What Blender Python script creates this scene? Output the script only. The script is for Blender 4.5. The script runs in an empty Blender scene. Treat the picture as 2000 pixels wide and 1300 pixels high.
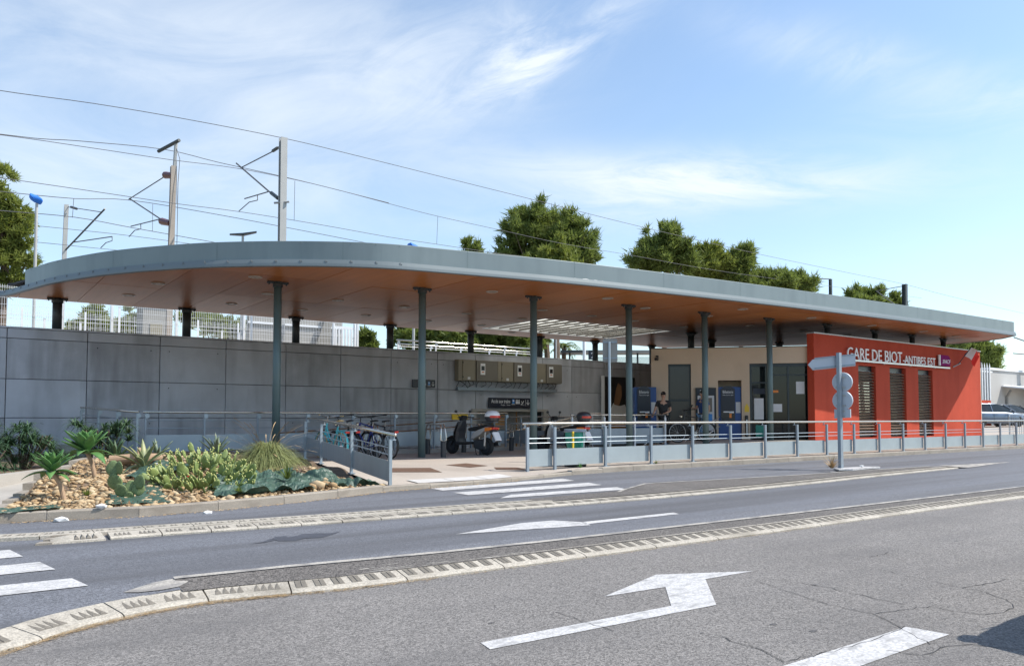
import bpy, math, random
import numpy as np
from mathutils import Vector, Matrix, noise as mnoise
R = math.radians
random.seed(7); rng = np.random.default_rng(11)
sc = bpy.context.scene
COL = sc.collection

# ------------------------------------------------------------------ camera, sky, sun, exposure
cam_d = bpy.data.cameras.new('camera'); cam = bpy.data.objects.new('camera', cam_d); COL.objects.link(cam)
cam_d.sensor_fit = 'HORIZONTAL'; cam_d.sensor_width = 36.0; cam_d.lens = 27.0
cam_d.clip_start = 0.1; cam_d.clip_end = 6000
PITCH = R(2.5)
cam_d.shift_y = (815 - 1500*math.tan(PITCH) - 650)/2000.0
cam.location = (0, 0, 1.42)
fwd = Vector((.5906*math.cos(PITCH), .807*math.cos(PITCH), math.sin(PITCH)))
cam.rotation_euler = fwd.to_track_quat('-Z', 'Y').to_euler()
sc.camera = cam

SUN_EL = R(50); SUN_H = Vector((.807, -.5906)).normalized()
sun_dir = Vector((SUN_H.x*math.cos(SUN_EL), SUN_H.y*math.cos(SUN_EL), math.sin(SUN_EL)))
sun_d = bpy.data.lights.new('sun', 'SUN'); sun = bpy.data.objects.new('sun', sun_d); COL.objects.link(sun)
sun_d.energy = 4.2; sun_d.angle = R(.53); sun_d.color = (1.0, .955, .88)
sun.rotation_euler = sun_dir.to_track_quat('Z', 'Y').to_euler()

world = bpy.data.worlds.new('World'); sc.world = world; world.use_nodes = True
nt = world.node_tree; nt.nodes.clear()
def wn(t, **kw):
    n = nt.nodes.new(t)
    for k, v in kw.items(): setattr(n, k, v)
    return n
def wmath(op, a, b=None, c=None):
    n = nt.nodes.new('ShaderNodeMath'); n.operation = op
    for i, v in enumerate((a, b, c)):
        if v is None: continue
        if isinstance(v, (int, float)): n.inputs[i].default_value = v
        else: nt.links.new(v, n.inputs[i])
    return n.outputs[0]
sky = wn('ShaderNodeTexSky', sky_type='NISHITA', sun_disc=False)
sky.sun_elevation = SUN_EL; sky.sun_rotation = math.atan2(SUN_H.x, SUN_H.y)
sky.altitude = 0; sky.air_density = 1.0; sky.dust_density = .8; sky.ozone_density = 1.5
tc = wn('ShaderNodeTexCoord')
sep = wn('ShaderNodeSeparateXYZ'); nt.links.new(tc.outputs['Generated'], sep.inputs[0])
FA = math.atan2(.5906, .807)
# azimuth measured clockwise from the street-facing direction, elevation from the horizon
az = wmath('SUBTRACT', wmath('ARCTAN2', sep.outputs[0], sep.outputs[1]), FA)
el = wmath('ARCSINE', sep.outputs[2])
def noise_w(sx, sy, scale, detail, rough, dist=0.0, rot=0.0):
    cmb = wn('ShaderNodeCombineXYZ')
    ca, sa = math.cos(rot), math.sin(rot)
    nt.links.new(wmath('MULTIPLY', wmath('ADD', wmath('MULTIPLY', az, ca), wmath('MULTIPLY', el, sa)), sx), cmb.inputs[0])
    nt.links.new(wmath('MULTIPLY', wmath('SUBTRACT', wmath('MULTIPLY', el, ca), wmath('MULTIPLY', az, sa)), sy), cmb.inputs[1])
    n = wn('ShaderNodeTexNoise'); n.inputs['Scale'].default_value = scale; n.inputs['Detail'].default_value = detail
    n.inputs['Roughness'].default_value = rough; n.inputs['Distortion'].default_value = dist
    nt.links.new(cmb.outputs[0], n.inputs['Vector']); return n.outputs[0]
def cloud(a0, e0, ra, re, rot, dens, nz, lo, hi):
    ca, sa = math.cos(rot), math.sin(rot)
    da = wmath('SUBTRACT', az, a0); de = wmath('SUBTRACT', el, e0)
    u = wmath('DIVIDE', wmath('ADD', wmath('MULTIPLY', da, ca), wmath('MULTIPLY', de, sa)), ra)
    v = wmath('DIVIDE', wmath('SUBTRACT', wmath('MULTIPLY', de, ca), wmath('MULTIPLY', da, sa)), re)
    g = wmath('EXPONENT', wmath('MULTIPLY', wmath('ADD', wmath('MULTIPLY', u, u), wmath('MULTIPLY', v, v)), -1.0))
    s = wn('ShaderNodeMapRange', interpolation_type='SMOOTHSTEP'); s.inputs[1].default_value = lo; s.inputs[2].default_value = hi
    nt.links.new(nz, s.inputs[0])
    return wmath('MULTIPLY', wmath('MULTIPLY', g, s.outputs[0]), dens)
n1 = noise_w(1.0, 3.2, 3.2, 9, .62, .7, R(6))
n2 = noise_w(1.0, 4.5, 5.0, 9, .66, 1.0, R(-6))
n3 = noise_w(1.0, 3.0, 6.0, 9, .66, .8, R(24))
n4 = noise_w(1.0, 2.2, 2.0, 8, .6, .5, R(3))
cl = [cloud(-.40, .42, .36, .13, R(-4), .72, n1, .05, .80),
      cloud(-.12, .44, .18, .08, R(18), .40, n3, .20, .85),
      cloud(.055, .455, .13, .030, R(26), .70, n3, .26, .74),
      cloud(.02, .45, .05, .05, R(-30), .40, n3, .30, .75),
      cloud(.24, .295, .25, .030, R(-5), .90, n2, .15, .66),
      cloud(.12, .262, .20, .03, R(4), .45, n2, .30, .8),
      cloud(.44, .40, .17, .030, R(-22), .45, n3, .15, .75),
      cloud(.62, .33, .16, .03, R(-4), .35, n2, .30, .8),
      cloud(-.5, .27, .32, .06, R(0), .50, n1, .20, .85),
      cloud(.0, .16, .9, .10, R(0), .24, n4, .05, .9),
      wmath('MULTIPLY', n4, .12)]
tot = cl[0]
for c in cl[1:]: tot = wmath('ADD', tot, c)
tot = wmath('MINIMUM', tot, .92)
tint = wn('ShaderNodeMix', data_type='RGBA', blend_type='MULTIPLY'); tint.inputs[0].default_value = 1.0
nt.links.new(sky.outputs[0], tint.inputs[6]); tint.inputs[7].default_value = (.98, 1.045, 1.04, 1)
mx = wn('ShaderNodeMix', data_type='RGBA'); nt.links.new(tot, mx.inputs[0]); nt.links.new(tint.outputs[2], mx.inputs[6])
mx.inputs[7].default_value = (4.5, 4.85, 5.2, 1)
bg = wn('ShaderNodeBackground'); bg.inputs[1].default_value = .15; nt.links.new(mx.outputs[2], bg.inputs[0])
out = wn('ShaderNodeOutputWorld'); nt.links.new(bg.outputs[0], out.inputs[0])
vs = sc.view_settings
vs.view_transform = 'Standard'; vs.look = 'None'; vs.gamma = 1; vs.use_curve_mapping = False; vs.exposure = .54

# ------------------------------------------------------------------ materials
MATS = {}
def mat(name, col, rough=.7, var=.12, scale=3.0, metal=0.0, bump=0.0, bscale=40.0, speck=0.0, sscale=120.0, spec=.5,
        coat=0.0, streak=None, col2=None, stain=None, trans=0.0, stretch=(1, 1, 1), croug=.1):
    """colour varied by world-space noise, an optional fine speckle, stains and relief"""
    if name in MATS: return MATS[name]
    m = bpy.data.materials.new(name); m.use_nodes = True; t = m.node_tree; b = t.nodes['Principled BSDF']
    L = t.links.new
    geo = t.nodes.new('ShaderNodeNewGeometry')
    mp = t.nodes.new('ShaderNodeMapping'); mp.inputs['Scale'].default_value = stretch; L(geo.outputs['Position'], mp.inputs[0])
    nz = t.nodes.new('ShaderNodeTexNoise'); nz.inputs['Scale'].default_value = scale; nz.inputs['Detail'].default_value = 7
    nz.inputs['Roughness'].default_value = .6; L(mp.outputs[0], nz.inputs['Vector'])
    rp = t.nodes.new('ShaderNodeValToRGB')
    c = Vector(col); d = Vector(col2) if col2 else c*(1 - var)
    rp.color_ramp.elements[0].position = .3; rp.color_ramp.elements[1].position = .7
    rp.color_ramp.elements[0].color = (*d, 1); rp.color_ramp.elements[1].color = (*(c*(1 + (0 if col2 else var))), 1)
    L(nz.outputs[0], rp.inputs[0]); cur = rp.outputs[0]
    def mixin(fac, colr, mode='MIX'):
        nonlocal cur
        x = t.nodes.new('ShaderNodeMix'); x.data_type = 'RGBA'; x.blend_type = mode
        if isinstance(fac, float): x.inputs[0].default_value = fac
        else: L(fac, x.inputs[0])
        L(cur, x.inputs[6])
        if isinstance(colr, tuple): x.inputs[7].default_value = (*colr, 1)
        else: L(colr, x.inputs[7])
        cur = x.outputs[2]
    hgt = None
    if speck:
        vo = t.nodes.new('ShaderNodeTexVoronoi'); vo.inputs['Scale'].default_value = sscale; L(geo.outputs['Position'], vo.inputs['Vector'])
        sp = t.nodes.new('ShaderNodeSeparateColor'); L(vo.outputs['Color'], sp.inputs[0])
        mr = t.nodes.new('ShaderNodeMapRange'); mr.inputs[3].default_value = 1 - speck; mr.inputs[4].default_value = 1 + speck
        L(sp.outputs[0], mr.inputs[0])
        cb = t.nodes.new('ShaderNodeCombineColor')
        for i in range(3): L(mr.outputs[0], cb.inputs[i])
        mixin(1.0, cb.outputs[0], 'MULTIPLY')
    if stain:
        (sc_, lo, hi, scol, amt, sstr) = stain
        m2 = t.nodes.new('ShaderNodeMapping'); m2.inputs['Scale'].default_value = sstr; L(geo.outputs['Position'], m2.inputs[0])
        n2 = t.nodes.new('ShaderNodeTexNoise'); n2.inputs['Scale'].default_value = sc_; n2.inputs['Detail'].default_value = 6; L(m2.outputs[0], n2.inputs['Vector'])
        r2 = t.nodes.new('ShaderNodeMapRange'); r2.inputs[1].default_value = lo; r2.inputs[2].default_value = hi; r2.inputs[4].default_value = amt
        L(n2.outputs[0], r2.inputs[0]); mixin(r2.outputs[0], tuple(scol))
    L(cur, b.inputs['Base Color'])
    b.inputs['Roughness'].default_value = rough; b.inputs['Metallic'].default_value = metal
    b.inputs['Specular IOR Level'].default_value = spec
    if coat: b.inputs['Coat Weight'].default_value = coat; b.inputs['Coat Roughness'].default_value = croug
    if bump:
        bn = t.nodes.new('ShaderNodeTexNoise'); bn.inputs['Scale'].default_value = bscale; bn.inputs['Detail'].default_value = 5; L(geo.outputs['Position'], bn.inputs['Vector'])
        bp = t.nodes.new('ShaderNodeBump'); bp.inputs['Strength'].default_value = bump; bp.inputs['Distance'].default_value = .02
        L(bn.outputs[0], bp.inputs['Height']); L(bp.outputs[0], b.inputs['Normal'])
    if trans:
        tr = t.nodes.new('ShaderNodeBsdfTranslucent'); L(cur, tr.inputs[0])
        ms = t.nodes.new('ShaderNodeMixShader'); ms.inputs[0].default_value = trans
        L(b.outputs[0], ms.inputs[1]); L(tr.outputs[0], ms.inputs[2]); L(ms.outputs[0], t.nodes['Material Output'].inputs[0])
    MATS[name] = m; return m
def glass(name, col, alpha, rough=.04):
    m = bpy.data.materials.new(name); m.use_nodes = True; t = m.node_tree; b = t.nodes['Principled BSDF']
    b.inputs['Base Color'].default_value = (*col, 1); b.inputs['Roughness'].default_value = rough; b.inputs['Alpha'].default_value = alpha
    return m

M_road = mat('asphalt_worn', (.190, .177, .167), .9, .10, .55, speck=.50, sscale=88, bump=.6, bscale=120, stain=(1.1, .48, .72, (.125, .118, .116), .6, (.30, 1.3, 1)))
M_lane = mat('asphalt_lane', (.128, .132, .148), .8, .10, .5, speck=.38, sscale=90, bump=.4, bscale=120, stretch=(.08, 1.5, 1), stain=(1.1, .46, .64, (.078, .077, .082), .75, (.05, 1.6, 1)))
M_strip = mat('asphalt_strip', (.125, .113, .104), .92, .14, 1.4, speck=.6, sscale=80, bump=.7, bscale=100)
M_paint = mat('road_paint', (.47, .46, .455), .75, .06, 2.0, speck=.22, sscale=70, stain=(9, .50, .70, (.22, .215, .21), .7, (.6, 1.4, 1)))
M_paint_old = mat('road_paint_worn', (.36, .335, .30), .8, .1, 3.0, speck=.2, sscale=90, stain=(9, .48, .62, (.18, .17, .165), .8, (.4, 1, 1)))
M_kerbp = mat('kerb_cream', (.385, .350, .296), .85, .12, 1.6, speck=.22, sscale=80, bump=.35, bscale=60, stain=(2.2, .48, .70, (.20, .175, .14), .65, (.6, 1.5, 1)))
M_tooth = mat('kerb_tooth', (.165, .147, .122), .9, .14, 5, speck=.15, sscale=120, bump=.3, bscale=70)
M_kerbc = mat('kerb_concrete', (.285, .25, .208), .9, .14, 1.8, speck=.12, sscale=150, bump=.3, bscale=70, stain=(2.5, .52, .7, (.17, .14, .11), .5, (1, 1, 2)))
M_mortar = mat('mortar', (.42, .41, .40), .9, .1)
M_pave = mat('paving_sand', (.385, .335, .288), .9, .06, .6, speck=.12, sscale=160, bump=.15, bscale=120, stain=(.9, .5, .72, (.25, .21, .18), .45, (1, 1, 1)))
M_tact = mat('tactile_white', (.50, .48, .46), .85, .08, 6)
M_grate = mat('rusty_grate', (.13, .075, .05), .85, .3, 18, metal=.2)
M_conc = mat('precast_concrete', (.50, .515, .555), .62, .16, .7, bump=.08, bscale=25, stain=(1.1, .46, .72, (.30, .305, .325), .7, (1.6, 1, .28)), spec=.4)
M_concb = mat('precast_concrete_darker', (.44, .452, .485), .65, .18, 1.1, bump=.08, bscale=25, stain=(1.4, .44, .70, (.25, .25, .265), .75, (2.2, 1, .22)), spec=.4)
M_conc2 = mat('concrete_light', (.36, .335, .30), .9, .1, 1.2, speck=.08, bump=.15, bscale=50, stain=(1.6, .52, .74, (.24, .21, .18), .5, (1, 1, .6)))
M_joint = mat('joint_dark', (.035, .035, .037), .95, .1)
M_fascia = mat('zinc_fascia', (.200, .242, .248), .45, .06, .7, metal=.15, spec=.4, stain=(1.4, .48, .75, (.150, .185, .195), .6, (1.5, 1.5, .25)))
M_trim = mat('zinc_trim', (.175, .205, .215), .5, .04, .7, metal=.1, spec=.3)
M_stud = mat('stud', (.15, .165, .17), .5, .1, metal=.3)
M_peel = mat('bare_white', (.78, .76, .73), .8, .06)
M_soffit = mat('soffit_wood', (.50, .185, .052), .36, .10, 1.2, spec=.20, col2=(.42, .150, .042), stretch=(6, .35, 1), stain=(.6, .5, .8, (.20, .095, .05), .35, (1, 1, 1)))
M_soffitb = mat('soffit_wood_darker', (.43, .150, .042), .38, .10, 1.2, spec=.20, col2=(.36, .122, .034), stretch=(6, .35, 1), stain=(.6, .5, .8, (.22, .10, .05), .35, (1, 1, 1)))
M_roof = mat('roof_membrane', (.045, .045, .048), .9, .1)
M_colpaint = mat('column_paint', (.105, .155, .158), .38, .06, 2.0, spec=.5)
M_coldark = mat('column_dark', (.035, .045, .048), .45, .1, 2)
M_poly = mat('polycarbonate', (.86, .84, .78), .5, .03, .8, trans=.92)
M_lightrim = mat('downlight_rim', (.46, .40, .34), .4, .05)
M_lightgl = mat('downlight_glass', (.34, .28, .22), .2, .05, spec=.6)
M_red = mat('red_render', (.47, .068, .034), .88, .07, .8, speck=.08, sscale=90, bump=.35, bscale=80, stain=(1.3, .46, .75, (.36, .046, .022), .65, (1.6, 1, .35)), spec=.25)
M_cap = mat('coping_metal', (.42, .42, .43), .4, .04, metal=.4)
M_cream = mat('cream_render', (.62, .48, .35), .9, .05, .9, bump=.15, bscale=70, stain=(.8, .55, .8, (.45, .33, .22), .45, (1, 1, .6)))
M_slat = mat('wood_slat', (.145, .085, .052), .7, .2, 2.5, stretch=(.5, 6, 6))
M_frame = mat('dark_frame', (.035, .042, .046), .35, .06, metal=.3)
M_dark = mat('interior_dark', (.03, .03, .03), .9, .1)
M_alu = mat('brushed_alu', (.50, .51, .52), .32, .05, metal=.7)
M_galv = mat('galvanised', (.33, .385, .425), .42, .07, 3.0, metal=.4)
M_signbk = mat('sign_back', (.46, .49, .535), .5, .04, 3, metal=.1)
M_galvd = mat('galvanised_post', (.26, .305, .35), .45, .08, 3.0, metal=.35, stain=(5, .62, .75, (.20, .12, .07), .35, (1, 1, .4)))
M_rail = mat('steel_rail', (.62, .57, .49), .22, .04, metal=.85)
M_white = mat('white_metal', (.72, .73, .74), .45, .04, metal=.05)
M_letter = mat('letter_white', (.78, .76, .74), .4, .03)
M_navy = mat('sign_navy', (.012, .015, .028), .35, .05)
M_signw = mat('sign_white', (.80, .80, .80), .5, .02)
M_signb = mat('sign_blue', (.06, .26, .62), .5, .02)
M_blue = mat('machine_blue', (.018, .075, .26), .4, .05)
M_screen = mat('screen_dark', (.02, .022, .03), .15, .05)
M_paper = mat('paper', (.62, .62, .62), .8, .03)
M_yellow = mat('sign_yellow', (.75, .50, .03), .5, .04)
M_purple = mat('logo_purple', (.17, .008, .13), .8, .04, col2=(.30, .010, .09), spec=.15)
M_box = mat('cabinet_beige', (.255, .225, .165), .5, .05, 1.5)
M_boxd = mat('cabinet_door', (.175, .158, .13), .5, .05, 1.5)
M_black = mat('black_plastic', (.014, .014, .015), .4, .1)
M_rubber = mat('rubber', (.017, .017, .018), .8, .1)
M_chrome = mat('chrome', (.60, .58, .54), .18, .03, metal=.95)
M_scgrey = mat('scooter_grey', (.42, .40, .38), .3, .03, coat=.4)
M_scdark = mat('scooter_dark', (.03, .035, .042), .35, .05, coat=.3)
M_redpl = mat('red_lens', (.55, .02, .012), .2, .03, coat=.5)
M_orange = mat('orange_lens', (.75, .20, .02), .25, .03)
M_whitepl = mat('white_plastic', (.75, .75, .75), .3, .02, coat=.3)
M_turq = mat('turquoise_paint', (.08, .50, .55), .3, .03, coat=.4)
M_bluep = mat('blue_paint', (.015, .03, .22), .3, .03, coat=.4)
M_tan = mat('tan_rubber', (.50, .36, .18), .7, .05)
M_leather = mat('leather', (.22, .12, .06), .6, .05)
M_carb = mat('car_blue', (.115, .155, .215), .32, .03, metal=.3, coat=.5)
M_card = mat('car_black', (.02, .022, .026), .25, .03, coat=.8)
M_hub = mat('hub_silver', (.52, .53, .54), .3, .03, metal=.7)
M_skin = mat('skin', (.42, .24, .16), .6, .05)
M_shirtk = mat('cloth_black', (.02, .02, .022), .9, .1)
M_shirtb = mat('cloth_blue', (.03, .07, .20), .9, .1)
M_jeans = mat('cloth_jeans', (.14, .26, .42), .9, .1)
M_hair = mat('hair_dark', (.02, .014, .01), .7, .1)
M_bark = mat('bark', (.12, .085, .06), .95, .25, 6, bump=.5, bscale=30)
M_pine = mat('pine_needles', (.240, .290, .060), .7, .1, 2.6, col2=(.105, .145, .036), trans=.5)
M_pine2 = mat('pine_needles_yellow', (.280, .320, .060), .7, .1, 2.6, col2=(.140, .175, .036), trans=.5)
M_leafd = mat('leaf_green', (.190, .240, .045), .6, .1, 2.5, col2=(.085, .120, .026), trans=.45)
M_succ = mat('succulent', (.16, .30, .085), .5, .1, 14, col2=(.06, .18, .06), trans=.2, spec=.4)
M_aloe = mat('aloe', (.075, .135, .055), .5, .1, 4, col2=(.03, .07, .035), trans=.1)
M_agave = mat('agave', (.15, .19, .12), .5, .1, 5, col2=(.07, .115, .075))
M_agavey = mat('agave_edge', (.33, .33, .14), .5, .1, 5, col2=(.12, .17, .09))
M_cact = mat('cactus', (.17, .215, .085), .65, .1, 9, col2=(.10, .15, .06), speck=.25, sscale=70)
M_opun = mat('opuntia', (.24, .29, .085), .55, .1, 7, col2=(.13, .185, .06), speck=.15, sscale=90)
M_fruit = mat('opuntia_fruit', (.46, .46, .16), .5, .1, 5)
M_grass = mat('tuft_grass', (.38, .40, .17), .7, .1, 26, col2=(.14, .175, .055), trans=.35)
M_strawm = mat('straw', (.42, .29, .15), .9, .2, 8)
M_peb = mat('pebble', (.43, .29, .145), .85, .1, 13, col2=(.22, .14, .075))
M_peb2 = mat('pebble_pale', (.52, .41, .26), .85, .1, 9, col2=(.37, .26, .145))
M_soil = mat('soil', (.15, .105, .07), .95, .25, 5, bump=.6, bscale=30)
M_tarp = mat('tarp_green', (.048, .092, .066), .5, .35, 9, bump=.4, bscale=16, trans=.10, stain=(5, .56, .75, (.20, .27, .23), .6, (1, 3, 1)))
M_wood = mat('cut_wood', (.36, .24, .15), .8, .15, 8)
M_mast = mat('mast_galv', (.40, .40, .385), .55, .06, 2, metal=.2)
M_mastr = mat('mast_rusty', (.36, .31, .26), .7, .1, 2, stain=(1.2, .55, .75, (.26, .14, .08), .45, (2, 2, .4)))
M_wire = mat('wire', (.10, .10, .105), .6, .1)
M_insul = mat('insulator', (.14, .05, .045), .3, .1)
M_bluecov = mat('blue_cover', (.01, .16, .62), .6, .05)
M_ground = mat('earth', (.20, .17, .12), .95, .2, .3)
M_ballast = mat('platform', (.30, .28, .26), .95, .1, 2)
M_tent = mat('tent_grey', (.27, .26, .24), .9, .06)
M_wbuild = mat('white_wall', (.42, .41, .39), .85, .05, .5)
M_tunnel = mat('tunnel_ochre', (.30, .16, .06), .85, .1)
M_flagb = mat('flag_blue', (.03, .045, .16), .8, .05, trans=.2)
M_flagw = mat('flag_white', (.78, .72, .68), .8, .05, trans=.2)
M_flagr = mat('flag_red', (.75, .03, .02), .8, .05, trans=.2)
M_bag = mat('bag_green', (.08, .42, .32), .35, .1, 6, trans=.4)
M_num = mat('plate_white', (.72, .73, .75), .4, .02)
M_glass = glass('glass_dark', (.012, .016, .017), .86, .05)
M_glasscl = glass('glass_clear', (.55, .62, .62), .35, .05)
M_carglass = glass('car_glass', (.02, .03, .035), .85, .04)

# perforated sheet for the railing panels: small round holes as fine relief
def perf(name, col):
    m = mat(name, col, .45, .06, 2.0, metal=.25); t = m.node_tree; b = t.nodes['Principled BSDF']
    tcn = t.nodes.new('ShaderNodeTexCoord'); mp = t.nodes.new('ShaderNodeMapping'); mp.inputs['Scale'].default_value = (28, 28, 28)
    t.links.new(tcn.outputs['Object'], mp.inputs[0])
    vo = t.nodes.new('ShaderNodeTexVoronoi'); vo.inputs['Scale'].default_value = 1; vo.inputs['Randomness'].default_value = 0
    t.links.new(mp.outputs[0], vo.inputs['Vector'])
    mr = t.nodes.new('ShaderNodeMapRange'); mr.inputs[1].default_value = .22; mr.inputs[2].default_value = .30; mr.inputs[3].default_value = .80; mr.inputs[4].default_value = 1.0
    t.links.new(vo.outputs['Distance'], mr.inputs[0])
    src = b.inputs['Base Color'].links[0].from_socket
    x = t.nodes.new('ShaderNodeMix'); x.data_type = 'RGBA'; x.blend_type = 'MULTIPLY'; x.inputs[0].default_value = 1
    t.links.new(src, x.inputs[6]); cb = t.nodes.new('ShaderNodeCombineColor')
    for i in range(3): t.links.new(mr.outputs[0], cb.inputs[i])
    t.links.new(cb.outputs[0], x.inputs[7]); t.links.new(x.outputs[2], b.inputs['Base Color'])
    return m
M_perf = perf('perforated_sheet', (.33, .375, .395))

# ------------------------------------------------------------------ mesh building
class MB:
    def __init__(s): s.v = []; s.f = []; s.m = []
    def add(s, vs, fs, mi=0):
        o = len(s.v); s.v += [tuple(v) for v in vs]
        for f in fs: s.f.append(tuple(i + o for i in f)); s.m.append(mi)
        return s
    def box(s, x0, x1, y0, y1, z0, z1, mi=0):
        return s.add([(x0,y0,z0),(x1,y0,z0),(x1,y1,z0),(x0,y1,z0),(x0,y0,z1),(x1,y0,z1),(x1,y1,z1),(x0,y1,z1)],
              [(0,3,2,1),(4,5,6,7),(0,1,5,4),(1,2,6,5),(2,3,7,6),(3,0,4,7)], mi)
    def cbox(s, c, d, mi=0, ch=0.0):
        if ch <= 0: return s.box(c[0]-d[0]/2, c[0]+d[0]/2, c[1]-d[1]/2, c[1]+d[1]/2, c[2]-d[2]/2, c[2]+d[2]/2, mi)
        hx, hy = d[0]/2, d[1]/2
        P = [(-hx+ch,-hy),(hx-ch,-hy),(hx,-hy+ch),(hx,hy-ch),(hx-ch,hy),(-hx+ch,hy),(-hx,hy-ch),(-hx,-hy+ch)]
        return s.prism([(p[0]+c[0], p[1]+c[1]) for p in P], c[2]-d[2]/2, c[2]+d[2]/2, mi)
    def prism(s, poly, z0, z1, mi=0):
        n = len(poly); a = sum(poly[i][0]*poly[(i+1)%n][1]-poly[(i+1)%n][0]*poly[i][1] for i in range(n))
        if a < 0: poly = poly[::-1]
        v = [(p[0],p[1],z0) for p in poly] + [(p[0],p[1],z1) for p in poly]
        return s.add(v, [tuple(range(n-1,-1,-1)), tuple(range(n,2*n))] + [(i,(i+1)%n,n+(i+1)%n,n+i) for i in range(n)], mi)
    def tube(s, pts, r, n=8, mi=0, cap=True):
        pts = [Vector(p) for p in pts]; k = len(pts); rs = r if isinstance(r, (list, tuple)) else [r]*k
        o = len(s.v); prev = None
        for i, p in enumerate(pts):
            t = (pts[min(i+1,k-1)] - pts[max(i-1,0)]).normalized()
            if prev is None:
                a = t.cross(Vector((0,0,1)))
                if a.length < 1e-3: a = t.cross(Vector((0,1,0)))
            else: a = prev - t*prev.dot(t)
            a.normalize(); prev = a; b = t.cross(a)
            for j in range(n):
                w = 2*math.pi*j/n; s.v.append(tuple(p + (a*math.cos(w) + b*math.sin(w))*rs[i]))
        for i in range(k-1):
            for j in range(n):
                s.f.append((o+i*n+j, o+i*n+(j+1)%n, o+(i+1)*n+(j+1)%n, o+(i+1)*n+j)); s.m.append(mi)
        if cap:
            s.f.append(tuple(o+j for j in range(n-1,-1,-1))); s.m.append(mi)
            s.f.append(tuple(o+(k-1)*n+j for j in range(n))); s.m.append(mi)
        return s
    def cyl(s, c, r, h, n=16, mi=0, r2=None):
        return s.tube([c, (c[0],c[1],c[2]+h)], [r, r if r2 is None else r2], n, mi)
    def lathe(s, prof, c=(0,0,0), axis='z', n=16, mi=0):
        o = len(s.v)
        for (r, h) in prof:
            for j in range(n):
                w = 2*math.pi*j/n; a, b = r*math.cos(w), r*math.sin(w)
                p = (a,b,h) if axis == 'z' else ((h,a,b) if axis == 'x' else (b,h,a))
                s.v.append((p[0]+c[0], p[1]+c[1], p[2]+c[2]))
        for i in range(len(prof)-1):
            for j in range(n):
                s.f.append((o+i*n+j, o+i*n+(j+1)%n, o+(i+1)*n+(j+1)%n, o+(i+1)*n+j)); s.m.append(mi)
        return s
    def sphere(s, c, r, n=10, mi=0):
        rx, ry, rz = r if isinstance(r, tuple) else (r, r, r); k = max(4, n//2); o = len(s.v)
        for i in range(k+1):
            ph = math.pi*i/k
            for j in range(n):
                w = 2*math.pi*j/n
                s.v.append((c[0]+rx*math.sin(ph)*math.cos(w), c[1]+ry*math.sin(ph)*math.sin(w), c[2]+rz*math.cos(ph)))
        for i in range(k):
            for j in range(n):
                s.f.append((o+i*n+j, o+(i+1)*n+j, o+(i+1)*n+(j+1)%n, o+i*n+(j+1)%n)); s.m.append(mi)
        return s
    def loft(s, secs, mi=0, cap=True):
        n = len(secs[0]); o = len(s.v)
        for sec in secs: s.v += [tuple(p) for p in sec]
        for i in range(len(secs)-1):
            for j in range(n):
                s.f.append((o+i*n+j, o+i*n+(j+1)%n, o+(i+1)*n+(j+1)%n, o+(i+1)*n+j)); s.m.append(mi)
        if cap:
            s.f.append(tuple(o+j for j in range(n-1,-1,-1))); s.m.append(mi)
            s.f.append(tuple(o+(len(secs)-1)*n+j for j in range(n))); s.m.append(mi)
        return s
    def torus(s, c, Rr, r, axis='x', n=28, k=8, mi=0):
        prof = [(Rr + r*math.cos(2*math.pi*i/k), r*math.sin(2*math.pi*i/k)) for i in range(k+1)]
        return s.lathe(prof, c, axis, n, mi)
    def quad(s, a, b, c, d, mi=0): return s.add([a,b,c,d], [(0,1,2,3)], mi)
    def xf(s, M):
        s.v = [tuple(M @ Vector(v)) for v in s.v]; return s
    def mesh(s, name, mats, off=(0,0,0), smooth=False):
        me = bpy.data.meshes.new(name)
        v = s.v if tuple(off) == (0,0,0) else [(p[0]-off[0], p[1]-off[1], p[2]-off[2]) for p in s.v]
        me.from_pydata(v, [], s.f)
        for m in mats: me.materials.append(m)
        if len(mats) > 1: me.polygons.foreach_set('material_index', s.m)
        if smooth: me.polygons.foreach_set('use_smooth', [True]*len(s.f))
        me.update(); return me

def wloc(o):
    v = Vector((0,0,0))
    while o is not None: v += o.location; o = o.parent
    return v
def part(name, mb, m, parent, smooth=False, label=None, world=True, stuff=False, auto=None):
    """a mesh part under its thing; coordinates given in world space unless world=False"""
    mats = m if isinstance(m, (list, tuple)) else [m]
    off = wloc(parent) if (world and parent is not None) else (0,0,0)
    o = bpy.data.objects.new(name, mb.mesh(name, mats, off, smooth)); COL.objects.link(o); o.parent = parent
    if auto: 
        md = o.modifiers.new('edge', 'BEVEL'); md.width = auto; md.segments = 2; md.limit_method = 'ANGLE'
    if label: o['label'] = label
    if stuff: o['kind'] = 'stuff'
    return o
def thing(name, label, cat, loc=(0,0,0), group=None, rotz=0.0):
    o = bpy.data.objects.new(name, None); COL.objects.link(o); o.location = loc; o.rotation_euler = (0,0,rotz)
    o.empty_display_size = .2; o['label'] = label; o['category'] = cat
    if group: o['group'] = group
    return o
def solo(name, mb, m, label, cat, group=None, loc=(0,0,0), smooth=False):
    mats = m if isinstance(m, (list, tuple)) else [m]
    o = bpy.data.objects.new(name, mb.mesh(name, mats, loc, smooth)); COL.objects.link(o); o.location = loc
    o['label'] = label; o['category'] = cat
    if group: o['group'] = group
    return o
def struct(name, mb, m, smooth=False, label=None, kind='structure'):
    mats = m if isinstance(m, (list, tuple)) else [m]
    o = bpy.data.objects.new(name, mb.mesh(name, mats, (0,0,0), smooth)); COL.objects.link(o); o['kind'] = kind
    if label: o['label'] = label
    return o
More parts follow.
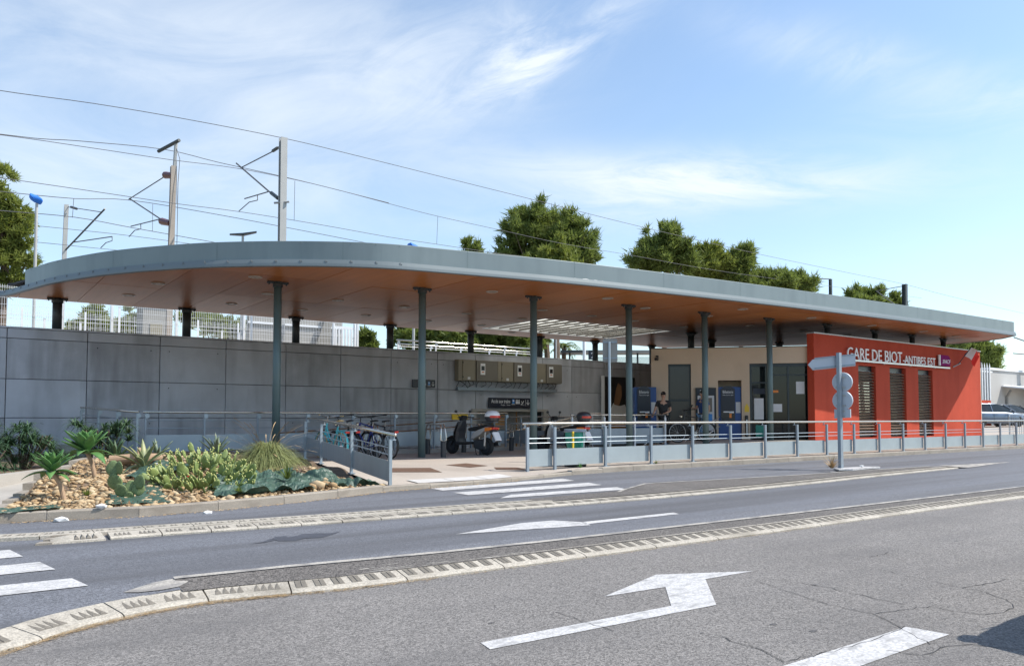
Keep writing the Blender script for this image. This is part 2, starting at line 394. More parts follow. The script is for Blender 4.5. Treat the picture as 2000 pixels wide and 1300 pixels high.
def share(name, me, parent, loc, rotz=0, off=None):
    """one more object using an existing mesh"""
    o = bpy.data.objects.new(name, me); COL.objects.link(o); o.parent = parent
    o.location = Vector(loc) - wloc(parent) if parent is not None else Vector(loc)
    o.rotation_euler = (0,0,rotz); return o
def np_mesh(name, verts, tris, m, smooth=False):
    me = bpy.data.meshes.new(name); n = len(tris); verts = np.asarray(verts, 'f'); tris = np.asarray(tris, 'i')
    me.vertices.add(len(verts)); me.vertices.foreach_set('co', verts.ravel())
    me.loops.add(n*3); me.loops.foreach_set('vertex_index', tris.ravel())
    me.polygons.add(n); me.polygons.foreach_set('loop_start', np.arange(0, n*3, 3, dtype='i'))
    me.update(calc_edges=True); me.materials.append(m)
    if smooth: me.polygons.foreach_set('use_smooth', [True]*n)
    return me
def np_part(name, verts, tris, m, parent, stuff=False, smooth=False):
    off = np.array(wloc(parent)) if parent is not None else 0
    o = bpy.data.objects.new(name, np_mesh(name, np.asarray(verts) - off, tris, m, smooth)); COL.objects.link(o); o.parent = parent
    if stuff: o['kind'] = 'stuff'
    return o
def text_mb(body, size, depth, shear=0.0, mi=0):
    cu = bpy.data.curves.new('lettering', 'FONT'); cu.body = body; cu.size = size; cu.extrude = depth/2; cu.shear = shear; cu.resolution_u = 3
    ob = bpy.data.objects.new('lettering', cu); COL.objects.link(ob)
    bpy.context.view_layer.update()
    me = bpy.data.meshes.new_from_object(ob.evaluated_get(bpy.context.evaluated_depsgraph_get()))
    mb = MB(); mb.v = [tuple(v.co) for v in me.vertices]; mb.f = [tuple(p.vertices) for p in me.polygons]; mb.m = [mi]*len(mb.f)
    bpy.data.objects.remove(ob); bpy.data.curves.remove(cu); bpy.data.meshes.remove(me)
    return mb
def fit_text(body, x0, x1, z0, z1, y, depth=.02, shear=0.0, M=None, mi=0):
    """lettering standing in an X-Z plane and facing -Y, fitted to the rectangle"""
    mb = text_mb(body, 1.0, depth, shear, mi); a = np.array(mb.v); lo, hi = a.min(0), a.max(0)
    sx = (x1-x0)/(hi[0]-lo[0]); sz = (z1-z0)/(hi[1]-lo[1])
    mb.v = [((v[0]-lo[0])*sx + x0, y - v[2], (v[1]-lo[1])*sz + z0) for v in mb.v]
    if M is not None: mb.xf(M)
    return mb

def interp(x, pts):
    if x <= pts[0][0]: return pts[0][1]
    for (a, b), (c, d) in zip(pts, pts[1:]):
        if x <= c: return b + (d-b)*(x-a)/(c-a)
    return pts[-1][1]
def sm(x, a, b):
    t = min(1, max(0, (x-a)/(b-a))); return t*t*(3-2*t)

# ------------------------------------------------------------------ the ground
def gz(Y):                       # height of the far carriageway across its width
    return interp(Y, [(5.8,.045),(6.3,.056),(6.75,.118),(8.8,.147),(12.7,.20),(14,.21)])
NEARK = [(-14,4.4),(-3,5.0),(-1,5.3),(.28,5.62),(.58,5.83),(.83,5.99),(1.19,6.13),(1.6,6.19),(2.0,6.13),(2.66,5.99),(3.7,5.94),(4.7,5.90),(6.7,5.85),(8.6,5.78),(11.8,5.74),(15.3,5.65),(19,5.61),(24,5.58),(30,5.55),(36,5.52),(45,5.48),(60,5.4),(140,5.0)]
FARK = [(-30,12.6),(-6,11.5),(-2,11.1),(.5,10.92),(2,10.62),(3.1,10.74),(4.3,11.02),(5.9,11.6),(8.2,11.9),(9.4,12.15),(10.6,12.48),(12.2,12.66),(18,12.66),(33,12.66),(140,12.4)]
ISL = [(.5,9.10),(.9,9.0),(1.94,8.93),(3.0,8.82),(5.6,8.64),(8.1,8.49),(9.8,8.47),(12,8.50),(14,8.6),(16,8.74),(18.5,8.86),(20.6,8.95)]
b = MB(); S = 900; b.quad((-S,-S,-.12),(S,-S,-.12),(S,S,-.12),(-S,S,-.12))
struct('ground', b, M_ground)
b = MB()
xs = [-80,-14,-8,-4,-2,-1] + [i*.1 for i in range(-5, 60)] + [i for i in range(6, 40)] + [60,90,140]
for a, c in zip(xs, xs[1:]):
    b.quad((a,-60,0),(c,-60,0),(c,interp(c,NEARK)+.1,0),(a,interp(a,NEARK)+.1,0))
road = struct('road', b, M_road)
b = MB()
for a, c in zip(xs, xs[1:]):
    for r0, r1 in zip((0,1,2,3,4),(1,2,3,4,5)):
        P = []
        for x, r in ((a,r0),(c,r0),(c,r1),(a,r1)):
            y0 = interp(x,NEARK)+.27; y1 = interp(x,FARK)+.02; ks = [y0,6.3,6.75,8.8,10.4,y1]; y = max(y0,min(y1,ks[r])); P.append((x,y,gz(y)))
        if max(p[1] for p in P)-min(p[1] for p in P) > 1e-4: b.quad(*P)
lane = struct('road', b, M_lane)

def ribbon(pts, w, z, mb, fn=None, mi=0):
    """a flat line of given width along ground points"""
    n = len(pts)
    L_, R_ = [], []
    for i, p in enumerate(pts):
        t = Vector(pts[min(i+1,n-1)]) - Vector(pts[max(i-1,0)]); t.normalize(); nn = Vector((-t.y, t.x))
        ww = w if not callable(w) else w(i)
        a = Vector(p)+nn*ww/2; c = Vector(p)-nn*ww/2
        L_.append((a.x,a.y,(fn(a.y) if fn else 0)+z)); R_.append((c.x,c.y,(fn(c.y) if fn else 0)+z))
    for i in range(n-1): mb.quad(R_[i],R_[i+1],L_[i+1],L_[i],mi)
    return mb
# raised strip of older asphalt between the near kerb and the white edging
EDGE = [(1.5,6.66),(2.44,6.62),(3.8,6.52),(5.2,6.46),(8.4,6.40),(11.5,6.34),(17,6.26),(60,6.0),(140,5.6)]
b = MB()
sx = [1.5+.3*i for i in range(60)]+[25,40,60,140]
for a, c in zip(sx, sx[1:]):
    b.quad((a,interp(a,NEARK)+.22,.068),(c,interp(c,NEARK)+.22,.068),(c,interp(c,EDGE),gz(interp(c,EDGE))+.010),(a,interp(a,EDGE),gz(interp(a,EDGE))+.010))
strip = struct('median_strip', b, M_strip)
b = MB()
pts = [(x, interp(x,EDGE)+.03) for x in sx]
ribbon(pts, .055, .017, b, gz)
part('edge_line', b, M_paint_old, strip)
b = MB()     # chipped end of the white edging
EP = [(1.50,6.70),(1.60,6.60),(1.50,6.50),(1.36,6.47),(1.20,6.48),(1.10,6.52),(1.20,6.58),(1.34,6.66)]
cq = (1.34,6.57)
for i in range(8):
    q0, q1 = EP[i], EP[(i+1)%8]; b.add([(*cq,gz(cq[1])+.016),(*q1,gz(q1[1])+.007),(*q0,gz(q0[1])+.007)],[(0,1,2)])
part('broken_edging', b, M_paint_old, strip)
b = MB()     # scraped paint by the kerb
for k in range(26):
    x = 2.9+rng.random()*1.9; y = interp(x,NEARK)+.23+rng.random()**2*.16; l = .05+rng.random()*.25
    z = .068+(y-(interp(x,NEARK)+.22))/(interp(x,EDGE)-interp(x,NEARK)-.22)*(gz(interp(x,EDGE))+.01-.068)+.003
    b.quad((x,y,z),(x+l,y+.003,z),(x+l*.9,y+.012,z+.001),(x+.02,y+.010,z+.001))
part('scraped_paint', b, M_paint_old, strip, stuff=True)

# ---- near kerb: one-metre sloped blocks with dark teeth
def kerb_block(l, w, h, teeth):
    """block along +X from 0 to l, rising towards +Y"""
    b = MB(); g = .006
    prof = [(0,-.05),(0,.016),(.03,.030),(w-.02,h),(w,h-.004),(w+.05,-.05)]
    b.loft([[(g+(l-2*g)*q/4,y,z) for y,z in prof] for q in range(5)])
    def top(y): return .030+(y-.03)/(w-.05)*(h-.030)
    for kind, x0, x1 in teeth:
        ya, yb = .075, w-.075
        n = 1 if kind == 'bar' else kind
        for q in range(n):
            a = x0+(x1-x0)*q/n; c = x0+(x1-x0)*(q+1)/n
            if kind == 'bar':
                P = [(a,ya),(c,ya),(c,yb),(a,yb)]
                v = [(p[0],p[1],top(p[1])+.002) for p in P]; v += [(a+.003,ya+.006,top(ya)+.006),(c-.003,ya+.006,top(ya)+.006),(c-.003,yb-.01,top(yb)+.004),(a+.003,yb-.01,top(yb)+.004)]
                b.add(v, [(4,5,6,7),(0,1,5,4),(1,2,6,5),(2,3,7,6),(3,0,4,7)], 1)
            else:
                tip = (a+(c-a)*.62, yb); P = [(a,ya),(c-.002,ya),tip,(a+(c-a)*.25,(ya+yb)*.55)]
                v = [(p[0],p[1],top(p[1])+.002) for p in P]; m_ = (a+(c-a)*.55, (ya*2+yb)/3)
                v.append((m_[0],m_[1],top(m_[1])+.007))
                b.add(v, [(0,1,4),(1,2,4),(2,3,4),(3,0,4)], 1)
    return b
def lay(path_fn, x0, x1, l, mesh_list, name, parent, z, dz=lambda x: 0):
    x = x0; i = 0; out_ = []
    while x < x1:
        y = path_fn(x); dx = l
        for _ in range(3):
            dy = path_fn(x+dx)-y; dx = l/math.sqrt(1+(dy/dx)**2)
        a = math.atan2(path_fn(x+dx)-y, dx)
        o = share(name, mesh_list[i % len(mesh_list)] if not callable(mesh_list) else mesh_list(i,x), parent, (x,y,z(y)+dz(x)), a)
        out_.append(o); x += dx; i += 1
    return out_
class Path:
    """smooth line on the ground measured by arc length"""
    def __init__(s, pts):
        P = [Vector(p) for p in pts]; o = []
        for i in range(len(P)-1):
            p0, p1, p2, p3 = P[max(i-1,0)], P[i], P[i+1], P[min(i+2,len(P)-1)]
            for k in range(10):
                t = k/10; o.append(p1.lerp(p2,t) if (p2-p1).length > 6 else .5*((2*p1)+(p2-p0)*t+(2*p0-5*p1+4*p2-p3)*t*t+(3*p1-p0-3*p2+p3)*t**3))
        o.append(P[-1]); s.p = o; s.c = [0]
        for a, c in zip(o, o[1:]): s.c.append(s.c[-1]+(c-a).length)
    def at(s, d):
        d = min(max(d,0),s.c[-1]-1e-4); import bisect; i = max(0,bisect.bisect_right(s.c,d)-1); f = (d-s.c[i])/(s.c[i+1]-s.c[i]); q = s.p[i].lerp(s.p[i+1],f)
        e = .25; a, b = s.raw(d-e), s.raw(d+e); t = (b-a).normalized(); return q, t
    def raw(s, d):
        import bisect; d = min(max(d,0),s.c[-1]-1e-4); i = max(0,bisect.bisect_right(s.c,d)-1); f = (d-s.c[i])/(s.c[i+1]-s.c[i]); return s.p[i].lerp(s.p[i+1],f)
    def s_of_x(s, x):
        for i in range(len(s.p)-1):
            if s.p[i].x <= x <= s.p[i+1].x: return s.c[i]+(x-s.p[i].x)/(s.p[i+1].x-s.p[i].x)*(s.c[i+1]-s.c[i])
        return s.c[-1]
def bent(path, s0, mb, zf, seg_ok=True):
    o = MB(); o.f = mb.f; o.m = mb.m
    for (x,y,z) in mb.v:
        q, t = path.at(s0+x); n = Vector((-t.y,t.x)); w = q+n*y; o.v.append((w.x,w.y,z+zf(q.y)))
    return o
near = bpy.data.objects.new('near_kerb', None); COL.objects.link(near); near['kind'] = 'structure'
NP = Path([p for p in NEARK if -4 < p[0]])
def bars_(l): return [('bar',.045+q*.158+j*.049,.045+q*.158+j*.049+.045) for q in range(int((l-.04)/.158)) for j in (0,1)]
def bars_old(l): return [('bar',x,x+.085) if k % 2 == 0 else ('bar',x,x+.085) for k,x in enumerate(v for q in range(int(l/.31)) for v in (.07+q*.31,.07+q*.31+.095))]
sx_ = NP.s_of_x(-3.0); kk = 0; SEQ = [(1.0,bars_(1.0)),(1.0,bars_(1.0)),(1.0,bars_(1.0)),(.62,bars_(.62)),(.60,[(4,.05,.26),(4,.33,.54)]),(.56,[(4,.05,.24),(4,.31,.50)]),(.60,[(4,.06,.25),(4,.33,.52)]),(1.0,bars_(1.0))]
while sx_ < NP.s_of_x(58):
    q, t = NP.at(sx_)
    if q.x < .05: l, te = (1.0,bars_(1.0))
    elif q.x < 1.75: l, te = (.62,[(4,.06,.27),(4,.34,.55)])
    else: l, te = (1.0,bars_(1.0))
    if q.x < .05 and NP.at(sx_+l)[0].x > .35: l, te = (.62,bars_(.62))
    part('kerb_block', bent(NP, sx_, kerb_block(l,.29,.072,te), lambda y: 0), [M_kerbp,M_tooth], near); sx_ += l
# dry needles gathered along the foot of the kerb
vv, tt = [], []
for k in range(2600):
    x = rng.choice([rng.uniform(.0,2.2), rng.uniform(1.9,3.5), rng.uniform(3,9)], p=[.62,.2,.18]); y = interp(x,NEARK)-abs(rng.normal(0,.035))-.004
    if x > 3 and rng.random() < .4: continue
    l = rng.uniform(.02,.075); a = rng.normal(.15,.5); z = rng.uniform(.002,.016)
    d = np.array([math.cos(a)*l, math.sin(a)*l, rng.uniform(-.004,.008)]); p = np.array([x,y,z]); w = np.array([-math.sin(a),math.cos(a),0])*.0018
    i = len(vv); vv += [p-w,p+w,p+d]; tt.append((i,i+1,i+2))
o = np_part('dry_needles', vv, tt, M_strawm, None); o['kind'] = 'stuff'; o['label'] = 'dry brown pine needles along the foot of the near kerb'

# ---- central island
isl = bpy.data.objects.new('island_kerb', None); COL.objects.link(isl); isl['kind'] = 'structure'
iy = lambda x: interp(x,ISL)
IP = Path([(-.2,9.2)]+ISL+[(24,9.1)])
sx_ = IP.s_of_x(1.38)
while sx_ < IP.s_of_x(20.3):
    far_ = IP.at(sx_)[0].x > 9.0
    part('kerb_block', bent(IP, sx_, kerb_block(.5,.34,.040,[(4,.045,.215),(4,.285,.455)] if not far_ else [(4,.035,.235),(4,.265,.465)]), gz), [M_kerbp,M_tooth], isl); sx_ += .5
# back row: low blocks with pairs of teeth
b = MB(); g = .005
b.loft([[(g,y,z) for y,z in ((0,-.05),(0,.036),(.02,.042),(.36,.030),(.42,-.05))],[(.5-g,y,z) for y,z in ((0,-.05),(0,.036),(.02,.042),(.36,.030),(.42,-.05))]])
for q in range(4):
    for j in range(2):
        a = .022+q*.122+j*.043; v = [(a,.10,.0405),(a+.04,.10,.0405),(a+.03,.27,.0345),(a+.012,.2,.037),(a+.022,.15,.044)]
        b.add(v,[(0,1,4),(1,2,4),(2,3,4),(3,0,4)],1)
mE = b
BP = Path([(p[0],p[1]+.36) for p in [(-.2,9.2)]+ISL])
sx_ = BP.s_of_x(.3)
while sx_ < BP.s_of_x(6.8): part('kerb_block', bent(BP, sx_, mE, gz), [M_kerbp,M_tooth], isl); sx_ += .5
# rounded and broken head of the island
b = MB()
b.loft([[(x,y,gz(9.1)+z) for y,z in p] for x,p in ((.86,((8.98,-.04),(9.0,.012),(9.2,.03),(9.40,.012),(9.44,-.04))),(1.02,((8.96,-.04),(8.97,.018),(9.2,.05),(9.42,.025),(9.46,-.04))),(1.34,((8.94,-.04),(8.95,.016),(9.30,.045),(9.34,.03),(9.36,-.04))))])
for q in range(4):
    a = 1.06+q*.055; b.add([(a,9.02,gz(9.1)+.028),(a+.05,9.02,gz(9.1)+.028),(a+.03,9.19,gz(9.1)+.054),(a+.026,9.08,gz(9.1)+.056)],[(0,1,3),(1,2,3),(2,0,3)],1)
part('kerb_nose', b, [M_kerbp,M_tooth], isl)
b = MB()
for k in range(3):
    x, y = .72+.08*k, 9.0+.16*k
    b.prism([(x,y),(x+.14,y-.02),(x+.18,y+.08),(x+.05,y+.12)], gz(9)-.02, gz(9)+.02+.012*k)
part('broken_edging', b, M_kerbc, isl)
# asphalt infill of the island with its pale back edging
BK = [(7.1,9.35),(8.6,9.42),(9.2,9.45),(10.5,10.12),(12.2,9.92),(14.7,9.72),(17.5,9.66),(20,9.50),(20.9,9.1)]
b = MB(); ix = [7.1+.4*i for i in range(34)]+[20.5]
for a, c in zip(ix, ix[1:]):
    P = [(a,iy(a)+.37),(c,iy(c)+.37),(c,max(iy(c)+.38,interp(c,BK))),(a,max(iy(a)+.38,interp(a,BK)))]
    b.add([(p[0],p[1],gz(p[1])+(.036 if i<2 else .030)) for i,p in enumerate(P)],[(0,1,2,3)])
infill = struct('island_surface', b, M_strip)
b = MB(); ribbon([(9.0,9.3),(9.3,9.5)]+[(x,interp(x,BK)) for x in [10.45+.5*i for i in range(20)]+[20.0,20.6]], .06, .036, b, gz)
part('edge_line', b, M_paint_old, infill)
b = MB(); b.add([(20.2,9.0,gz(9)+.05),(20.75,8.9,gz(9)+.01),(24.5,9.35,gz(9.3)+.004),(21.4,9.6,gz(9.6)+.006),(20.4,9.45,gz(9.4)+.05)],[(0,1,2,3,4)])
part('painted_tail', b, M_paint_old, infill)
b = MB(); b.prism([(16.75,10.0),(17.1,9.85),(18.5,9.95),(18.2,10.2),(17.0,10.28)], gz(10)+.02, gz(10)+.055)
part('footing_patch', b, M_paint, infill)

# ---- markings
def marking(name, polys, z, fn, parent, m):
    b = MB()
    for P in polys:
        n = len(P); a = sum(P[i][0]*P[(i+1)%n][1]-P[(i+1)%n][0]*P[i][1] for i in range(n))
        if a < 0: P = P[::-1]
        b.add([(x,y,(fn(y) if fn else 0)+z) for x,y in P], [tuple(range(n))])
    return part(name, b, m, parent)
marking('arrow_marking', [[(2.74,4.08),(2.71,3.93),(4.73,3.84),(4.43,4.02)],[(4.43,4.02),(4.73,3.84),(5.40,4.50),(4.88,4.49)],[(4.23,4.54),(4.88,4.49),(5.40,4.50),(6.04,4.47),(5.19,4.89)]], .004, None, road, M_paint)
marking('centre_line', [[(3.2,2.68),(5.28,2.68),(5.32,2.42),(3.2,2.42)]], .004, None, road, M_paint)
marking('centre_line', [[(7.6,2.42),(7.56,2.68),(10.6,2.68),(10.6,2.42)],], .004, None, road, M_paint)
marking('arrow_marking', [[(4.56,7.29),(6.28,6.97),(6.37,7.20),(6.14,7.52),(5.69,7.56)],[(6.28,7.06),(7.95,7.06),(8.0,7.20),(6.34,7.22)]], .005, gz, lane, M_paint)
for P in ([(6.78,11.25),(9.9,11.45),(9.98,11.92),(6.78,11.68)],[(6.78,10.45),(9.78,10.55),(9.86,11.0),(6.76,10.88)],[(6.95,9.82),(9.6,9.72),(9.75,10.12),(7.4,10.14)],
          [(-1.5,8.86),(-1.5,8.42),(.58,8.40),(.50,8.86)],[(-1.5,8.05),(-1.5,7.62),(.76,7.60),(.68,8.03)],[(-1.5,7.22),(-1.5,6.78),(.90,6.78),(.83,7.14)]):
    marking('crossing_stripe', [P], .006, gz, lane, M_paint)
marking('painted_shadow', [[(2.49,7.93),(2.62,7.96),(2.78,8.12),(2.80,8.02),(2.66,7.93)],[(2.78,8.10),(2.86,8.22),(2.98,8.21),(2.96,8.12),(3.08,8.16),(3.10,7.96),(2.95,7.86),(2.80,7.94)],[(3.08,8.15),(3.14,8.22),(3.30,8.20),(3.42,8.12),(3.58,8.16),(3.46,8.05),(3.36,7.98),(3.26,7.90),(3.10,7.94)]], .004, gz, lane, mat('asphalt_shadow_paint', (.062,.065,.078), .6, .2, 6, speck=.2, sscale=110))  # ragged cast shadow on the far lane, painted as darker asphalt
oil = mat('oil_stain', (.085,.080,.078), .7, .3, 7, speck=.4, sscale=88)
b = MB()
for k in range(16):
    x, y = rng.uniform(2.2,13), rng.choice([rng.normal(4.5,.35), rng.normal(3.3,.4)]); r_ = rng.uniform(.006,.018); n_ = 9
    b.add([(x+r_*(1+.5*rng.random())*math.cos(2*math.pi*i/n_)*1.6,y+r_*(1+.5*rng.random())*math.sin(2*math.pi*i/n_),.0022) for i in range(n_)],[tuple(range(n_))])
part('oil_spot', b, oil, road, stuff=True)
# cracks in the near road, narrow filled gaps
def crack(pts, w):
    P = [Vector(pts[0])]
    for a, c in zip(pts, pts[1:]):
        a, c = Vector(a), Vector(c); n = max(2, int((c-a).length/.06))
        for i in range(1, n+1):
            p = a.lerp(c, i/n); t = (c-a).normalized()
            P.append(p + Vector((-t.y,t.x))*random.gauss(0,.010))
    return P
b = MB()
from math import sqrt
def px(x, y):                       # ground point of the near road seen along a bearing (used once to lay the cracks out)
    p = PITCH; cy = 815-1500*math.tan(p); u = (x-1000)/1500; v = (y-cy)/1500
    fx, fy = .5906, .807; dx = fx*math.cos(p)+fy*u+fx*math.sin(p)*v; dy = fy*math.cos(p)-fx*u+fy*math.sin(p)*v; dz = math.sin(p)-v*math.cos(p)
    t = -1.42/dz; return (dx*t, dy*t)
CR = [[(1480,1135),(1545,1157),(1590,1172),(1650,1188),(1705,1197),(1735,1212),(1765,1230),(1815,1258)],[(1490,1130),(1560,1137),(1610,1145),(1665,1158),(1720,1170),(1770,1180)],
      [(1715,1112),(1800,1130),(1880,1148),(1920,1153),(1960,1170),(1985,1184),(1960,1196),(1925,1200)],[(1880,1148),(1930,1140),(1965,1131),(2000,1134)],
      [(1710,1198),(1760,1192),(1820,1184),(1860,1193),(1925,1200)],[(1400,1240),(1450,1257),(1500,1275),(1530,1293)],[(1085,1195),(1140,1213),(1200,1232)],
      [(1730,1270),(1800,1280),(1850,1262),(1900,1258),(1990,1268)],[(1630,1082),(1700,1088),(1740,1078)],[(1540,1290),(1640,1270),(1720,1245),(1770,1222)]]
for c in CR: 
    P = crack([px(*q) for q in c], 1)
    ribbon([(p.x,p.y) for p in P], lambda i: .0035+.005*random.random(), .0045, b)
part('crack', b, M_joint, road, stuff=True)

# ---- far kerb: garden part and forecourt part
fk = bpy.data.objects.new('far_kerb', None); COL.objects.link(fk); fk['kind'] = 'structure'
fy = lambda x: interp(x,FARK)
def kblock(l, h):
    b = MB(); g = .004
    pr = [(0,-.06),(.004,h-.015),(.018,h),(.135,h),(.14,h-.006),(.14,-.06)]
    b.loft([[(g,y,z) for y,z in pr],[(l-g,y,z) for y,z in pr]]); 
    b.box(-g+.0005,g-.0005,.012,.135,-.05,h-.012,1); return b
mK = kblock(1.0,.12).mesh('kerb_block',[M_kerbc,M_mortar])
def kz(x): return interp(x,[(5.4,0),(6.2,-.05),(9.6,-.055),(10.8,-.02),(12,0)])
lay(fy,-4,60,1.0,[mK],'kerb_block',fk,gz,kz)

# ---- forecourt paving
def pz(X, Y):
    z = .30+min(1,max(0,(Y-13)/5))*.09
    z += .27*sm(X,15,22)*sm(Y,13.4,15.6)
    z += kz(X)*(1-sm(Y,12.2,14.0))*1.0
    z += .2*sm(X,42,56)
    return z
b = MB()
gx = [6.0,6.6]+[7+.5*i for i in range(0,52)]+[34,38,42,46,50,56,64,80,140]
gy_ = [11.0+.3*i for i in range(0,30)]+[19.6]
def XL(Y): return interp(Y,[(11,6.0),(12,6.12),(14,6.36),(16.6,6.8),(19.6,7.35)])
for a, c in zip(gx, gx[1:]):
    for y0, y1 in zip(gy_, gy_[1:]):
        cx_, cy_ = (a+c)/2, (y0+y1)/2
        if 16.0 < cx_ < 22.4 and cy_ > 17.85: continue
        if y1 < fy(a)+.14 and y1 < fy(c)+.14: continue
        if c < XL(cy_): continue
        P = []
        for x, y in ((a,y0),(c,y0),(c,y1),(a,y1)):
            x = max(x, XL(y)); y = max(y, fy(x)+.139); P.append((x,y,pz(x,y)))
        b.add(P,[(0,1,2,3)])
b.quad((22.4,17.8,pz(22.4,17.8)),(140,17.8,pz(60,17.8)),(140,40,pz(60,19)),(22.4,40,pz(22.4,19))) if False else None
for a, c in zip([22.5,28,34,42,48,56,66],[28,34,42,48,56,66,140]):
    b.quad((a,19.6,pz(a,19.6)),(c,19.6,pz(c,19.6)),(c,60,pz(c,19.6)),(a,60,pz(a,19.6)))
pave = struct('forecourt', b, M_pave, smooth=True)
def decal(name, P, z, m, n=6):
    b = MB(); A,B,C_,D = [Vector(p) for p in P]
    for i in range(n):
        a0, a1 = i/n, (i+1)/n
        q = [A.lerp(B,a0),A.lerp(B,a1),D.lerp(C_,a1),D.lerp(C_,a0)]
        b.add([(v.x,v.y,pz(v.x,v.y)+z) for v in q],[(0,1,2,3)])
    return part(name, b, m, pave)
decal('tree_grate', [(7.2,14.0),(8.15,13.55),(8.45,14.55),(7.55,14.95)], .006, M_grate)
decal('tree_grate', [(9.25,14.2),(9.9,14.45),(9.85,15.3),(9.15,15.05)], .006, M_grate)
decal('tree_grate', [(9.5,13.55),(10.15,13.2),(10.2,13.75),(9.75,14.0)], .006, M_grate)
tp = [(6.75,12.05),(7.5,12.02),(8.25,12.05),(9.0,12.25)]
for (a, c) in zip(tp, tp[1:]):
    o = decal('tactile_slab', [(a[0]+.008,a[1]),(c[0]-.008,c[1]),(c[0]+.08,c[1]+.62),(a[0]+.1,a[1]+.62)], .012, M_tact, 2)
b = MB(); b.prism([(21.9,15.62),(23.2,14.7),(23.9,15.1),(22.9,16.1)], pz(22.8,15.4)-.1, pz(22.8,15.4)+.035)
part('column_footing', b, M_conc2, pave)
# pit of the access ramp and of the stairs
b = MB()
b.add([(3.4,19.74,.40),(7,19.74,.38),(16,19.74,-1.0),(22.4,19.74,-1.0),(22.4,25.0,-1.0),(16,25.0,-1.0),(7,25.0,.38),(3.4,25.0,.40)],[(0,1,6,7),(1,2,5,6),(2,3,4,5)])
b.quad((16,17.85,-1.0),(22.4,17.85,-1.0),(22.4,19.74,-1.002),(16,19.74,-1.002))
b.box(16.0,22.4,17.70,17.849,-1.05,.37); b.box(15.86,15.999,17.70,19.6,-1.05,.37); b.box(22.4,22.54,17.7,19.6,-1.05,.52)
ramp = struct('ramp_floor', b, M_conc2)
for k in range(9):
    x1 = 22.4-.30*k; b = MB(); b.box(x1-.30,x1-.004,17.852,19.4,-1.0,.52-.16*(k+1)); part('step', b, M_conc2, ramp)

# ------------------------------------------------------------------ concrete retaining wall
wall = thing('retaining_wall', 'long grey precast concrete wall of large panels behind the forecourt', 'wall', (13,25.1,0))
WX = [1.22-1.95*k for k in range(6,0,-1)]+[1.22+1.95*k for k in range(0,8)]+[16.60,19.94,21.56,23.5,25.4,27.4,29.4,31.4]
WZ = [-1.1,.30,1.41,2.48,3.60,3.88]
b = MB(); b.box(WX[0],16.6,25.17,25.5,-1.1,3.86); b.box(16.6,19.94,25.17,25.5,1.66,3.86); b.box(19.94,31.4,25.17,25.5,-1.1,3.86)
part('backing', b, M_joint, wall)
for a, c in zip(WX, WX[1:]):
    for z0, z1 in zip(WZ, WZ[1:]):
        if a > 16.5 and a < 19.9:
            if z1 <= 1.42: continue
            if z0 < 1.6: z0 = 1.66
        b = MB(); d = random.uniform(-.004,.004); g = .008
        x0, x1, zz0, zz1 = a+g, c-g, z0+g*.8, z1-g*.8; e = .012
        F = [(x0+e,zz0+e),(x1-e,zz0+e),(x1-e,zz1-e),(x0+e,zz1-e)]; G = [(x0,zz0),(x1,zz0),(x1,zz1),(x0,zz1)]
        b.add([(p[0],25.10+d,p[1]) for p in F]+[(p[0],25.112+d,p[1]) for p in G]+[(p[0],25.168,p[1]) for p in G],
              [(0,1,2,3)]+[(i+4,(i+1)%4+4,(i+1)%4,i) for i in range(4)]+[(i+8,(i+1)%4+8,(i+1)%4+4,i+4) for i in range(4)])
        o = part('panel', b, M_conc if random.random() < .6 else M_concb, wall)
        if z1-z0 > .5 and random.random() < .5:
            q = MB()
            for hx in (x0+.25,x1-.25): q.lathe([(.018,0),(.018,-.002),(.001,-.002)],(hx,25.1+d-.0005,zz1-.16),'y',8)
            part('tie_hole', q, M_joint, o, stuff=True)
b = MB(); b.box(WX[0],31.4,25.08,25.56,3.882,3.925); part('coping', b, M_conc, wall)
b = MB(); b.box(16.4,20.2,25.02,25.098,1.66,1.76); b.box(16.4,16.60,25.02,25.098,-1.0,1.658); b.box(19.94,20.2,25.02,25.098,-1.0,1.658)
part('opening_frame', b, M_conc2, wall)
b = MB(); b.box(16.6,19.94,28.5,28.6,-1.0,1.9); b.box(16.5,16.6,25.5,28.5,-1.0,1.9); b.box(19.94,20.04,25.5,28.5,-1.0,1.9); b.box(16.5,20.04,25.17,28.6,1.9,2.0)
part('underpass', b, M_tunnel, wall)
b = MB(); b.box(18.6,18.63,25.102,25.16,-1.0,1.655); b.box(17.4,18.0,25.10,25.15,1.05,1.62); part('underpass_panel', b, M_tunnel, wall)
b = MB(); b.box(15.5,16.2,25.03,25.095,1.32,1.60); solo('yellow_panel', b, M_yellow, 'plain yellow panel low on the concrete wall left of the underpass opening', 'sign', loc=(15.8,25.06,1.28))
# railway embankment and platform behind the wall
b = MB(); b.box(-90,41,25.52,90,-.1,3.6)
struct('platform', b, M_ballast)

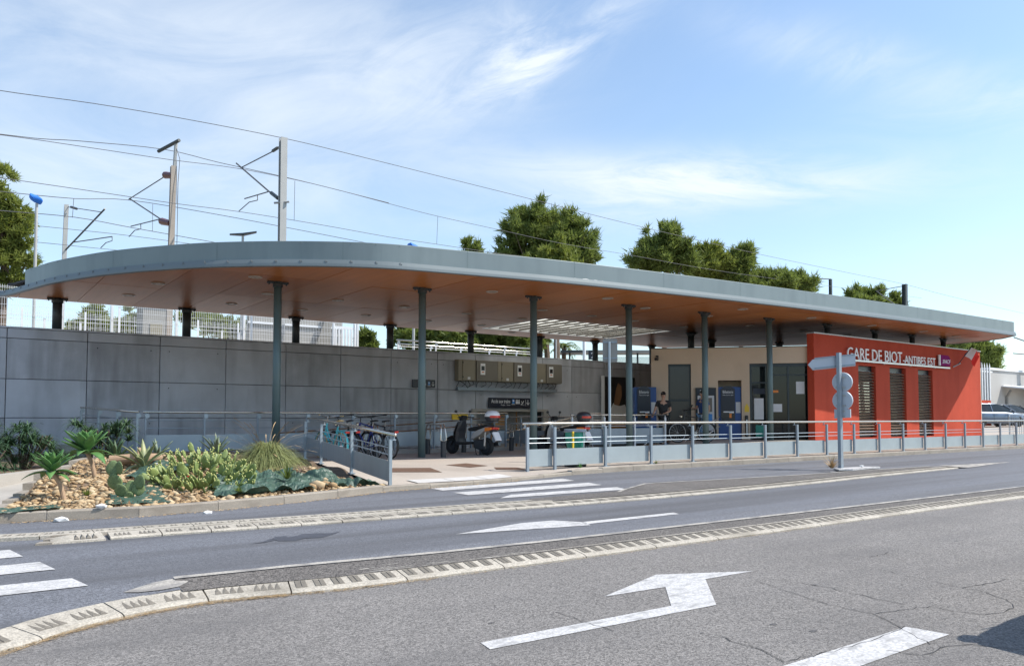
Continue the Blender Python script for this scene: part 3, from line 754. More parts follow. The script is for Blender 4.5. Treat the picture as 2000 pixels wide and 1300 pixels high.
# cabinets on the wall
gcab = 'electrical cabinets on the concrete wall'
def cabinet(x0, x1, lab):
    t = thing('electrical_cabinet', lab, 'cabinet', (x0,25.08,2.83), gcab)
    b = MB(); b.box(x0,x1,24.80,25.08,2.83,3.64); part('housing', b, M_box, t, auto=.008)
    xm = x0+(x1-x0)*.10
    b = MB(); b.box(xm,x0+(x1-x0)*.42,24.775,24.797,2.85,3.62); part('door', b, M_box, t, auto=.005, label='pale beige cabinet door')
    b = MB(); b.box(x0+(x1-x0)*.44,x1-.01,24.74,24.797,2.85,3.62); d = part('door', b, M_boxd, t, auto=.005, label='dark brown cabinet door with display')
    c = x0+(x1-x0)*.60
    b = MB(); b.box(c-.11,c+.11,24.732,24.738,3.08,3.52); part('label_plate', b, M_signw, d)
    b = MB(); b.box(c-.075,c+.075,24.722,24.731,3.25,3.42); part('display', b, M_screen, d)
    b = MB(); b.box(c-.05,c+.05,24.725,24.731,3.17,3.20); part('button_strip', b, M_orange, d)
    b = MB(); b.box(xm+.22,xm+.34,24.765,24.774,2.88,2.98); part('warning_label', b, M_paper, t)
    b = MB()
    for z in (3.5,2.95): b.cyl((xm+.01,24.77,z),.018,.05,8)
    part('hinge', b, M_black, t)
    b = MB()
    for q in range(6):
        xx = x0+.12+q*(x1-x0-.3)/5
        b.tube([(xx,24.93,2.84),(xx+random.uniform(-.12,.1),24.90,2.72),(xx-.1-random.random()*.1,24.93,2.60)],.012,5)
    if x0 < 16.6: b.tube([(x0+.1,24.9,2.84),(x0+.30,24.80,2.70),(x0+.42,24.80,2.56),(x0+.55,24.82,2.68),(x0+.5,24.9,2.83)],.014,5)
    part('cable', b, M_black, t)
cabinet(15.62,17.42,'beige electrical cabinet, leftmost of three on the concrete wall')
cabinet(17.46,19.18,'beige electrical cabinet, middle of three on the concrete wall')
cabinet(19.22,20.72,'beige electrical cabinet, rightmost of three on the concrete wall, partly behind a column')
b = MB(); b.box(15.68,20.6,24.92,25.07,2.47,2.60); solo('cable_tray', b, M_galvd, 'long grey metal cable tray under the three electrical cabinets', 'cable tray', loc=(15.7,25,2.47))

# signs on the wall
def wall_sign(x0, x1, z0, z1, lab, y=24.97):
    t = thing('direction_sign', lab, 'sign', (x0,y,z0)); b = MB(); b.box(x0,x1,y,y+.06,z0,z1); part('sign_board', b, M_navy, t, auto=.006); return t
t = wall_sign(17.15,19.55,1.80,2.21,'dark navy sign reading Accès aux trains with white pictograms above the underpass')
part('lettering', fit_text('Accès aux trains',17.26,18.18,2.00,2.15,24.966,.004), M_signw, t)
part('lettering', fit_text('Trains   Treni',17.72,18.18,1.90,1.95,24.966,.004), M_signw, t)
def icon_train(x, z, y, s, t, m):
    b = MB(); b.box(x-.05*s,x+.05*s,y-.004,y-.001,z,z+.16*s); part('train_symbol', b, m, t)
    b = MB(); b.box(x-.03*s,x+.03*s,y-.008,y-.005,z+.08*s,z+.13*s); b.box(x-.08*s,x+.08*s,y-.004,y-.001,z-.035*s,z-.018*s); part('train_symbol', b, M_signw, t)
icon_train(18.34,1.98,24.969,1.1,t,M_signb)
b = MB()
for q in (-.07,0,.07): b.box(18.56+q-.028,18.56+q+.028,24.965,24.968,1.97,2.09); b.sphere((18.56+q,24.966,2.125),(.024,.003,.024),8)
part('lift_symbol', b, M_signw, t)
b = MB(); b.tube([(18.72,24.966,1.96),(18.80,24.966,1.98),(18.86,24.966,2.10)],.012,5); b.tube([(18.74,24.966,2.08),(18.79,24.966,2.01)],.012,5); b.box(18.72,18.90,24.965,24.968,1.93,1.942)
part('escalator_symbol', b, M_signw, t)
b = MB(); b.box(18.955,18.965,24.965,24.968,1.90,2.15); part('divider', b, M_signw, t)
b = MB(); b.tube([(19.08,24.966,2.14),(19.08,24.966,1.94)],.012,5); b.tube([(19.01,24.966,2.02),(19.08,24.966,1.935),(19.15,24.966,2.02)],.012,5); part('arrow_symbol', b, M_signw, t)
t = wall_sign(13.75,14.70,2.53,2.83,'small dark navy Trains sign on the concrete wall behind the second tall column')
part('lettering', fit_text('Trains',14.02,14.30,2.63,2.72,24.966,.004), M_signw, t)
icon_train(14.43,2.63,24.969,.8,t,M_signb)
b = MB(); b.tube([(14.60,24.966,2.76),(14.60,24.966,2.60)],.010,5); b.tube([(14.55,24.966,2.66),(14.60,24.966,2.60),(14.65,24.966,2.66)],.010,5); part('arrow_symbol', b, M_signw, t)

# ------------------------------------------------------------------ canopy
OUT = [(1.0,25.9),(1.22,25.4),(1.65,23.81),(1.99,22.55),(2.69,20.85),(3.3,19.77),(3.98,18.8),(4.59,18.06),(5.3,17.39),(5.88,16.92),(6.6,16.42),(7.37,15.98),(8.26,15.64),(9.74,15.33),(11.04,15.07),(12.52,14.80),(15.77,14.41),(19.84,14.03),(25.06,13.71),(30.07,13.49),(35.79,13.32)]
ENDR = [(36.75,14.2),(37.4,15.7),(37.55,18.0),(34.5,19.0),(28.2,25.9)]
POLY = OUT+ENDR
SZ = 4.83
can = thing('station_canopy', 'large curved flat canopy with grey metal fascia, wooden soffit and round steel columns', 'canopy', (12,20,.4))
def clip(poly, x0, x1, y0, y1):
    for ax, v, s in ((0,x0,1),(0,x1,-1),(1,y0,1),(1,y1,-1)):
        o = []
        for i in range(len(poly)):
            p, q = poly[i], poly[(i+1)%len(poly)]; dp, dq = (p[ax]-v)*s, (q[ax]-v)*s
            if dp >= 0: o.append(p)
            if dp*dq < 0:
                t = dp/(dp-dq); o.append((p[0]+(q[0]-p[0])*t, p[1]+(q[1]-p[1])*t))
        poly = o
        if len(poly) < 3: return []
    return poly
def inset(poly, d):
    n = len(poly); c = []
    for i in range(n):
        p0, p1, p2 = Vector(poly[i-1]), Vector(poly[i]), Vector(poly[(i+1)%n])
        e1 = (p1-p0).normalized(); e2 = (p2-p1).normalized(); n1 = Vector((-e1.y,e1.x)); n2 = Vector((-e2.y,e2.x))
        m = (n1+n2); k = max(.35, 1+n1.dot(n2)); c.append(tuple(p1+m*d/k))
    return c
area = sum(POLY[i][0]*POLY[(i+1)%len(POLY)][1]-POLY[(i+1)%len(POLY)][0]*POLY[i][1] for i in range(len(POLY)))
assert area > 0
SX = [0.2,1.48,2.95,4.43,5.90,7.37,8.84,10.3,11.8,13.3,14.85,16.43]+[16.43+6.47*k/4 for k in range(1,5)]+[22.9+1.5*k for k in range(1,11)]
SY = [13.0,14.6,18.25,21.9,26.0]
inn = inset(POLY,.02); roofmb = MB()
for i,(a, c) in enumerate(zip(SX, SX[1:])):
    ys = SY if not (a >= 16.4 and c <= 22.95) else [13.0,14.6,18.25,20.7,24.3,26.0]
    for y0, y1 in zip(ys, ys[1:]):
        if a >= 16.4 and c <= 22.95 and y0 == 20.7: continue
        P = clip(inn, a+.006, c-.006, y0+.006, y1-.006)
        if len(P) < 3: continue
        ar = abs(sum(P[k][0]*P[(k+1)%len(P)][1]-P[(k+1)%len(P)][0]*P[k][1] for k in range(len(P))))/2
        if ar < .02: continue
        dz = random.uniform(0,.006); b = MB(); b.prism(P, SZ+dz, SZ+dz+.02); part('soffit_panel', b, M_soffit if random.random() < .62 else M_soffitb, can)
        P2 = clip(inset(POLY,.15), a, c, y0, y1)
        if len(P2) >= 3: roofmb.prism(P2, SZ+.30, SZ+.36)
part('roof', roofmb, M_roof, can)
# joint backing just above the panels
b = MB()
for i,(a, c) in enumerate(zip(SX, SX[1:])):
    ys = [13,26] if not (a >= 16.4 and c <= 22.95) else [13.0,20.69]
    for rng_ in ([ys] if len(ys)==2 and ys[1]==26 else [ys,[24.31,26]]):
        P = clip(inset(POLY,.06), a, c, rng_[0], rng_[1])
        if len(P) >= 3: b.prism(P, SZ+.040, SZ+.06)
part('soffit_backing', b, M_joint, can)
# fascia: lower drip trim on the outline and tall sheets set back from it
def along(poly, step, closed=True):
    pts = [Vector(p) for p in poly]+([Vector(poly[0])] if closed else []); res = []
    for a, c in zip(pts, pts[1:]):
        n = max(1, int((c-a).length/step))
        for k in range(n): res.append(a.lerp(c,k/n))
    if not closed: res.append(pts[-1])
    return res
# resample the front curve smoothly
front = [Vector(p) for p in OUT+ENDR[:3]]
def catmull(P, n=8):
    o = []
    for i in range(len(P)-1):
        p0, p1, p2, p3 = P[max(i-1,0)], P[i], P[i+1], P[min(i+2,len(P)-1)]
        for k in range(n):
            t = k/n; o.append(.5*((2*p1)+(p2-p0)*t+(2*p0-5*p1+4*p2-p3)*t*t+(3*p1-p0-3*p2+p3)*t**3))
    o.append(P[-1]); return o
cur = catmull(front[:21],8)
cur += [front[20].lerp(front[21],k/6) for k in range(1,7)] + catmull(front[21:],6)[1:]
def offset(P, d):
    o = []
    for i, p in enumerate(P):
        t = (P[min(i+1,len(P)-1)]-P[max(i-1,0)]).normalized(); o.append(p+Vector((-t.y,t.x))*d)
    return o
cum = [0]
for a, c in zip(cur, cur[1:]): cum.append(cum[-1]+(c-a).length)
tipi = 20*8
def band(i0, i1, prof):
    """sheet swept along the curve; prof lists (inset, height)"""
    secs = []
    for i in range(i0, i1+1):
        t = (cur[min(i+1,len(cur)-1)]-cur[max(i-1,0)]).normalized(); nn = Vector((-t.y,t.x))
        secs.append([(cur[i].x+nn.x*d, cur[i].y+nn.y*d, SZ+h) for d, h in prof])
    b = MB(); b.loft(secs); return b
def spans(step, i_end):
    s, i0 = [], 0
    for i in range(1, i_end+1):
        if cum[i]-cum[i0] >= step or i == i_end: s.append((i0,i)); i0 = i
    return s
for (i0,i1) in spans(3.0, tipi): part('drip_trim', band(i0,i1,[(0,-.012),(-.004,.0),(.004,.06),(.030,.150),(.10,.150),(.10,-.012)]), M_trim, can, smooth=False)
for (i0,i1) in spans(3.0, len(cur)-1):
    if i0 >= tipi: part('drip_trim', band(i0,i1,[(0,-.012),(-.004,.0),(.004,.06),(.030,.150),(.10,.150),(.10,-.012)]), M_trim, can)
for (i0,i1) in spans(2.9, tipi): 
    if i0 == 0: i0 = 13
    part('fascia_sheet', band(i0,i1,[(.075,.145),(.070,.56),(.074,.572),(.16,.572),(.16,.145)]), M_fascia, can)
part('fascia_sheet', band(tipi-1,len(cur)-1,[(.35,.145),(.35,.56),(.36,.572),(.45,.572),(.45,.145)]), M_fascia, can)
# seams and studs
b = MB(); b2 = MB()
for (i0,i1) in spans(2.9, tipi)[1:]:
    p = cur[i0]; t = (cur[i0+1]-cur[i0-1]).normalized(); nn = Vector((-t.y,t.x)); q = p+nn*.066
    b.add([(q.x-t.x*.003,q.y-t.y*.003,SZ+.15),(q.x+t.x*.003,q.y+t.y*.003,SZ+.15),(q.x+t.x*.003,q.y+t.y*.003,SZ+.57),(q.x-t.x*.003,q.y-t.y*.003,SZ+.57)],[(0,1,2,3)])
part('seam', b, M_colpaint, can, stuff=True)
s = .3; i = 0
while s < 13.5:
    while cum[i+1] < s: i += 1
    f = (s-cum[i])/(cum[i+1]-cum[i]); p = cur[i].lerp(cur[i+1],f); t = (cur[i+1]-cur[i]).normalized(); nn = Vector((-t.y,t.x))
    q = p+nn*.012; b2.cbox((q.x,q.y,SZ+.080),(.014,.012,.12)); b2.cbox((q.x+t.x*.03,q.y+t.y*.03,SZ+.10),(.02,.018,.018)); q = p+nn*.070; b2.cbox((q.x,q.y,SZ+.535),(.018,.012,.018)); s += .56
part('stud', b2, M_stud, can, stuff=True)
b = MB()      # flaking paint on the trim
for (xa, xb, hh) in ((12.55,14.35,.06),(10.5,11.3,.018),(19.6,19.75,.03),(22.3,22.38,.03),(28.0,28.12,.04)):
    x = xa
    while x < xb:
        y = interp(x,OUT); y2 = interp(x+.09,OUT); h0 = SZ+.10+random.uniform(0,.02); h1 = h0+hh*random.uniform(.3,1)
        k0 = (h0-SZ-.03)/.12*.065-.009; k1 = (h1-SZ-.03)/.12*.065-.009
        b.add([(x,y+k0,h0),(x+.10,y2+k0,h0),(x+.10,y2+k1,h1),(x,y+k1,h1+random.uniform(-.01,.01))],[(0,1,2,3)]); x += .09
part('flaking_paint', b, M_peel, can, stuff=True)
# skylight
b = MB(); b.box(16.40,22.93,20.67,24.33,SZ+.30,SZ+.315); sk = part('skylight', b, M_poly, can)
b = MB(); b.box(16.38,16.43,20.65,24.35,SZ+.0,SZ+.30); b.box(22.90,22.95,20.65,24.35,SZ+.0,SZ+.30); b.box(16.43,22.9,20.65,20.70,SZ+.0,SZ+.30); b.box(16.43,22.9,24.30,24.35,SZ+.0,SZ+.30)
part('skylight_frame', b, M_whitepl, sk)
for k in range(13):
    x = 16.43+6.47*(k+.5)/13; w = .012+.028*((k*7)%3 == 0); b = MB(); b.box(x-w,x+w,20.7,24.3,SZ+.03,SZ+.09); part('slat', b, M_boxd, sk)
for y in (21.9,23.1):
    b = MB(); b.box(16.43,22.9,y-.03,y+.03,SZ+.261,SZ+.298); part('skylight_bar', b, M_alu, sk)
# downlights
for (x, y) in [(4.2,21.0),(3.95,23.5),(7.0,20.95),(6.75,23.5),(9.05,20.95),(8.95,23.5),(11.25,21.0),(11.15,23.5),(11.77,17.0),(13.6,21.1),(13.55,23.6),(15.8,23.5),(15.1,16.0),(15.1,19.0),(15.95,21.2),(17.3,19.1),(18.1,24.75),(17.4,16.75),(19.4,19.2),(22.2,19.4),(20.5,16.85),(24.3,20.7),(20.05,15.1),(23.9,17.7),(23.7,15.05),(5.9,18.6),(27.5,15.0),(31,14.8),(34,14.9),(27,17.5),(30,17.4)]:
    b = MB(); b.lathe([(.165,0),(.165,-.018),(.13,-.022),(.125,-.004)],(x,y,SZ-.001),'z',20); d = part('downlight', b, M_lightrim, can)
    b = MB(); b.lathe([(.126,-.006),(.06,-.012),(.001,-.014)],(x,y,SZ-.001),'z',16); part('lens', b, M_lightgl, d)
# columns
def column(x, y, z0, z1, r, dark=False):
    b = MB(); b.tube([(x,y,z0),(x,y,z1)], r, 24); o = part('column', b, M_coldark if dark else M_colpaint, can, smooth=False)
    for p in o.data.polygons: p.use_smooth = len(p.vertices) == 4
    b = MB(); b.box(x-.26,x+.26,y-.05,y+.05,SZ-.055,SZ-.004); b.cyl((x,y,SZ-.14),r+.025,.085,16)
    for q in (-.22,.22): b.cyl((x+q,y,SZ-.09),.018,.035,8)
    part('column_head', b, M_coldark, o)
    return o
for (x, y) in [(6.58,18.96),(9.97,17.62),(13.17,16.97),(16.52,16.59),(19.63,16.28),(22.64,15.98)]: column(x,y,pz(x,y)-.1,SZ-.004,.098)
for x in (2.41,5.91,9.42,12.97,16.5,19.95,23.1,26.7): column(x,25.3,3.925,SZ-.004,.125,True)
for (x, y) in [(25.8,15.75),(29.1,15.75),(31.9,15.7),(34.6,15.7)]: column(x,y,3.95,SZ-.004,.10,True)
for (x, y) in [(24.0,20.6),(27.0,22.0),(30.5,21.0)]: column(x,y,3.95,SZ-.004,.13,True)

# ------------------------------------------------------------------ station building
bld = thing('station_building', 'single-storey station building with red rendered street wall and cream entrance front', 'building', (24.1,15.2,.5))
FZ = .5
def red_piece(x0, x1, z0, z1):
    b = MB(); b.box(x0,x1,15.2,15.46,z0,z1); return b
W = [(26.87,28.08,3.34),(29.10,30.33,3.35),(31.31,32.50,3.35)]
b = MB(); edges = [24.05]+[v for w in W for v in w[:2]]+[36.9]
for i in range(0, len(edges), 2): b.box(edges[i],edges[i+1],15.2,15.46,FZ-.2,4.33)
for (a, c, t) in W: b.box(a,c,15.2,15.46,t,4.33); b.box(a,c,15.2,15.46,FZ-.2,.68)
part('wall', b, M_red, bld, label='red rendered street wall')
b = MB(); b.box(24.03,36.93,15.17,15.49,4.332,4.372); part('coping', b, M_cap, bld)
for (a, c, t) in W:
    b = MB(); b.box(a+.001,c-.001,15.36,15.42,t-.16,t-.002); b.box(c-.07,c-.001,15.36,15.42,.682,t-.161); b.box(a+.001,a+.05,15.36,15.42,.682,t-.161); b.box(a+.051,c-.071,15.36,15.42,.682,.74)
    w = part('window', b, M_frame, bld)
    n = 22
    for k in range(n):
        z = .80+(t-.25-.80)*k/(n-1); s = MB()
        s.add([(a+.06,15.24,z-.028),(c-.08,15.24,z-.028),(c-.08,15.35,z+.035),(a+.06,15.35,z+.035),(a+.06,15.232,z-.008),(c-.08,15.232,z-.008),(c-.08,15.342,z+.055),(a+.06,15.342,z+.055)],[(0,3,2,1),(4,5,6,7),(0,1,5,4),(1,2,6,5),(2,3,7,6),(3,0,4,7)])
        part('slat', s, M_slat, w)
    s = MB(); s.box(a+.052,c-.072,15.385,15.395,.742,t-.162); part('pane', s, M_glasscl, w)
# volume behind: roof slab and remaining walls
FP = [(24.25,15.47),(20.55,19.47),(28.8,26.4),(37.6,26.4),(37.6,15.47)]
b = MB(); b.prism(inset(FP,.03), 3.70, 3.93); part('roof', b, M_roof, bld)
b = MB(); b.prism([(20.56,19.52),(20.75,19.32),(28.95,26.2),(28.8,26.4)], .2, 3.69); b.box(28.9,37.4,26.2,26.4,.2,3.69)
b.box(37.4,37.6,15.47,17.0,.2,3.69); b.box(37.4,37.6,21.5,26.4,.2,3.69); b.box(37.4,37.6,17.0,21.5,.2,1.7); b.box(37.4,37.6,17.0,21.5,3.2,3.69)
part('wall', b, M_cream, bld)
b = MB(); b.prism(inset(FP,.25), .56, .60); part('floor', b, M_pave, bld)
b = MB(); b.box(33.2,33.3,15.5,17.4,.6,3.69); b.box(26.2,26.3,15.6,24,.6,3.69); part('partition', b, M_dark, bld)
# entrance front, facing the camera side
A = Vector((24.20,15.47)); Bp = Vector((20.47,19.43)); Lf = (A-Bp).length
MF = Matrix.Translation((Bp.x,Bp.y,0)) @ Matrix.Rotation(math.atan2(A.y-Bp.y, A.x-Bp.x), 4, 'Z')
def fb(*boxes):
    b = MB()
    for q in boxes: b.box(*q)
    return b.xf(MF)
TOP = 3.90; D0, D1 = .0, .22
part('wall', fb((0,.60,D0,D1,.2,TOP),(1.40,2.30,D0,D1,.2,TOP),(2.30,3.20,D0,D1,2.74,TOP),(.60,1.40,D0,D1,3.34,TOP),(3.20,3.42,D0,D1,.2,TOP),(3.42,Lf,D0,D1,3.33,TOP)), M_cream, bld, label='cream rendered entrance wall')
part('coping', fb((-.02,Lf,-.02,.25,TOP+.002,TOP+.03)), M_frame, bld)
d = part('door', fb((.602,1.398,.10,.15,.5,3.338)), M_frame, bld, label='tall dark grey metal door')
part('door_panel', fb((.66,1.34,.085,.098,.6,2.0),(.66,1.34,.085,.098,2.08,3.25)), M_screen, d)
part('handle', fb((1.27,1.33,.06,.084,1.55,1.70)), M_black, d)
g = part('glass_front', fb((3.422,3.50,.08,.16,.5,3.328),(Lf-.06,Lf-.002,.08,.16,.5,3.328),(3.501,Lf-.061,.08,.16,3.22,3.328),(3.501,Lf-.061,.08,.16,.5,.62),(4.02,4.09,.08,.16,.621,3.219),(4.70,4.76,.08,.16,.621,3.219),(3.501,4.019,.08,.16,2.62,2.68),(4.091,4.699,.08,.16,2.90,2.94),(4.761,Lf-.061,.08,.16,2.90,2.94)), M_frame, bld)
for (a, c, z0, z1) in ((3.502,4.018,.622,2.618),(3.502,4.018,2.682,3.218),(4.092,4.698,.622,2.898),(4.092,4.698,2.942,3.218),(4.762,Lf-.062,.622,2.898),(4.762,Lf-.062,2.942,3.218)):
    part('pane', fb((a,c,.115,.125,z0,z1)), M_glass, g)
part('notice', fb((3.58,3.90,.100,.112,1.35,2.10)), M_paper, g); part('notice', fb((4.20,4.52,.100,.112,1.62,1.90)), M_paper, g); part('notice', fb((5.0,5.28,.100,.112,2.25,2.68)), M_paper, g)
part('notice', fb((3.62,3.90,.100,.112,.75,1.15)), M_bag, g, label='green notice low on the glass')
part('opening_hours_panel', fb((3.55,3.95,.100,.112,2.25,2.45)), M_navy, g)
part('lamp_reflector', fb((4.15,4.4,.100,.112,2.3,2.38)), M_orange, g)
part('skirting', fb((0,.60,-.012,-.002,.2,.72),(1.40,2.30,-.012,-.002,.2,.72)), M_conc2, bld)
# things standing at or hung on the entrance front
def at(x, y, z): v = MF @ Vector((x,y,z)); return (v.x,v.y,v.z)
rotF = math.atan2(A.y-Bp.y, A.x-Bp.x)
def machine(x0, w, y, h, lab, M=MF, ident='blue ticket machines'):
    z0 = .58; loc = M @ Vector((x0,y,z0)); t = thing('ticket_machine', lab, 'ticket machine', tuple(loc), ident)
    def pb(*bx):
        b = MB()
        for q in bx: b.box(*q)
        return b.xf(M)
    part('cabinet', pb((x0,x0+w,y,y+.55,z0,z0+h)), M_blue, t, auto=.012)
    a, c = x0+.10, x0+w*.72
    b = MB(); pts = [(a,z0+h*.56),(c,z0+h*.56),(c,z0+h*.96),((a+c)/2+.2*(c-a),z0+h*1.015),((a+c)/2-.2*(c-a),z0+h*1.015),(a,z0+h*.96)]
    b.add([(p[0],y-.07,p[1]) for p in pts]+[(p[0],y-.002,p[1]) for p in pts],[(0,1,2,3,4,5)]+[(i+6,(i+1)%6+6,(i+1)%6,i) for i in range(6)])
    hd = part('head_panel', b.xf(M), M_navy, t)
    part('lettering', fit_text('Billetterie',a+.06,c-.06,z0+h*.88,z0+h*.935,y-.073,.004,M=M), M_signw, hd)
    part('lettering', fit_text('Trains Grandes Lignes',a+.05,c-.05,z0+h*.835,z0+h*.86,y-.073,.004,M=M), M_signw, hd)
    part('screen', pb((a,c,y-.05,y-.002,z0+h*.42,z0+h*.555)), M_screen, t)
    part('light_bar', pb((a+.08,a+.32,y-.056,y-.051,z0+h*.56-.06,z0+h*.56-.02),(c-.2,c-.04,y-.056,y-.051,z0+h*.56-.08,z0+h*.56-.02)), M_signw, t)
    part('card_slot', pb((a+.28,a+.36,y-.056,y-.051,z0+h*.43,z0+h*.51)), M_orange, t)
    part('info_sheet', pb((x0+w*.76,x0+w-.03,y-.008,y-.002,z0+h*.52,z0+h*.72)), M_paper, t)
    part('tray', pb((a,c,y-.09,y-.002,z0+h*.38,z0+h*.415)), M_frame, t)
    return t
machine(2.34,.80,.10,1.93,'blue ticket machine set in a niche of the cream wall right of the notice board')
part('niche', fb((2.302,2.338,.0,.7,.2,2.738),(3.142,3.198,.0,.7,.2,2.738),(2.302,3.198,.7,.75,.2,2.738)), M_cream, bld)
M1 = Matrix.Translation((19.80,19.62,0)) @ Matrix.Rotation(R(-38),4,'Z')
machine(0,.78,0,1.93,'blue ticket machine standing free by the concrete wall, left of the tall dark door', M1)
t = thing('notice_board', 'black framed information board on the cream wall behind a column', 'notice board', at(1.6,-.02,1.0))
def hung(name, t, m, *bx, **k): return part(name, fb(*bx), m, t, **k)
hung('frame', t, M_black, (1.55,2.26,-.07,-.003,.85,2.48)); hung('poster', t, M_paper, (1.62,2.19,-.076,-.071,.95,2.20)); hung('header', t, M_navy, (1.60,2.21,-.078,-.071,2.23,2.44))
part('symbol', fit_text('i',1.70,1.74,2.27,2.40,-.08,.004,M=MF), M_signw, t); hung('map', t, M_signb, (1.68,2.12,-.080,-.077,1.15,1.55))
hung('timetable', t, M_boxd, (1.68,1.86,-.080,-.077,1.62,2.12),(1.92,2.12,-.080,-.077,1.62,2.12))
b = MB(); b.add([(3.24,-.004,1.62),(3.39,-.004,1.62),(3.39,-.004,1.78),(3.315,-.004,1.92),(3.24,-.004,1.78),(3.24,-.010,1.62),(3.39,-.010,1.62),(3.39,-.010,1.78),(3.315,-.010,1.92),(3.24,-.010,1.78)],[(5,6,7,8,9),(0,4,3,2,1),(0,1,6,5),(1,2,7,6),(2,3,8,7),(3,4,9,8),(4,0,5,9)])
solo('warning_sign', b.xf(MF), M_yellow, 'small yellow pentagonal warning sign between ticket machine and glass front', 'sign', loc=at(3.3,-.01,1.62))
t = thing('intercom_post', 'narrow black and silver call post on the cream wall beside the glass front', 'intercom', at(3.3,-.03,.6))
b = MB(); b.cbox((3.30,-.035,1.12),(.10,.06,.75),0,.02); part('body', b.xf(MF), M_black, t); b = MB(); b.cbox((3.30,-.07,1.08),(.05,.012,.55),0,.004); part('plate', b.xf(MF), M_alu, t)
t = thing('security_camera', 'small dark camera on the top left of the cream wall', 'camera', at(.22,-.05,3.5))
b = MB(); b.box(.16,.26,-.03,-.002,3.48,3.66); b.tube([(.21,-.03,3.58),(.21,-.14,3.56)],.018,8); part('bracket', b.xf(MF), M_black, t)
b = MB(); b.tube([(.21,-.10,3.58),(.16,-.34,3.50)],.05,10); part('housing', b.xf(MF), M_black, t)

# advertising poster in the recess left of the free-standing machine
PX = Matrix.Translation((23.15,24.75,-.05)) @ Matrix.Scale(1.28,4)
t = thing('advert_board', 'dark advertising board with a plain picture beside the grey concrete wall', 'advert', tuple(PX @ Vector((0,0,.4))))
def pb(*bx):
    b = MB()
    for q in bx: b.box(*q)
    return b.xf(PX)
part('frame', pb((0,1.45,0,.12,.4,2.55)), M_black, t); part('edge_strip', pb((-.05,-.002,0,.12,.4,2.58)), M_white, t)
def blob(name, pts, m, y):
    b = MB(); n = len(pts); b.add([(p[0],y,p[1]) for p in pts]+[(p[0],y+.003,p[1]) for p in pts],[tuple(range(n)),tuple(range(2*n-1,n-1,-1))]+[(i,i+n,(i+1)%n+n,(i+1)%n) for i in range(n)]); part(name, b.xf(PX), m, t)
blob('picture_shape', [(.25,1.0),(1.0,1.0),(1.05,1.4),(.95,1.6),(.7,1.55),(.4,1.65),(.22,1.35)], M_paper, -.006)
blob('picture_shape', [(.42,1.6),(.66,1.55),(.8,1.9),(.78,2.25),(.62,2.35),(.52,2.1)], M_leather, -.010)
blob('picture_shape', [(.3,.7),(1.0,.7),(.95,.98),(.35,.98)], M_tunnel, -.006)

# ---- station name
sg = thing('station_sign', 'white station name letters on a metal rail with purple logo plate on red wall', 'sign', (26.1,15.1,3.5))
b = MB(); b.box(26.1,33.75,15.06,15.16,3.455,3.515); part('rail', b, M_alu, sg)
b = MB()
for x in (26.6,28.6,30.6,32.6): b.box(x-.02,x+.02,15.12,15.2,3.43,3.454)
part('bracket', b, M_alu, sg)
def letters(word, x0, x1, z0, z1):
    full = text_mb(word,1.0,.05); a = np.array(full.v); lo, hi = a[:,0].min(), a[:,0].max()
    cap = np.array(text_mb('H',1.0,.05).v)[:,1]; s = (x1-x0)/(hi-lo); zs = (z1-z0)/(cap.max()-cap.min())
    for i, ch in enumerate(word):
        if ch == ' ': continue
        pre = text_mb(word[:i+1],1.0,.05); w = np.array(pre.v)[:,0].max(); one = text_mb(ch,1.0,.03); ov = np.array(one.v)
        shift = w-ov[:,0].max()
        one.v = [((v[0]+shift-lo)*s+x0, 15.10-v[2], v[1]*zs+z0) for v in one.v]; part('letter', one, M_letter, sg)
letters('GARE DE BIOT', 25.98, 29.86, 3.53, 3.95)
letters('-ANTIBES EST', 29.93, 32.55, 3.53, 3.84)
b = MB(); b.box(32.84,32.93,15.06,15.12,3.56,4.0); part('logo_edge', b, M_letter, sg)
pts = [(32.94,3.56),(33.72,3.56),(33.76,3.68),(33.74,3.86),(33.66,3.97),(33.52,4.0),(32.94,4.0)]
b = MB(); b.add([(p[0],15.05,p[1]) for p in pts]+[(p[0],15.12,p[1]) for p in pts],[tuple(range(7)),tuple(range(13,6,-1))]+[(i+7,(i+1)%7+7,(i+1)%7,i) for i in range(7)])
lg = part('logo_plate', b, M_purple, sg); part('lettering', fit_text('SNCF',33.06,33.76,3.66,3.82,15.044,.008,shear=.3), M_signw, lg)
# flag
t = thing('wall_flag', 'small blue white and red flag on a slanted pole on the red wall', 'flag', (34.3,15.2,3.6))
b = MB(); b.tube([(34.3,15.2,3.56),(34.55,15.0,3.72)],.03,8); part('holder', b, M_alu, t)
b = MB(); b.tube([(34.45,15.06,3.66),(34.9,14.70,4.40)],.016,8); part('pole', b, M_coldark, t)
for k, m in enumerate((M_flagb, M_flagw, M_flagr)):
    b = MB(); n = 5
    P0, P1 = Vector((34.66,14.89,4.02)), Vector((34.9,14.70,4.40)); secs = []
    for j in range(n+1):
        e0, e1 = ((0,.12),(.12,.55),(.55,1))[k]; f = e0+(e1-e0)*j/n
        a = P1 + Vector((.30*f+.03*math.sin(f*7),.05*math.sin(f*9)-.20*f,-.10*f-.28*f*f)); c = P0.lerp(P1,.10) + Vector((.34*f,.05*math.sin(f*8+1)-.24*f,-.30*f-.18*f*f))
        secs.append((a,c))
    for (a0,c0),(a1,c1) in zip(secs,secs[1:]): b.quad(tuple(a0),tuple(a1),tuple(c1),tuple(c0))
    part('flag_band', b, m, t)
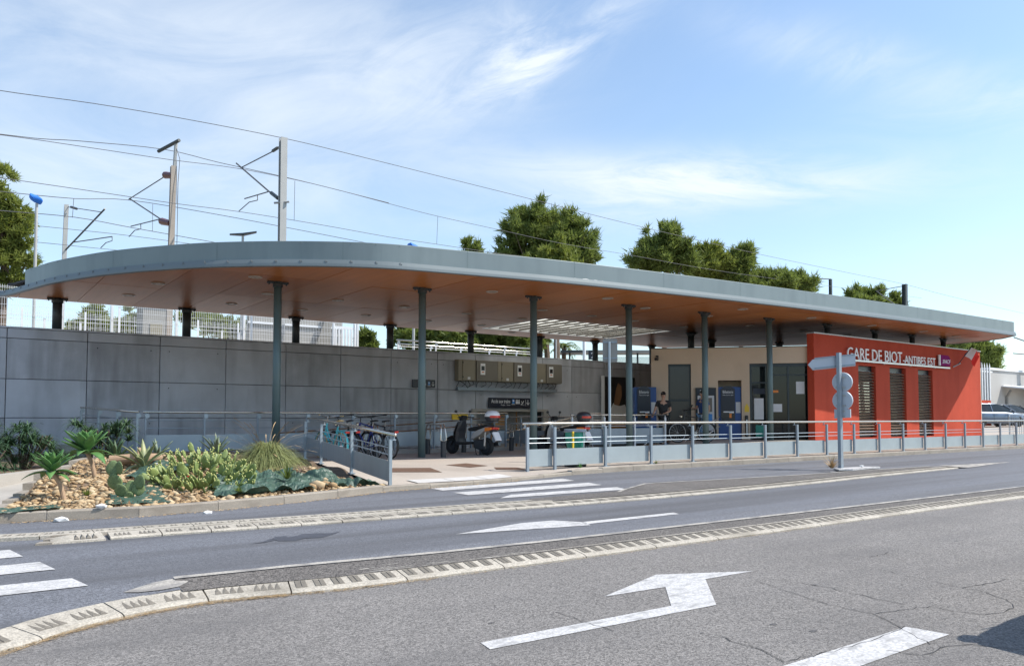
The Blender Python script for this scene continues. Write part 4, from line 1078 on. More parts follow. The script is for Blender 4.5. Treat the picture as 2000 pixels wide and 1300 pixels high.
#@@REST
# ------------------------------------------------------------------ railings
def vbox(b, p, t, n, l, w, z0, z1, mi=0):
    """upright box centred at p: l along t, w along n"""
    P = [p+t*(-l/2)+n*(-w/2), p+t*(l/2)+n*(-w/2), p+t*(l/2)+n*(w/2), p+t*(-l/2)+n*(w/2)]
    return b.prism([(q.x,q.y) for q in P], z0, z1, mi)
def sheet(b, p0, p1, n, th, z00, z01, z10, z11, mi=0):
    """upright plate between p0 (z00..z01) and p1 (z10..z11), th thick along n"""
    a, c = n*(-th/2), n*(th/2)
    v = [(p0.x+a.x,p0.y+a.y,z00),(p1.x+a.x,p1.y+a.y,z10),(p1.x+a.x,p1.y+a.y,z11),(p0.x+a.x,p0.y+a.y,z01),(p0.x+c.x,p0.y+c.y,z00),(p1.x+c.x,p1.y+c.y,z10),(p1.x+c.x,p1.y+c.y,z11),(p0.x+c.x,p0.y+c.y,z01)]
    return b.add(v,[(0,1,2,3),(7,6,5,4),(0,4,5,1),(3,2,6,7),(1,5,6,2),(0,3,7,4)],mi)
def railing(name, lab, posts, side, H=1.0, panel=(.08,.45), rails=(.58,.68), poff=.05, hoff=.10, pw=.058, mats=None, hr=.026, ext=(.06,.06), foot=True, cat='railing', arm=True, disc=False, tops=None):
    """posts: list of (x, y, z foot, z handrail)"""
    mp, mr, mh, mq = mats or (M_galvd, M_galv, M_rail, M_perf)
    t = thing(name, lab, cat, (posts[0][0],posts[0][1],posts[0][2]))
    V = [Vector((p[0],p[1])) for p in posts]; n = len(V)
    for i, p in enumerate(posts):
        d = (V[min(i+1,n-1)]-V[max(i-1,0)]).normalized(); nn = Vector((-d.y,d.x))*side
        zt = p[3]-.075; b = MB(); vbox(b,V[i],d,nn,pw,pw*.9,p[2]-.03,zt)
        if arm:
            q = V[i]+nn*(pw*.45+hoff/2); vbox(b,q,d,nn,pw,hoff,zt-.022,zt)
        o = part('post', b, mp, t)
        b = MB(); q = V[i]+nn*hoff; b.tube([(q.x,q.y,zt+.001),(q.x,q.y,p[3]-hr*.8)],.012,6); 
        if disc: 
            b.lathe([(.001,-.006),(.055,-.006),(.055,.006),(.001,.006)],(0,0,0),'y',14); 
        if disc:
            m_ = MB(); m_.lathe([(.001,-.006),(.055,-.006),(.055,.006),(.001,.006)],(q.x+.03,q.y-.03,p[3]-.09),'y',14); part('bracket', m_, M_galv, o)
            b = MB(); b.tube([(q.x,q.y,zt+.001),(q.x,q.y,p[3]-hr*.8)],.012,6)
        part('rail_pin', b, mr, o)
        if foot:
            b = MB(); vbox(b,V[i],d,nn,.17,.11,p[2]-.005,p[2]+.014); part('foot_plate', b, M_galv, o)
    P0 = []
    for i, p in enumerate(posts):
        d = (V[min(i+1,n-1)]-V[max(i-1,0)]).normalized(); nn = Vector((-d.y,d.x))*side; q = V[i]+nn*hoff; P0.append(Vector((q.x,q.y,p[3])))
    P0[0] = P0[0]+(P0[0]-P0[1]).normalized()*ext[0]; P0[-1] = P0[-1]+(P0[-1]-P0[-2]).normalized()*ext[1]
    b = MB(); b.tube(P0, hr, 12); o = part('handrail', b, mh, t, smooth=True)
    for k, h in enumerate(rails):
        b = MB(); Q = []
        for i, p in enumerate(posts):
            d = (V[min(i+1,n-1)]-V[max(i-1,0)]).normalized(); nn = Vector((-d.y,d.x))*side; q = V[i]+nn*(pw*.45+.012)
            Q.append((q.x,q.y,p[3]-H+h))
        b.tube(Q,.010,6); part('rail', b, mr, t)
    for i in range(n-1):
        d = (V[i+1]-V[i]).normalized(); nn = Vector((-d.y,d.x))*side
        a = V[i]+d*.02+nn*poff; c = V[i+1]-d*.02+nn*poff
        b = MB(); z0, z1 = posts[i][3]-H, posts[i+1][3]-H
        sheet(b,a,c,nn,.006,z0+panel[0],z0+panel[1],z1+panel[0],z1+panel[1]); part('panel', b, mq, t)
    return t
fp = [(9.92,13.0,.22,1.29),(10.67,13.0,.26,1.29)]+[(12.17+1.5*k,13.0,pz(12.17+1.5*k,13.0),1.295+max(0,pz(12.17+1.5*k,13)-.30)) for k in range(0,19)]
railing('street_railing','long grey steel railing with perforated panels along the street kerb',fp,1,poff=.062,hoff=.09)
railing('entry_railing','short sloping grey steel railing between planting bed and paved forecourt',[(6.17,12.0,.20,1.12),(6.36,14.0,.33,1.245),(6.80,16.6,.385,1.345),(7.2,18.6,.40,1.40)],-1,H=.92,panel=(.10,.46),rails=(.56,.68),poff=.02,hoff=.07,mats=(M_galv,M_galv,M_rail,M_perf),hr=.028)
# concrete kerb of the ramp and rear railings
b = MB(); b.box(3.35,15.9,19.60,19.73,-.3,.50); b.box(2.75,6.3,19.28,19.598,-.3,.44)
b.add([(3.35,19.74,.50),(3.35,19.6,.50),(2.65,25.09,.66),(2.45,25.09,.66),(2.45,25.09,-.3),(3.15,19.6,-.3),(3.15,19.6,.50)],[(0,2,3,6),(6,3,4,5)])
solo('ramp_upstand', b, M_conc2, 'low pale concrete upstand under the railings of the access ramp', 'low wall', loc=(3.4,19.7,.3))
rp = [(3.72,19.66,.50,1.55)]+[(5.05+1.3*k,19.66,.50,1.545) for k in range(0,8)]
railing('ramp_railing','long grey railing in front of the concrete wall, behind the bicycles',rp,1,H=1.0,panel=(.06,.46),rails=(.62,.80),poff=.03,hoff=.0,pw=.04,disc=True,arm=False,foot=False,mats=(M_galvd,M_galv,M_rail,M_galv))
railing('ramp_end_railing','short grey railing running from the rear railing back to the concrete wall',[(3.55,19.72,.50,1.555),(3.36,21.2,.55,1.60),(3.17,22.8,.60,1.65),(2.98,24.5,.65,1.70)],-1,H=1.0,panel=(.06,.46),rails=(.62,.80),poff=.03,hoff=.0,pw=.05,disc=True,arm=False,foot=False,mats=(M_galv,M_galv,M_rail,M_galv))
t = thing('ramp_handrail','pair of sloping steel handrails on the access ramp by the concrete wall','handrail',(9,23,.5))
for z in (0,.22):
    b = MB(); b.tube([(8.0,23,.75+z*.9),(11.8,23,.93+z),(14.5,23,1.10+z),(15.4,23,1.16+z)],.022,8); part('rail', b, M_rail, t)
for x in (8.6,10.2,11.8,13.4,15.0):
    b = MB(); b.box(x-.02,x+.02,22.98,23.02,-1,1.05); part('post', b, M_galvd, t)
# railing round the stairwell
sp = [(14.9,17.34,pz(14.9,17.3),1.50),(16.2,17.34,pz(16.2,17.3),1.50),(17.5,17.34,pz(17.5,17.3),1.50),(18.9,17.34,pz(18.9,17.3),1.51)]
railing('stair_railing','white-posted railing with grey panels around the stairwell in front of the person in black',sp,1,H=1.0,panel=(.10,.58),rails=(.66,.80),hoff=.0,pw=.05,arm=False,mats=(M_white,M_white,M_rail,M_galvd))
sp = [(15.75,17.6,.40,1.44),(15.75,19.3,.40,1.44),(15.75,21,-.9,1.44),(15.75,22.6,-.9,1.44)]
railing('stair_side_railing','grey steel railing between the parked scooters and the stairwell',sp,1,H=1.0,panel=(.10,.55),rails=(.66,.80),hoff=.0,pw=.05,arm=False,foot=False,mats=(M_galvd,M_galv,M_rail,M_galvd))
t = thing('stair_handrail','looped steel double handrail rising from the stairs left of the blue ticket machine','handrail',(22.4,17.8,.5))
for y in (17.76,19.35):
    b = MB(); b.tube([(19.2,y,.02),(20.4,y,.66),(22.3,y,1.50),(22.75,y,1.52),(22.95,y,1.46),(23.0,y,1.30),(22.92,y,1.16),(22.7,y,1.12),(22.2,y,1.12),(20.4,y,.34),(19.2,y,-.30)],.024,10); part('rail', b, M_rail, t)
    for x, z0, z1 in ((22.5,.5,1.5),(20.9,-.3,.88)):
        b = MB(); b.tube([(x,y+.05,z0),(x,y+.05,z1)],.025,8); part('post', b, M_white, t)
# inclined handrails seen behind the stair railing
t = thing('underpass_handrail','sloping steel handrails going down to the underpass behind the stairwell railing','handrail',(17,19.4,1.4))
for z in (0,-.25):
    b = MB(); b.tube([(14.6,21.4,.75+z),(16.2,21.2,1.05+z),(18.2,20.2,1.55+z),(18.6,20.1,1.57+z)],.022,8); part('rail', b, M_rail, t)
b = MB(); b.tube([(18.3,20.2,.3),(18.3,20.2,1.5)],.025,8); part('post', b, M_white, t)
# white railings on the platform ramp behind the wall
for yy, zz, x0, x1, lab in ((27.4,4.52,14.4,21.4,'white platform railing seen above the concrete wall, nearer row'),(29.6,4.60,15.6,23.5,'white platform railing seen above the concrete wall, farther row')):
    k = int((x1-x0)/1.4)
    railing('platform_railing',lab,[(x0+i*(x1-x0)/k,yy,3.6,zz) for i in range(k+1)],1,H=1.0,panel=(.10,.16),rails=(.30,.45,.6,.75),hoff=.0,pw=.05,arm=False,foot=False,disc=True,mats=(M_white,M_white,M_rail,M_white),hr=.03)
# mesh fences on the platform edge
def mesh_fence(lab, xs_, y, z0, z1, wire=.004, step=.06, folds=True, pz_=None):
    t = thing('mesh_fence', lab, 'fence', (xs_[0],y,z0))
    for a, c in zip(xs_, xs_[1:]):
        b = MB(); n = int((c-a)/step)
        fz = [z0+.12,z0+.32,z0+.9,z0+1.1]
        for k in range(1,n):
            x = a+(c-a)*k/n; b.box(x-wire,x+wire,y-wire,y+wire,z0,z1)
        for z in np.arange(z0+.02,z1,.2): b.box(a,c,y-.008-wire,y-.008+wire,z-wire,z+wire)
        for z in (z0+.12,z0+.16,z0+.92,z0+.96,z0+1.72,z0+1.76):
            if z < z1: b.box(a,c,y-.03,y-.02,z-wire,z+wire)
        part('mesh_panel', b, M_white, t)
    for x in xs_:
        b = MB(); b.box(x-.035,x+.035,y-.03,y+.03,3.6,z1+.03); part('post', b, M_white, t)
mesh_fence('white wire mesh fence on top of the embankment behind the concrete wall',[-2.6,-.9,.7,2.75,4.15,6.1,8.35,10.3,12.7],27.5,3.6,5.42)
mesh_fence('white wire mesh fence on the far side of the tracks',[-3,0,2.5,3.7,5.0,7.5,10,12.0,14.5],40.5,3.6,6.3,wire=.005,step=.2)
for k,(x,y,z) in enumerate([(2.35,28.3,4.55),(3.35,28.3,4.5),(7.9,28.6,4.55),(8.5,28.6,4.5),(4.5,28.4,5.1),(8.95,28.6,5.2),(4.3,28.6,5.1)]):
    b = MB(); b.box(x-.03,x+.03,y-.03,y+.03,3.6,z); b.box(x-.04,x+.04,y-.04,y+.04,z,z+.015)
    solo('marker_post', b, M_white, ('first','second','fifth','sixth','fourth','last','third')[k]+' thin white post from the left, behind the wire mesh fence', 'post', 'white posts behind the mesh fence', (x,y,3.6))
# pale shelter walls on the platform
t = thing('stair_housing','pale grey housing with a sloping side behind the right end of the mesh fence','housing',(11,31,3.6))
b = MB(); b.box(9.6,13.6,31,31.3,3.6,6.4); part('wall', b, M_tent, t)
b = MB(); b.box(9.55,13.65,30.9,30.98,5.2,5.28); b.box(9.55,13.65,30.9,30.98,4.4,4.44); part('band', b, M_white, t, stuff=True)
b = MB(); b.add([(12.0,30.98,3.6),(12.9,30.98,3.6),(13.0,30.98,5.8),(12.8,30.98,5.8),(12.0,30.7,3.6),(12.9,30.7,3.6),(13.0,30.7,5.8),(12.8,30.7,5.8)],[(4,5,6,7),(0,4,7,3),(5,1,2,6)]); part('buttress', b, M_boxd, t)
t = thing('trackside_cabin','beige trackside cabin seen through the mesh fence','cabin',(7,36,3.6))
b = MB(); b.box(6.8,8.0,37,38.4,3.6,6.4); part('wall', b, M_tent, t); b = MB(); b.box(6.7,8.1,36.9,38.5,6.4,6.5); part('roof', b, M_tent, t)
b = MB(); b.box(7.1,7.6,36.96,36.995,4.4,5.6); part('door', b, M_box, t)
# platform gate at the end of the fence
t = thing('platform_gate','white barred gate with tall post at the right end of the mesh fence','gate',(12.9,28.2,3.6))
b = MB(); b.box(12.9,13.02,28.2,28.32,3.6,5.45); part('post', b, M_white, t); b = MB(); b.box(12.0,12.06,28.2,28.3,3.6,5.1); part('post', b, M_white, t)
for k in range(6):
    b = MB(); x = 12.14+.13*k; b.box(x-.03,x+.03,28.23,28.27,3.7,4.9); part('bar', b, M_white, t)
b = MB(); b.box(12.06,12.9,28.24,28.28,4.9,5.0); part('top_rail', b, M_white, t)
# platform shelter with number plate
t = thing('platform_shelter','low flat shelter with glass back on the far platform','shelter',(38,40,3.6))
SHM = Matrix.Translation((35.35,42.1,0)) @ Matrix.Rotation(math.atan2(-3.72,5.09),4,'Z')
def sb(*bx):
    b = MB()
    for q in bx: b.box(*q)
    return b.xf(SHM)
part('roof', sb((-.2,7.2,-.6,1.6,6.02,6.18)), M_frame, t); part('roof_edge', sb((1.6,7.2,-.64,-.605,6.0,6.15)), M_tent, t)
for x in (.5,2.2,3.8,5.4,6.8): part('post', sb((x-.06,x+.06,.4,.52,3.6,6.02)), M_frame, t)
part('glass_panel', sb((2.26,3.74,.45,.47,4.2,5.8),), M_glasscl, t); part('glass_panel', sb((3.86,5.34,.45,.47,4.2,5.8)), M_glasscl, t); part('glass_panel', sb((5.46,6.74,.45,.47,4.2,5.8)), M_glasscl, t)
part('bench', sb((2.4,6.4,.9,1.3,4.0,4.1)), M_frame, t)
t = thing('platform_number_sign','dark blue plate with white 2 hanging on the platform','sign',(33.2,37.4,5))
SG = Matrix.Translation((32.9,37.2,0)) @ Matrix.Rotation(R(-36),4,'Z')
b = MB(); b.box(.35,.95,-.05,.05,5.15,5.75); part('board', b.xf(SG), M_navy, t); part('numeral', fit_text('2',.52,.76,5.25,5.6,-.056,.006,M=SG), M_signw, t)
b = MB(); b.tube([(33.1,37.3,3.6),(33.1,37.3,8.2)],.11,12); solo('platform_post', b, M_white, 'thick white post beside the platform number plate', 'post', loc=(33.1,37.3,3.6))
b = MB(); b.tube([(28.6,34.7,3.6),(28.6,34.7,8.0)],.045,8); solo('platform_post', b, M_mast, 'thin grey pole left of the platform shelter', 'post', loc=(28.6,34.7,3.6))

# ------------------------------------------------------------------ street signs
t = thing('sign_post','sign post with an arrow sign, two round signs and a plate, all seen from behind','sign post',(17.18,10.2,.2))
b = MB(); b.box(17.13,17.23,10.16,10.24,.15,2.97); part('post', b, M_galvd, t)
# signs face the traffic coming along the street: their backs point to the left
SP = Matrix.Translation((17.18,10.2,0)) @ Matrix.Rotation(R(-76),4,'Z')
def spart(name, b, m, **k): return part(name, b.xf(SP), m, t, **k)
def back(x0,x1,z0,z1,poly,nm):
    b = MB(); n = len(poly)
    b.add([(p[0],.07,p[1]) for p in poly]+[(p[0],.12,p[1]) for p in poly],[tuple(range(n)),tuple(range(2*n-1,n-1,-1))]+[(i+n,(i+1)%n+n,(i+1)%n,i) for i in range(n)]); return spart(nm,b,M_signbk)
ARM = Matrix.Translation((17.18,10.2,0)) @ Matrix.Rotation(R(-38),4,'Z')
b = MB(); ap = [(-.66,2.68),(-.52,2.55),(.40,2.62),(.40,2.93),(-.52,2.83)]
ap = [(-.70,2.69),(-.58,2.56),(.42,2.66),(.42,2.95),(-.58,2.82)]
b.add([(p[0],.07,p[1]) for p in ap]+[(p[0],.12,p[1]) for p in ap],[(0,1,2,3,4),(9,8,7,6,5)]+[(i+5,(i+1)%5+5,(i+1)%5,i) for i in range(5)])
part('arrow_sign', b.xf(ARM), M_signbk, t)
b = MB(); 
for zz in (0,.24): b.add([(-.56,.05,2.585+zz),(.40,.05,2.68+zz),(.40,.05,2.71+zz),(-.56,.05,2.615+zz),(-.56,.069,2.585+zz),(.40,.069,2.68+zz),(.40,.069,2.71+zz),(-.56,.069,2.615+zz)],[(0,1,2,3),(3,2,6,7),(0,4,5,1)])
part('stiffener', b.xf(ARM), M_galvd, t, stuff=True)
for z in (2.27,1.83):
    b = MB(); b.lathe([(.001,.07),(.225,.07),(.235,.085),(.235,.12),(.225,.125),(.001,.125)],(0.04,0,z),'y',32)
    o = spart('round_sign', b, M_signbk)
    for dz in (-.12,.12):
        b = MB(); b.box(-.10,.12,.04,.069,z+dz-.02,z+dz+.02); part('clamp', b.xf(SP), M_mast, o)
o = back(0,0,0,0,[(-.15,1.40),(.22,1.42),(.22,1.62),(-.15,1.62)],'small_plate')
b = MB(); b.box(-.08,.10,.04,.069,1.44,1.47); b.box(-.08,.10,.04,.069,1.56,1.59); part('clamp', b.xf(SP), M_mast, o)
t = thing('bus_stop_sign','grey pole with a rounded plate seen from behind beside the second scooter','sign post',(13.0,13.9,.3))
b = MB(); b.tube([(13.02,13.75,.25),(13.02,13.75,3.28)],.033,12); part('pole', b, M_galv, t)
BS = Matrix.Translation((13.02,13.75,0)) @ Matrix.Rotation(R(-42),4,'Z')
b = MB(); b.prism([(p[0],p[1]) for p in [(-.16,-.27),(-.13,-.30),(.17,-.30),(.20,-.27),(.20,.24),(.17,.27),(-.13,.27),(-.16,.24)]],.04,.08)
b.xf(Matrix.Translation((0,0,3.08)) @ Matrix.Rotation(R(90),4,'X') @ Matrix.Scale(-1,4,(0,0,1))).xf(BS); part('plate', b, M_tent, t)
b = MB(); b.box(-.15,.19,.02,.039,2.86,2.89); b.box(-.15,.19,.02,.039,3.25,3.28); part('clamp', b.xf(BS), M_galvd, t, stuff=True)

# ------------------------------------------------------------------ hoops with black feet
gh = 'motorcycle parking hoops on the forecourt'
def hoop(a, c, lab):
    t = thing('parking_hoop', lab, 'parking hoop', (a[0],a[1],pz(*a)), gh); A_, C_ = Vector(a), Vector(c); d = (C_-A_).normalized(); s = Vector((d.y,-d.x))*.10
    for p in (A_,C_):
        z = pz(p.x,p.y); b = MB(); b.cyl((p.x,p.y,z-.01),.075,.40,16); b.cyl((p.x,p.y,z+.39),.082,.03,16,r2=.06); part('foot', b, M_scdark, t)
    z = pz(*a); top = z+.84
    for sgn in (-1,1):
        q = s*sgn*.55; k = d*.16
        P = [Vector((A_.x,A_.y,z+.40)),Vector((A_.x,A_.y,z+.44))+Vector((q.x*1.4,q.y*1.4,0)),Vector((A_.x+k.x*.2+q.x,A_.y+k.y*.2+q.y,z+.70)),Vector((A_.x+k.x*.6+q.x*.9,A_.y+k.y*.6+q.y*.9,top-.03)),Vector((A_.x+k.x+q.x*.8,A_.y+k.y+q.y*.8,top)),
             Vector((C_.x-k.x+q.x*.8,C_.y-k.y+q.y*.8,top)),Vector((C_.x-k.x*.6+q.x*.9,C_.y-k.y*.6+q.y*.9,top-.03)),Vector((C_.x-k.x*.2+q.x,C_.y-k.y*.2+q.y,z+.70)),Vector((C_.x,C_.y,z+.44))+Vector((q.x*1.4,q.y*1.4,0)),Vector((C_.x,C_.y,z+.40))]
        b = MB(); b.tube(P,.021,8); part('tube', b, M_rail, t, smooth=True)
hoop((10.95,19.0),(10.5,17.4),'steel parking hoop on two black feet right of the tall column by the bicycles')
hoop((12.35,19.3),(11.95,17.75),'steel parking hoop on black feet behind the white and black scooter')
hoop((14.1,19.3),(13.75,17.9),'steel parking hoop on black feet at the left end of the street railing')
hoop((9.15,19.2),(8.85,18.0),'steel parking hoop among the parked bicycles')

# ------------------------------------------------------------------ bicycles
def lmat(loc, rz, lean=0): return Matrix.Translation(loc) @ Matrix.Rotation(rz,4,'Z') @ Matrix.Rotation(lean,4,'Y')
def bike(loc, rz, frame_m, lab, tyre=M_rubber, saddle=M_black, fender=None, lean=0.0, step=False, group='bicycles parked by the ramp railing', bar_m=M_black, basket=False, rack=True):
    t = thing('bicycle', lab, 'bicycle', loc, group); X = lmat(loc, rz, lean)
    def P(name, b, m, par=None, smooth=False): return part(name, b.xf(X), m, par or t, smooth)
    RR = .335
    for y in (0,1.06):
        b = MB(); b.torus((0,y,RR),RR-.02,.020,'x',30,8); w = P('wheel', b, tyre, smooth=True)
        b = MB(); b.torus((0,y,RR),RR-.045,.011,'x',30,6); P('rim', b, M_alu, w, True)
        b = MB(); b.tube([(-.04,y,RR),(.04,y,RR)],.022,8); P('hub', b, M_alu, w)
        b = MB()
        for k in range(14):
            a = 2*math.pi*k/14; b.tube([(.02*(-1)**k,y,RR),(0,y+math.cos(a)*(RR-.05),RR+math.sin(a)*(RR-.05))],.0022,3)
        o = P('spokes', b, M_alu, w); o['kind'] = 'stuff'
    b = MB(); bb = (0,.44,.28); st = (0,.20,.82); ht, hb = (0,.80,.90), (0,.86,.66)
    if step: b.tube([hb,(0,.62,.42),bb],.024,8); b.tube([(0,.82,.80),(0,.60,.52),(0,.36,.45)],.02,8)
    else: b.tube([hb,bb],.020,8); b.tube([ht,(0,.24,.80)],.017,8)
    b.tube([bb,st],.018,8); b.tube([ht,hb],.024,8)
    for s in (-.05,.05):
        b.tube([(s*.3,.42,.28),(s*1.1,0,RR)],.011,6); b.tube([(s*.3,.23,.76),(s*1.1,0,RR)],.009,6)
    P('frame', b, frame_m)
    b = MB(); b.tube([hb,(0,.88,.60)],.02,8)
    for s in (-.055,.055): b.tube([(0,.88,.60),(s,.90,.58),(s,.98,.42),(s,1.06,RR)],.012,6)
    P('fork', b, frame_m)
    b = MB(); b.tube([st,(0,.17,.93)],.013,8); P('seat_post', b, M_alu)
    b = MB(); b.loft([[(w_*math.cos(a),y,.95+h+.022*math.sin(a)) for a in np.linspace(0,2*math.pi,9)[:-1]] for y,w_,h in ((.03,.07,.01),(.08,.085,.012),(.17,.06,0),(.28,.022,-.005),(.31,.015,-.01))]); P('saddle', b, saddle, smooth=True)
    b = MB(); b.tube([ht,(0,.78,.99),(0,.82,1.04)],.013,8); b.tube([(-.29,.68,1.09),(-.20,.76,1.08),(0,.83,1.05),(.20,.76,1.08),(.29,.68,1.09)],.012,8); hbq = P('handlebar', b, bar_m)
    for s in (-1,1):
        b = MB(); b.tube([(s*.29,.68,1.09),(s*.33,.58,1.09)],.018,8); P('grip', b, saddle, hbq)
    b = MB(); b.tube([(-.02,.44,.28),(.02,.44,.28)],.085,18); b.tube([(.05,.44,.28),(.07,.50,.12)],.010,6); b.tube([(-.05,.44,.28),(-.07,.38,.44)],.010,6); P('crank', b, M_alu)
    b = MB(); b.cbox((.11,.50,.115),(.08,.09,.022)); P('pedal', b, M_black); b = MB(); b.cbox((-.11,.38,.445),(.08,.09,.022)); P('pedal', b, M_black)
    fm = fender or M_black
    for y, a0, a1 in ((0,-20,150),(1.06,20,130)):
        b = MB(); secs = []
        for a in np.linspace(R(a0),R(a1),12):
            if y == 0: a = math.pi - a
            c, s = math.cos(a), math.sin(a); secs.append([(-.028,y+c*(RR+.012),RR+s*(RR+.012)),(0,y+c*(RR+.03),RR+s*(RR+.03)),(.028,y+c*(RR+.012),RR+s*(RR+.012)),(0,y+c*(RR+.022),RR+s*(RR+.022))])
        b.loft(secs); P('fender', b, fm)
    if rack:
        b = MB()
        for s in (-.06,.06): b.tube([(s,.20,.70),(s,-.28,.72)],.008,6); b.tube([(s,-.12,.72),(s,0,RR)],.007,6)
        for y in (-.26,-.1,.06): b.tube([(-.06,y,.715),(.06,y,.715)],.006,6)
        P('rear_rack', b, fm)
    b = MB(); b.cbox((0,-.30,.68),(.11,.035,.05),0,.01); P('tail_light', b, M_redpl)
    b = MB(); b.sphere((0,.93,.86),.045,10); P('head_lamp', b, M_chrome)
    return t
bz = lambda x, y: pz(x,y)
bike((7.72,17.65,bz(7.7,17.6)), R(4), M_turq, 'turquoise step-through bicycle with tan grips and saddle, leftmost in the row', tyre=M_tan, saddle=M_tan, fender=M_turq, step=True, lean=R(3), bar_m=M_chrome)
bike((8.12,17.75,bz(8.1,17.7)), R(2), M_black, 'black city bicycle with upright handlebar between the turquoise and the blue bicycle', lean=R(-3))
bike((8.62,17.55,bz(8.6,17.5)), R(6), M_bluep, 'dark blue bicycle with orange reflectors, second from the right in the row', lean=R(2))
bike((9.0,17.45,bz(9,17.4)), R(7), M_scdark, 'dark grey bicycle with rear rack, rightmost in the row by the tall column', lean=R(-4))
bike((20.25,16.75,bz(20.2,16.7)), R(68), M_black, 'black bicycle standing in front of the tall dark door beside the man in black', group='', rack=False)

# ------------------------------------------------------------------ scooters
def yz(b, poly, x0, x1, taper=0.0, mi=0):
    n = len(poly); cy_ = sum(p[0] for p in poly)/n; cz_ = sum(p[1] for p in poly)/n
    def ring(x, k): return [(x,cy_+(p[0]-cy_)*k,cz_+(p[1]-cz_)*k) for p in poly]
    if taper: b.loft([ring(x0,1-taper),ring(x0+(x1-x0)*.22,1),ring(x1-(x1-x0)*.22,1),ring(x1,1-taper)],mi)
    else: b.loft([ring(x0,1),ring(x1,1)],mi)
    return b
def scooter(loc, rz, lab, side_m, shield_m, lid_m, group='scooters parked on the forecourt'):
    t = thing('scooter', lab, 'scooter', loc, group); X = lmat(loc, rz)
    def P(name, b, m, par=None, smooth=False, auto=None): return part(name, b.xf(X), m, par or t, smooth, auto=auto)
    RW = .245
    for y in (0,1.32):
        b = MB(); b.torus((0,y,RW),RW-.06,.062,'x',26,10); w = P('wheel', b, M_rubber, smooth=True)
        b = MB(); b.lathe([(.02,-.045),(.13,-.045),(.135,0),(.13,.045),(.02,.045)],(0,y,RW),'x',20); P('rim', b, M_scdark, w)
        for k in range(5):
            a = 2*math.pi*k/5; b = MB(); b.tube([(.05,y,RW),(.05,y+.13*math.cos(a),RW+.13*math.sin(a))],.012,5); P('spoke', b, M_hub, w)
    b = MB(); yz(b,[(-.05,.66),(.10,.56),(.42,.40),(.50,.44),(.40,.62),(.16,.72),(-.12,.80),(-.26,.76)],-.18,.18,.18); P('side_panel', b, side_m, auto=.015)
    b = MB(); yz(b,[(-.20,.78),(.10,.74),(.40,.66),(.60,.66),(.62,.74),(.42,.78),(.12,.82),(-.20,.86)],-.15,.15,.10); P('seat', b, M_black, auto=.03)
    b = MB(); yz(b,[(.40,.30),(.98,.26),(1.04,.32),(.98,.35),(.44,.37)],-.19,.19,.05); P('floorboard', b, M_black, auto=.01)
    b = MB(); b.loft([[(-w,y-.02,z),(-w*.5,y+.05,z),(w*.5,y+.05,z),(w,y-.02,z),(w*.5,y-.07,z),(-w*.5,y-.07,z)] for z,y,w in ((.30,1.02,.17),(.45,1.03,.21),(.65,1.0,.21),(.85,.94,.17),(.97,.90,.10))]); P('leg_shield', b, shield_m, auto=.012)
    b = MB(); b.loft([[(-w,y-.01,z),(-w*.4,y+.13,z),(w*.4,y+.13,z),(w,y-.01,z)] for z,y,w in ((.46,1.10,.14),(.60,1.09,.19),(.78,1.02,.17),(.92,.96,.08))]); P('front_fairing', b, M_black, auto=.012)
    b = MB(); b.tube([(0,.94,.92),(0,1.06,.55)],.035,8)
    for s in (-.07,.07): b.tube([(s,1.12,.56),(s,1.32,RW)],.02,8)
    P('fork', b, M_black)
    b = MB(); secs = []
    for a in np.linspace(R(30),R(150),9): secs.append([(-.08,1.32+math.cos(a)*.25,RW+math.sin(a)*.25),(0,1.32+math.cos(a)*.285,RW+math.sin(a)*.285),(.08,1.32+math.cos(a)*.25,RW+math.sin(a)*.25),(0,1.32+math.cos(a)*.262,RW+math.sin(a)*.262)])
    b.loft(secs); P('front_fender', b, M_black)
    b = MB(); b.loft([[(-w,y-.06,z),(-w,y+.07,z),(w,y+.07,z),(w,y-.06,z)] for z,y,w in ((.94,.90,.07),(1.0,.89,.11),(1.07,.87,.09),(1.10,.86,.05))]); hd = P('handlebar_cowl', b, M_black, auto=.015)
    b = MB(); b.tube([(-.33,.78,1.04),(-.12,.87,1.04),(.12,.87,1.04),(.33,.78,1.04)],.018,8); P('handlebar', b, M_black, hd)
    for s in (-1,1):
        b = MB(); b.tube([(s*.18,.86,1.05),(s*.27,.90,1.17)],.008,6); b.sphere((s*.29,.90,1.21),(.065,.018,.042),12); P('mirror', b, M_black, hd)
    b = MB(); b.loft([[(-.13,y,z0),(.13,y,z0),(.13,y,z1),(-.13,y,z1)] for y,z0,z1 in ((-.10,.70,.78),(-.24,.69,.78),(-.34,.72,.77))]); P('tail_light', b, M_redpl, auto=.02)
    for s in (-1,1):
        b = MB(); b.loft([[(s*.135,y,z0),(s*.185,y,z0),(s*.185,y,z1),(s*.135,y,z1)] for y,z0,z1 in ((-.08,.66,.76),(-.22,.68,.77),(-.30,.71,.76))]); P('indicator', b, M_orange)
    b = MB(); b.box(-.12,.12,-.02,.02,-.13,.13); b.xf(Matrix.Translation((0,-.37,.52)) @ Matrix.Rotation(R(-28),4,'X')); P('number_plate', b, M_num)
    b = MB(); yz(b,[(-.28,.70),(-.44,.40),(-.40,.37),(-.18,.66)],-.09,.09); P('mudguard', b, M_scdark)
    b = MB(); b.loft([[(-.12,y,z0),(.10,y,z0),(.10,y,z1),(-.12,y,z1)] for y,z0,z1 in ((-.06,.16,.40),(.18,.14,.44),(.40,.20,.40))]); P('engine', b, M_scdark, auto=.03)
    b = MB(); b.tube([(.15,.42,.22),(.17,.1,.26),(.17,-.32,.32)],[.03,.065,.06],10); P('exhaust', b, M_scdark)
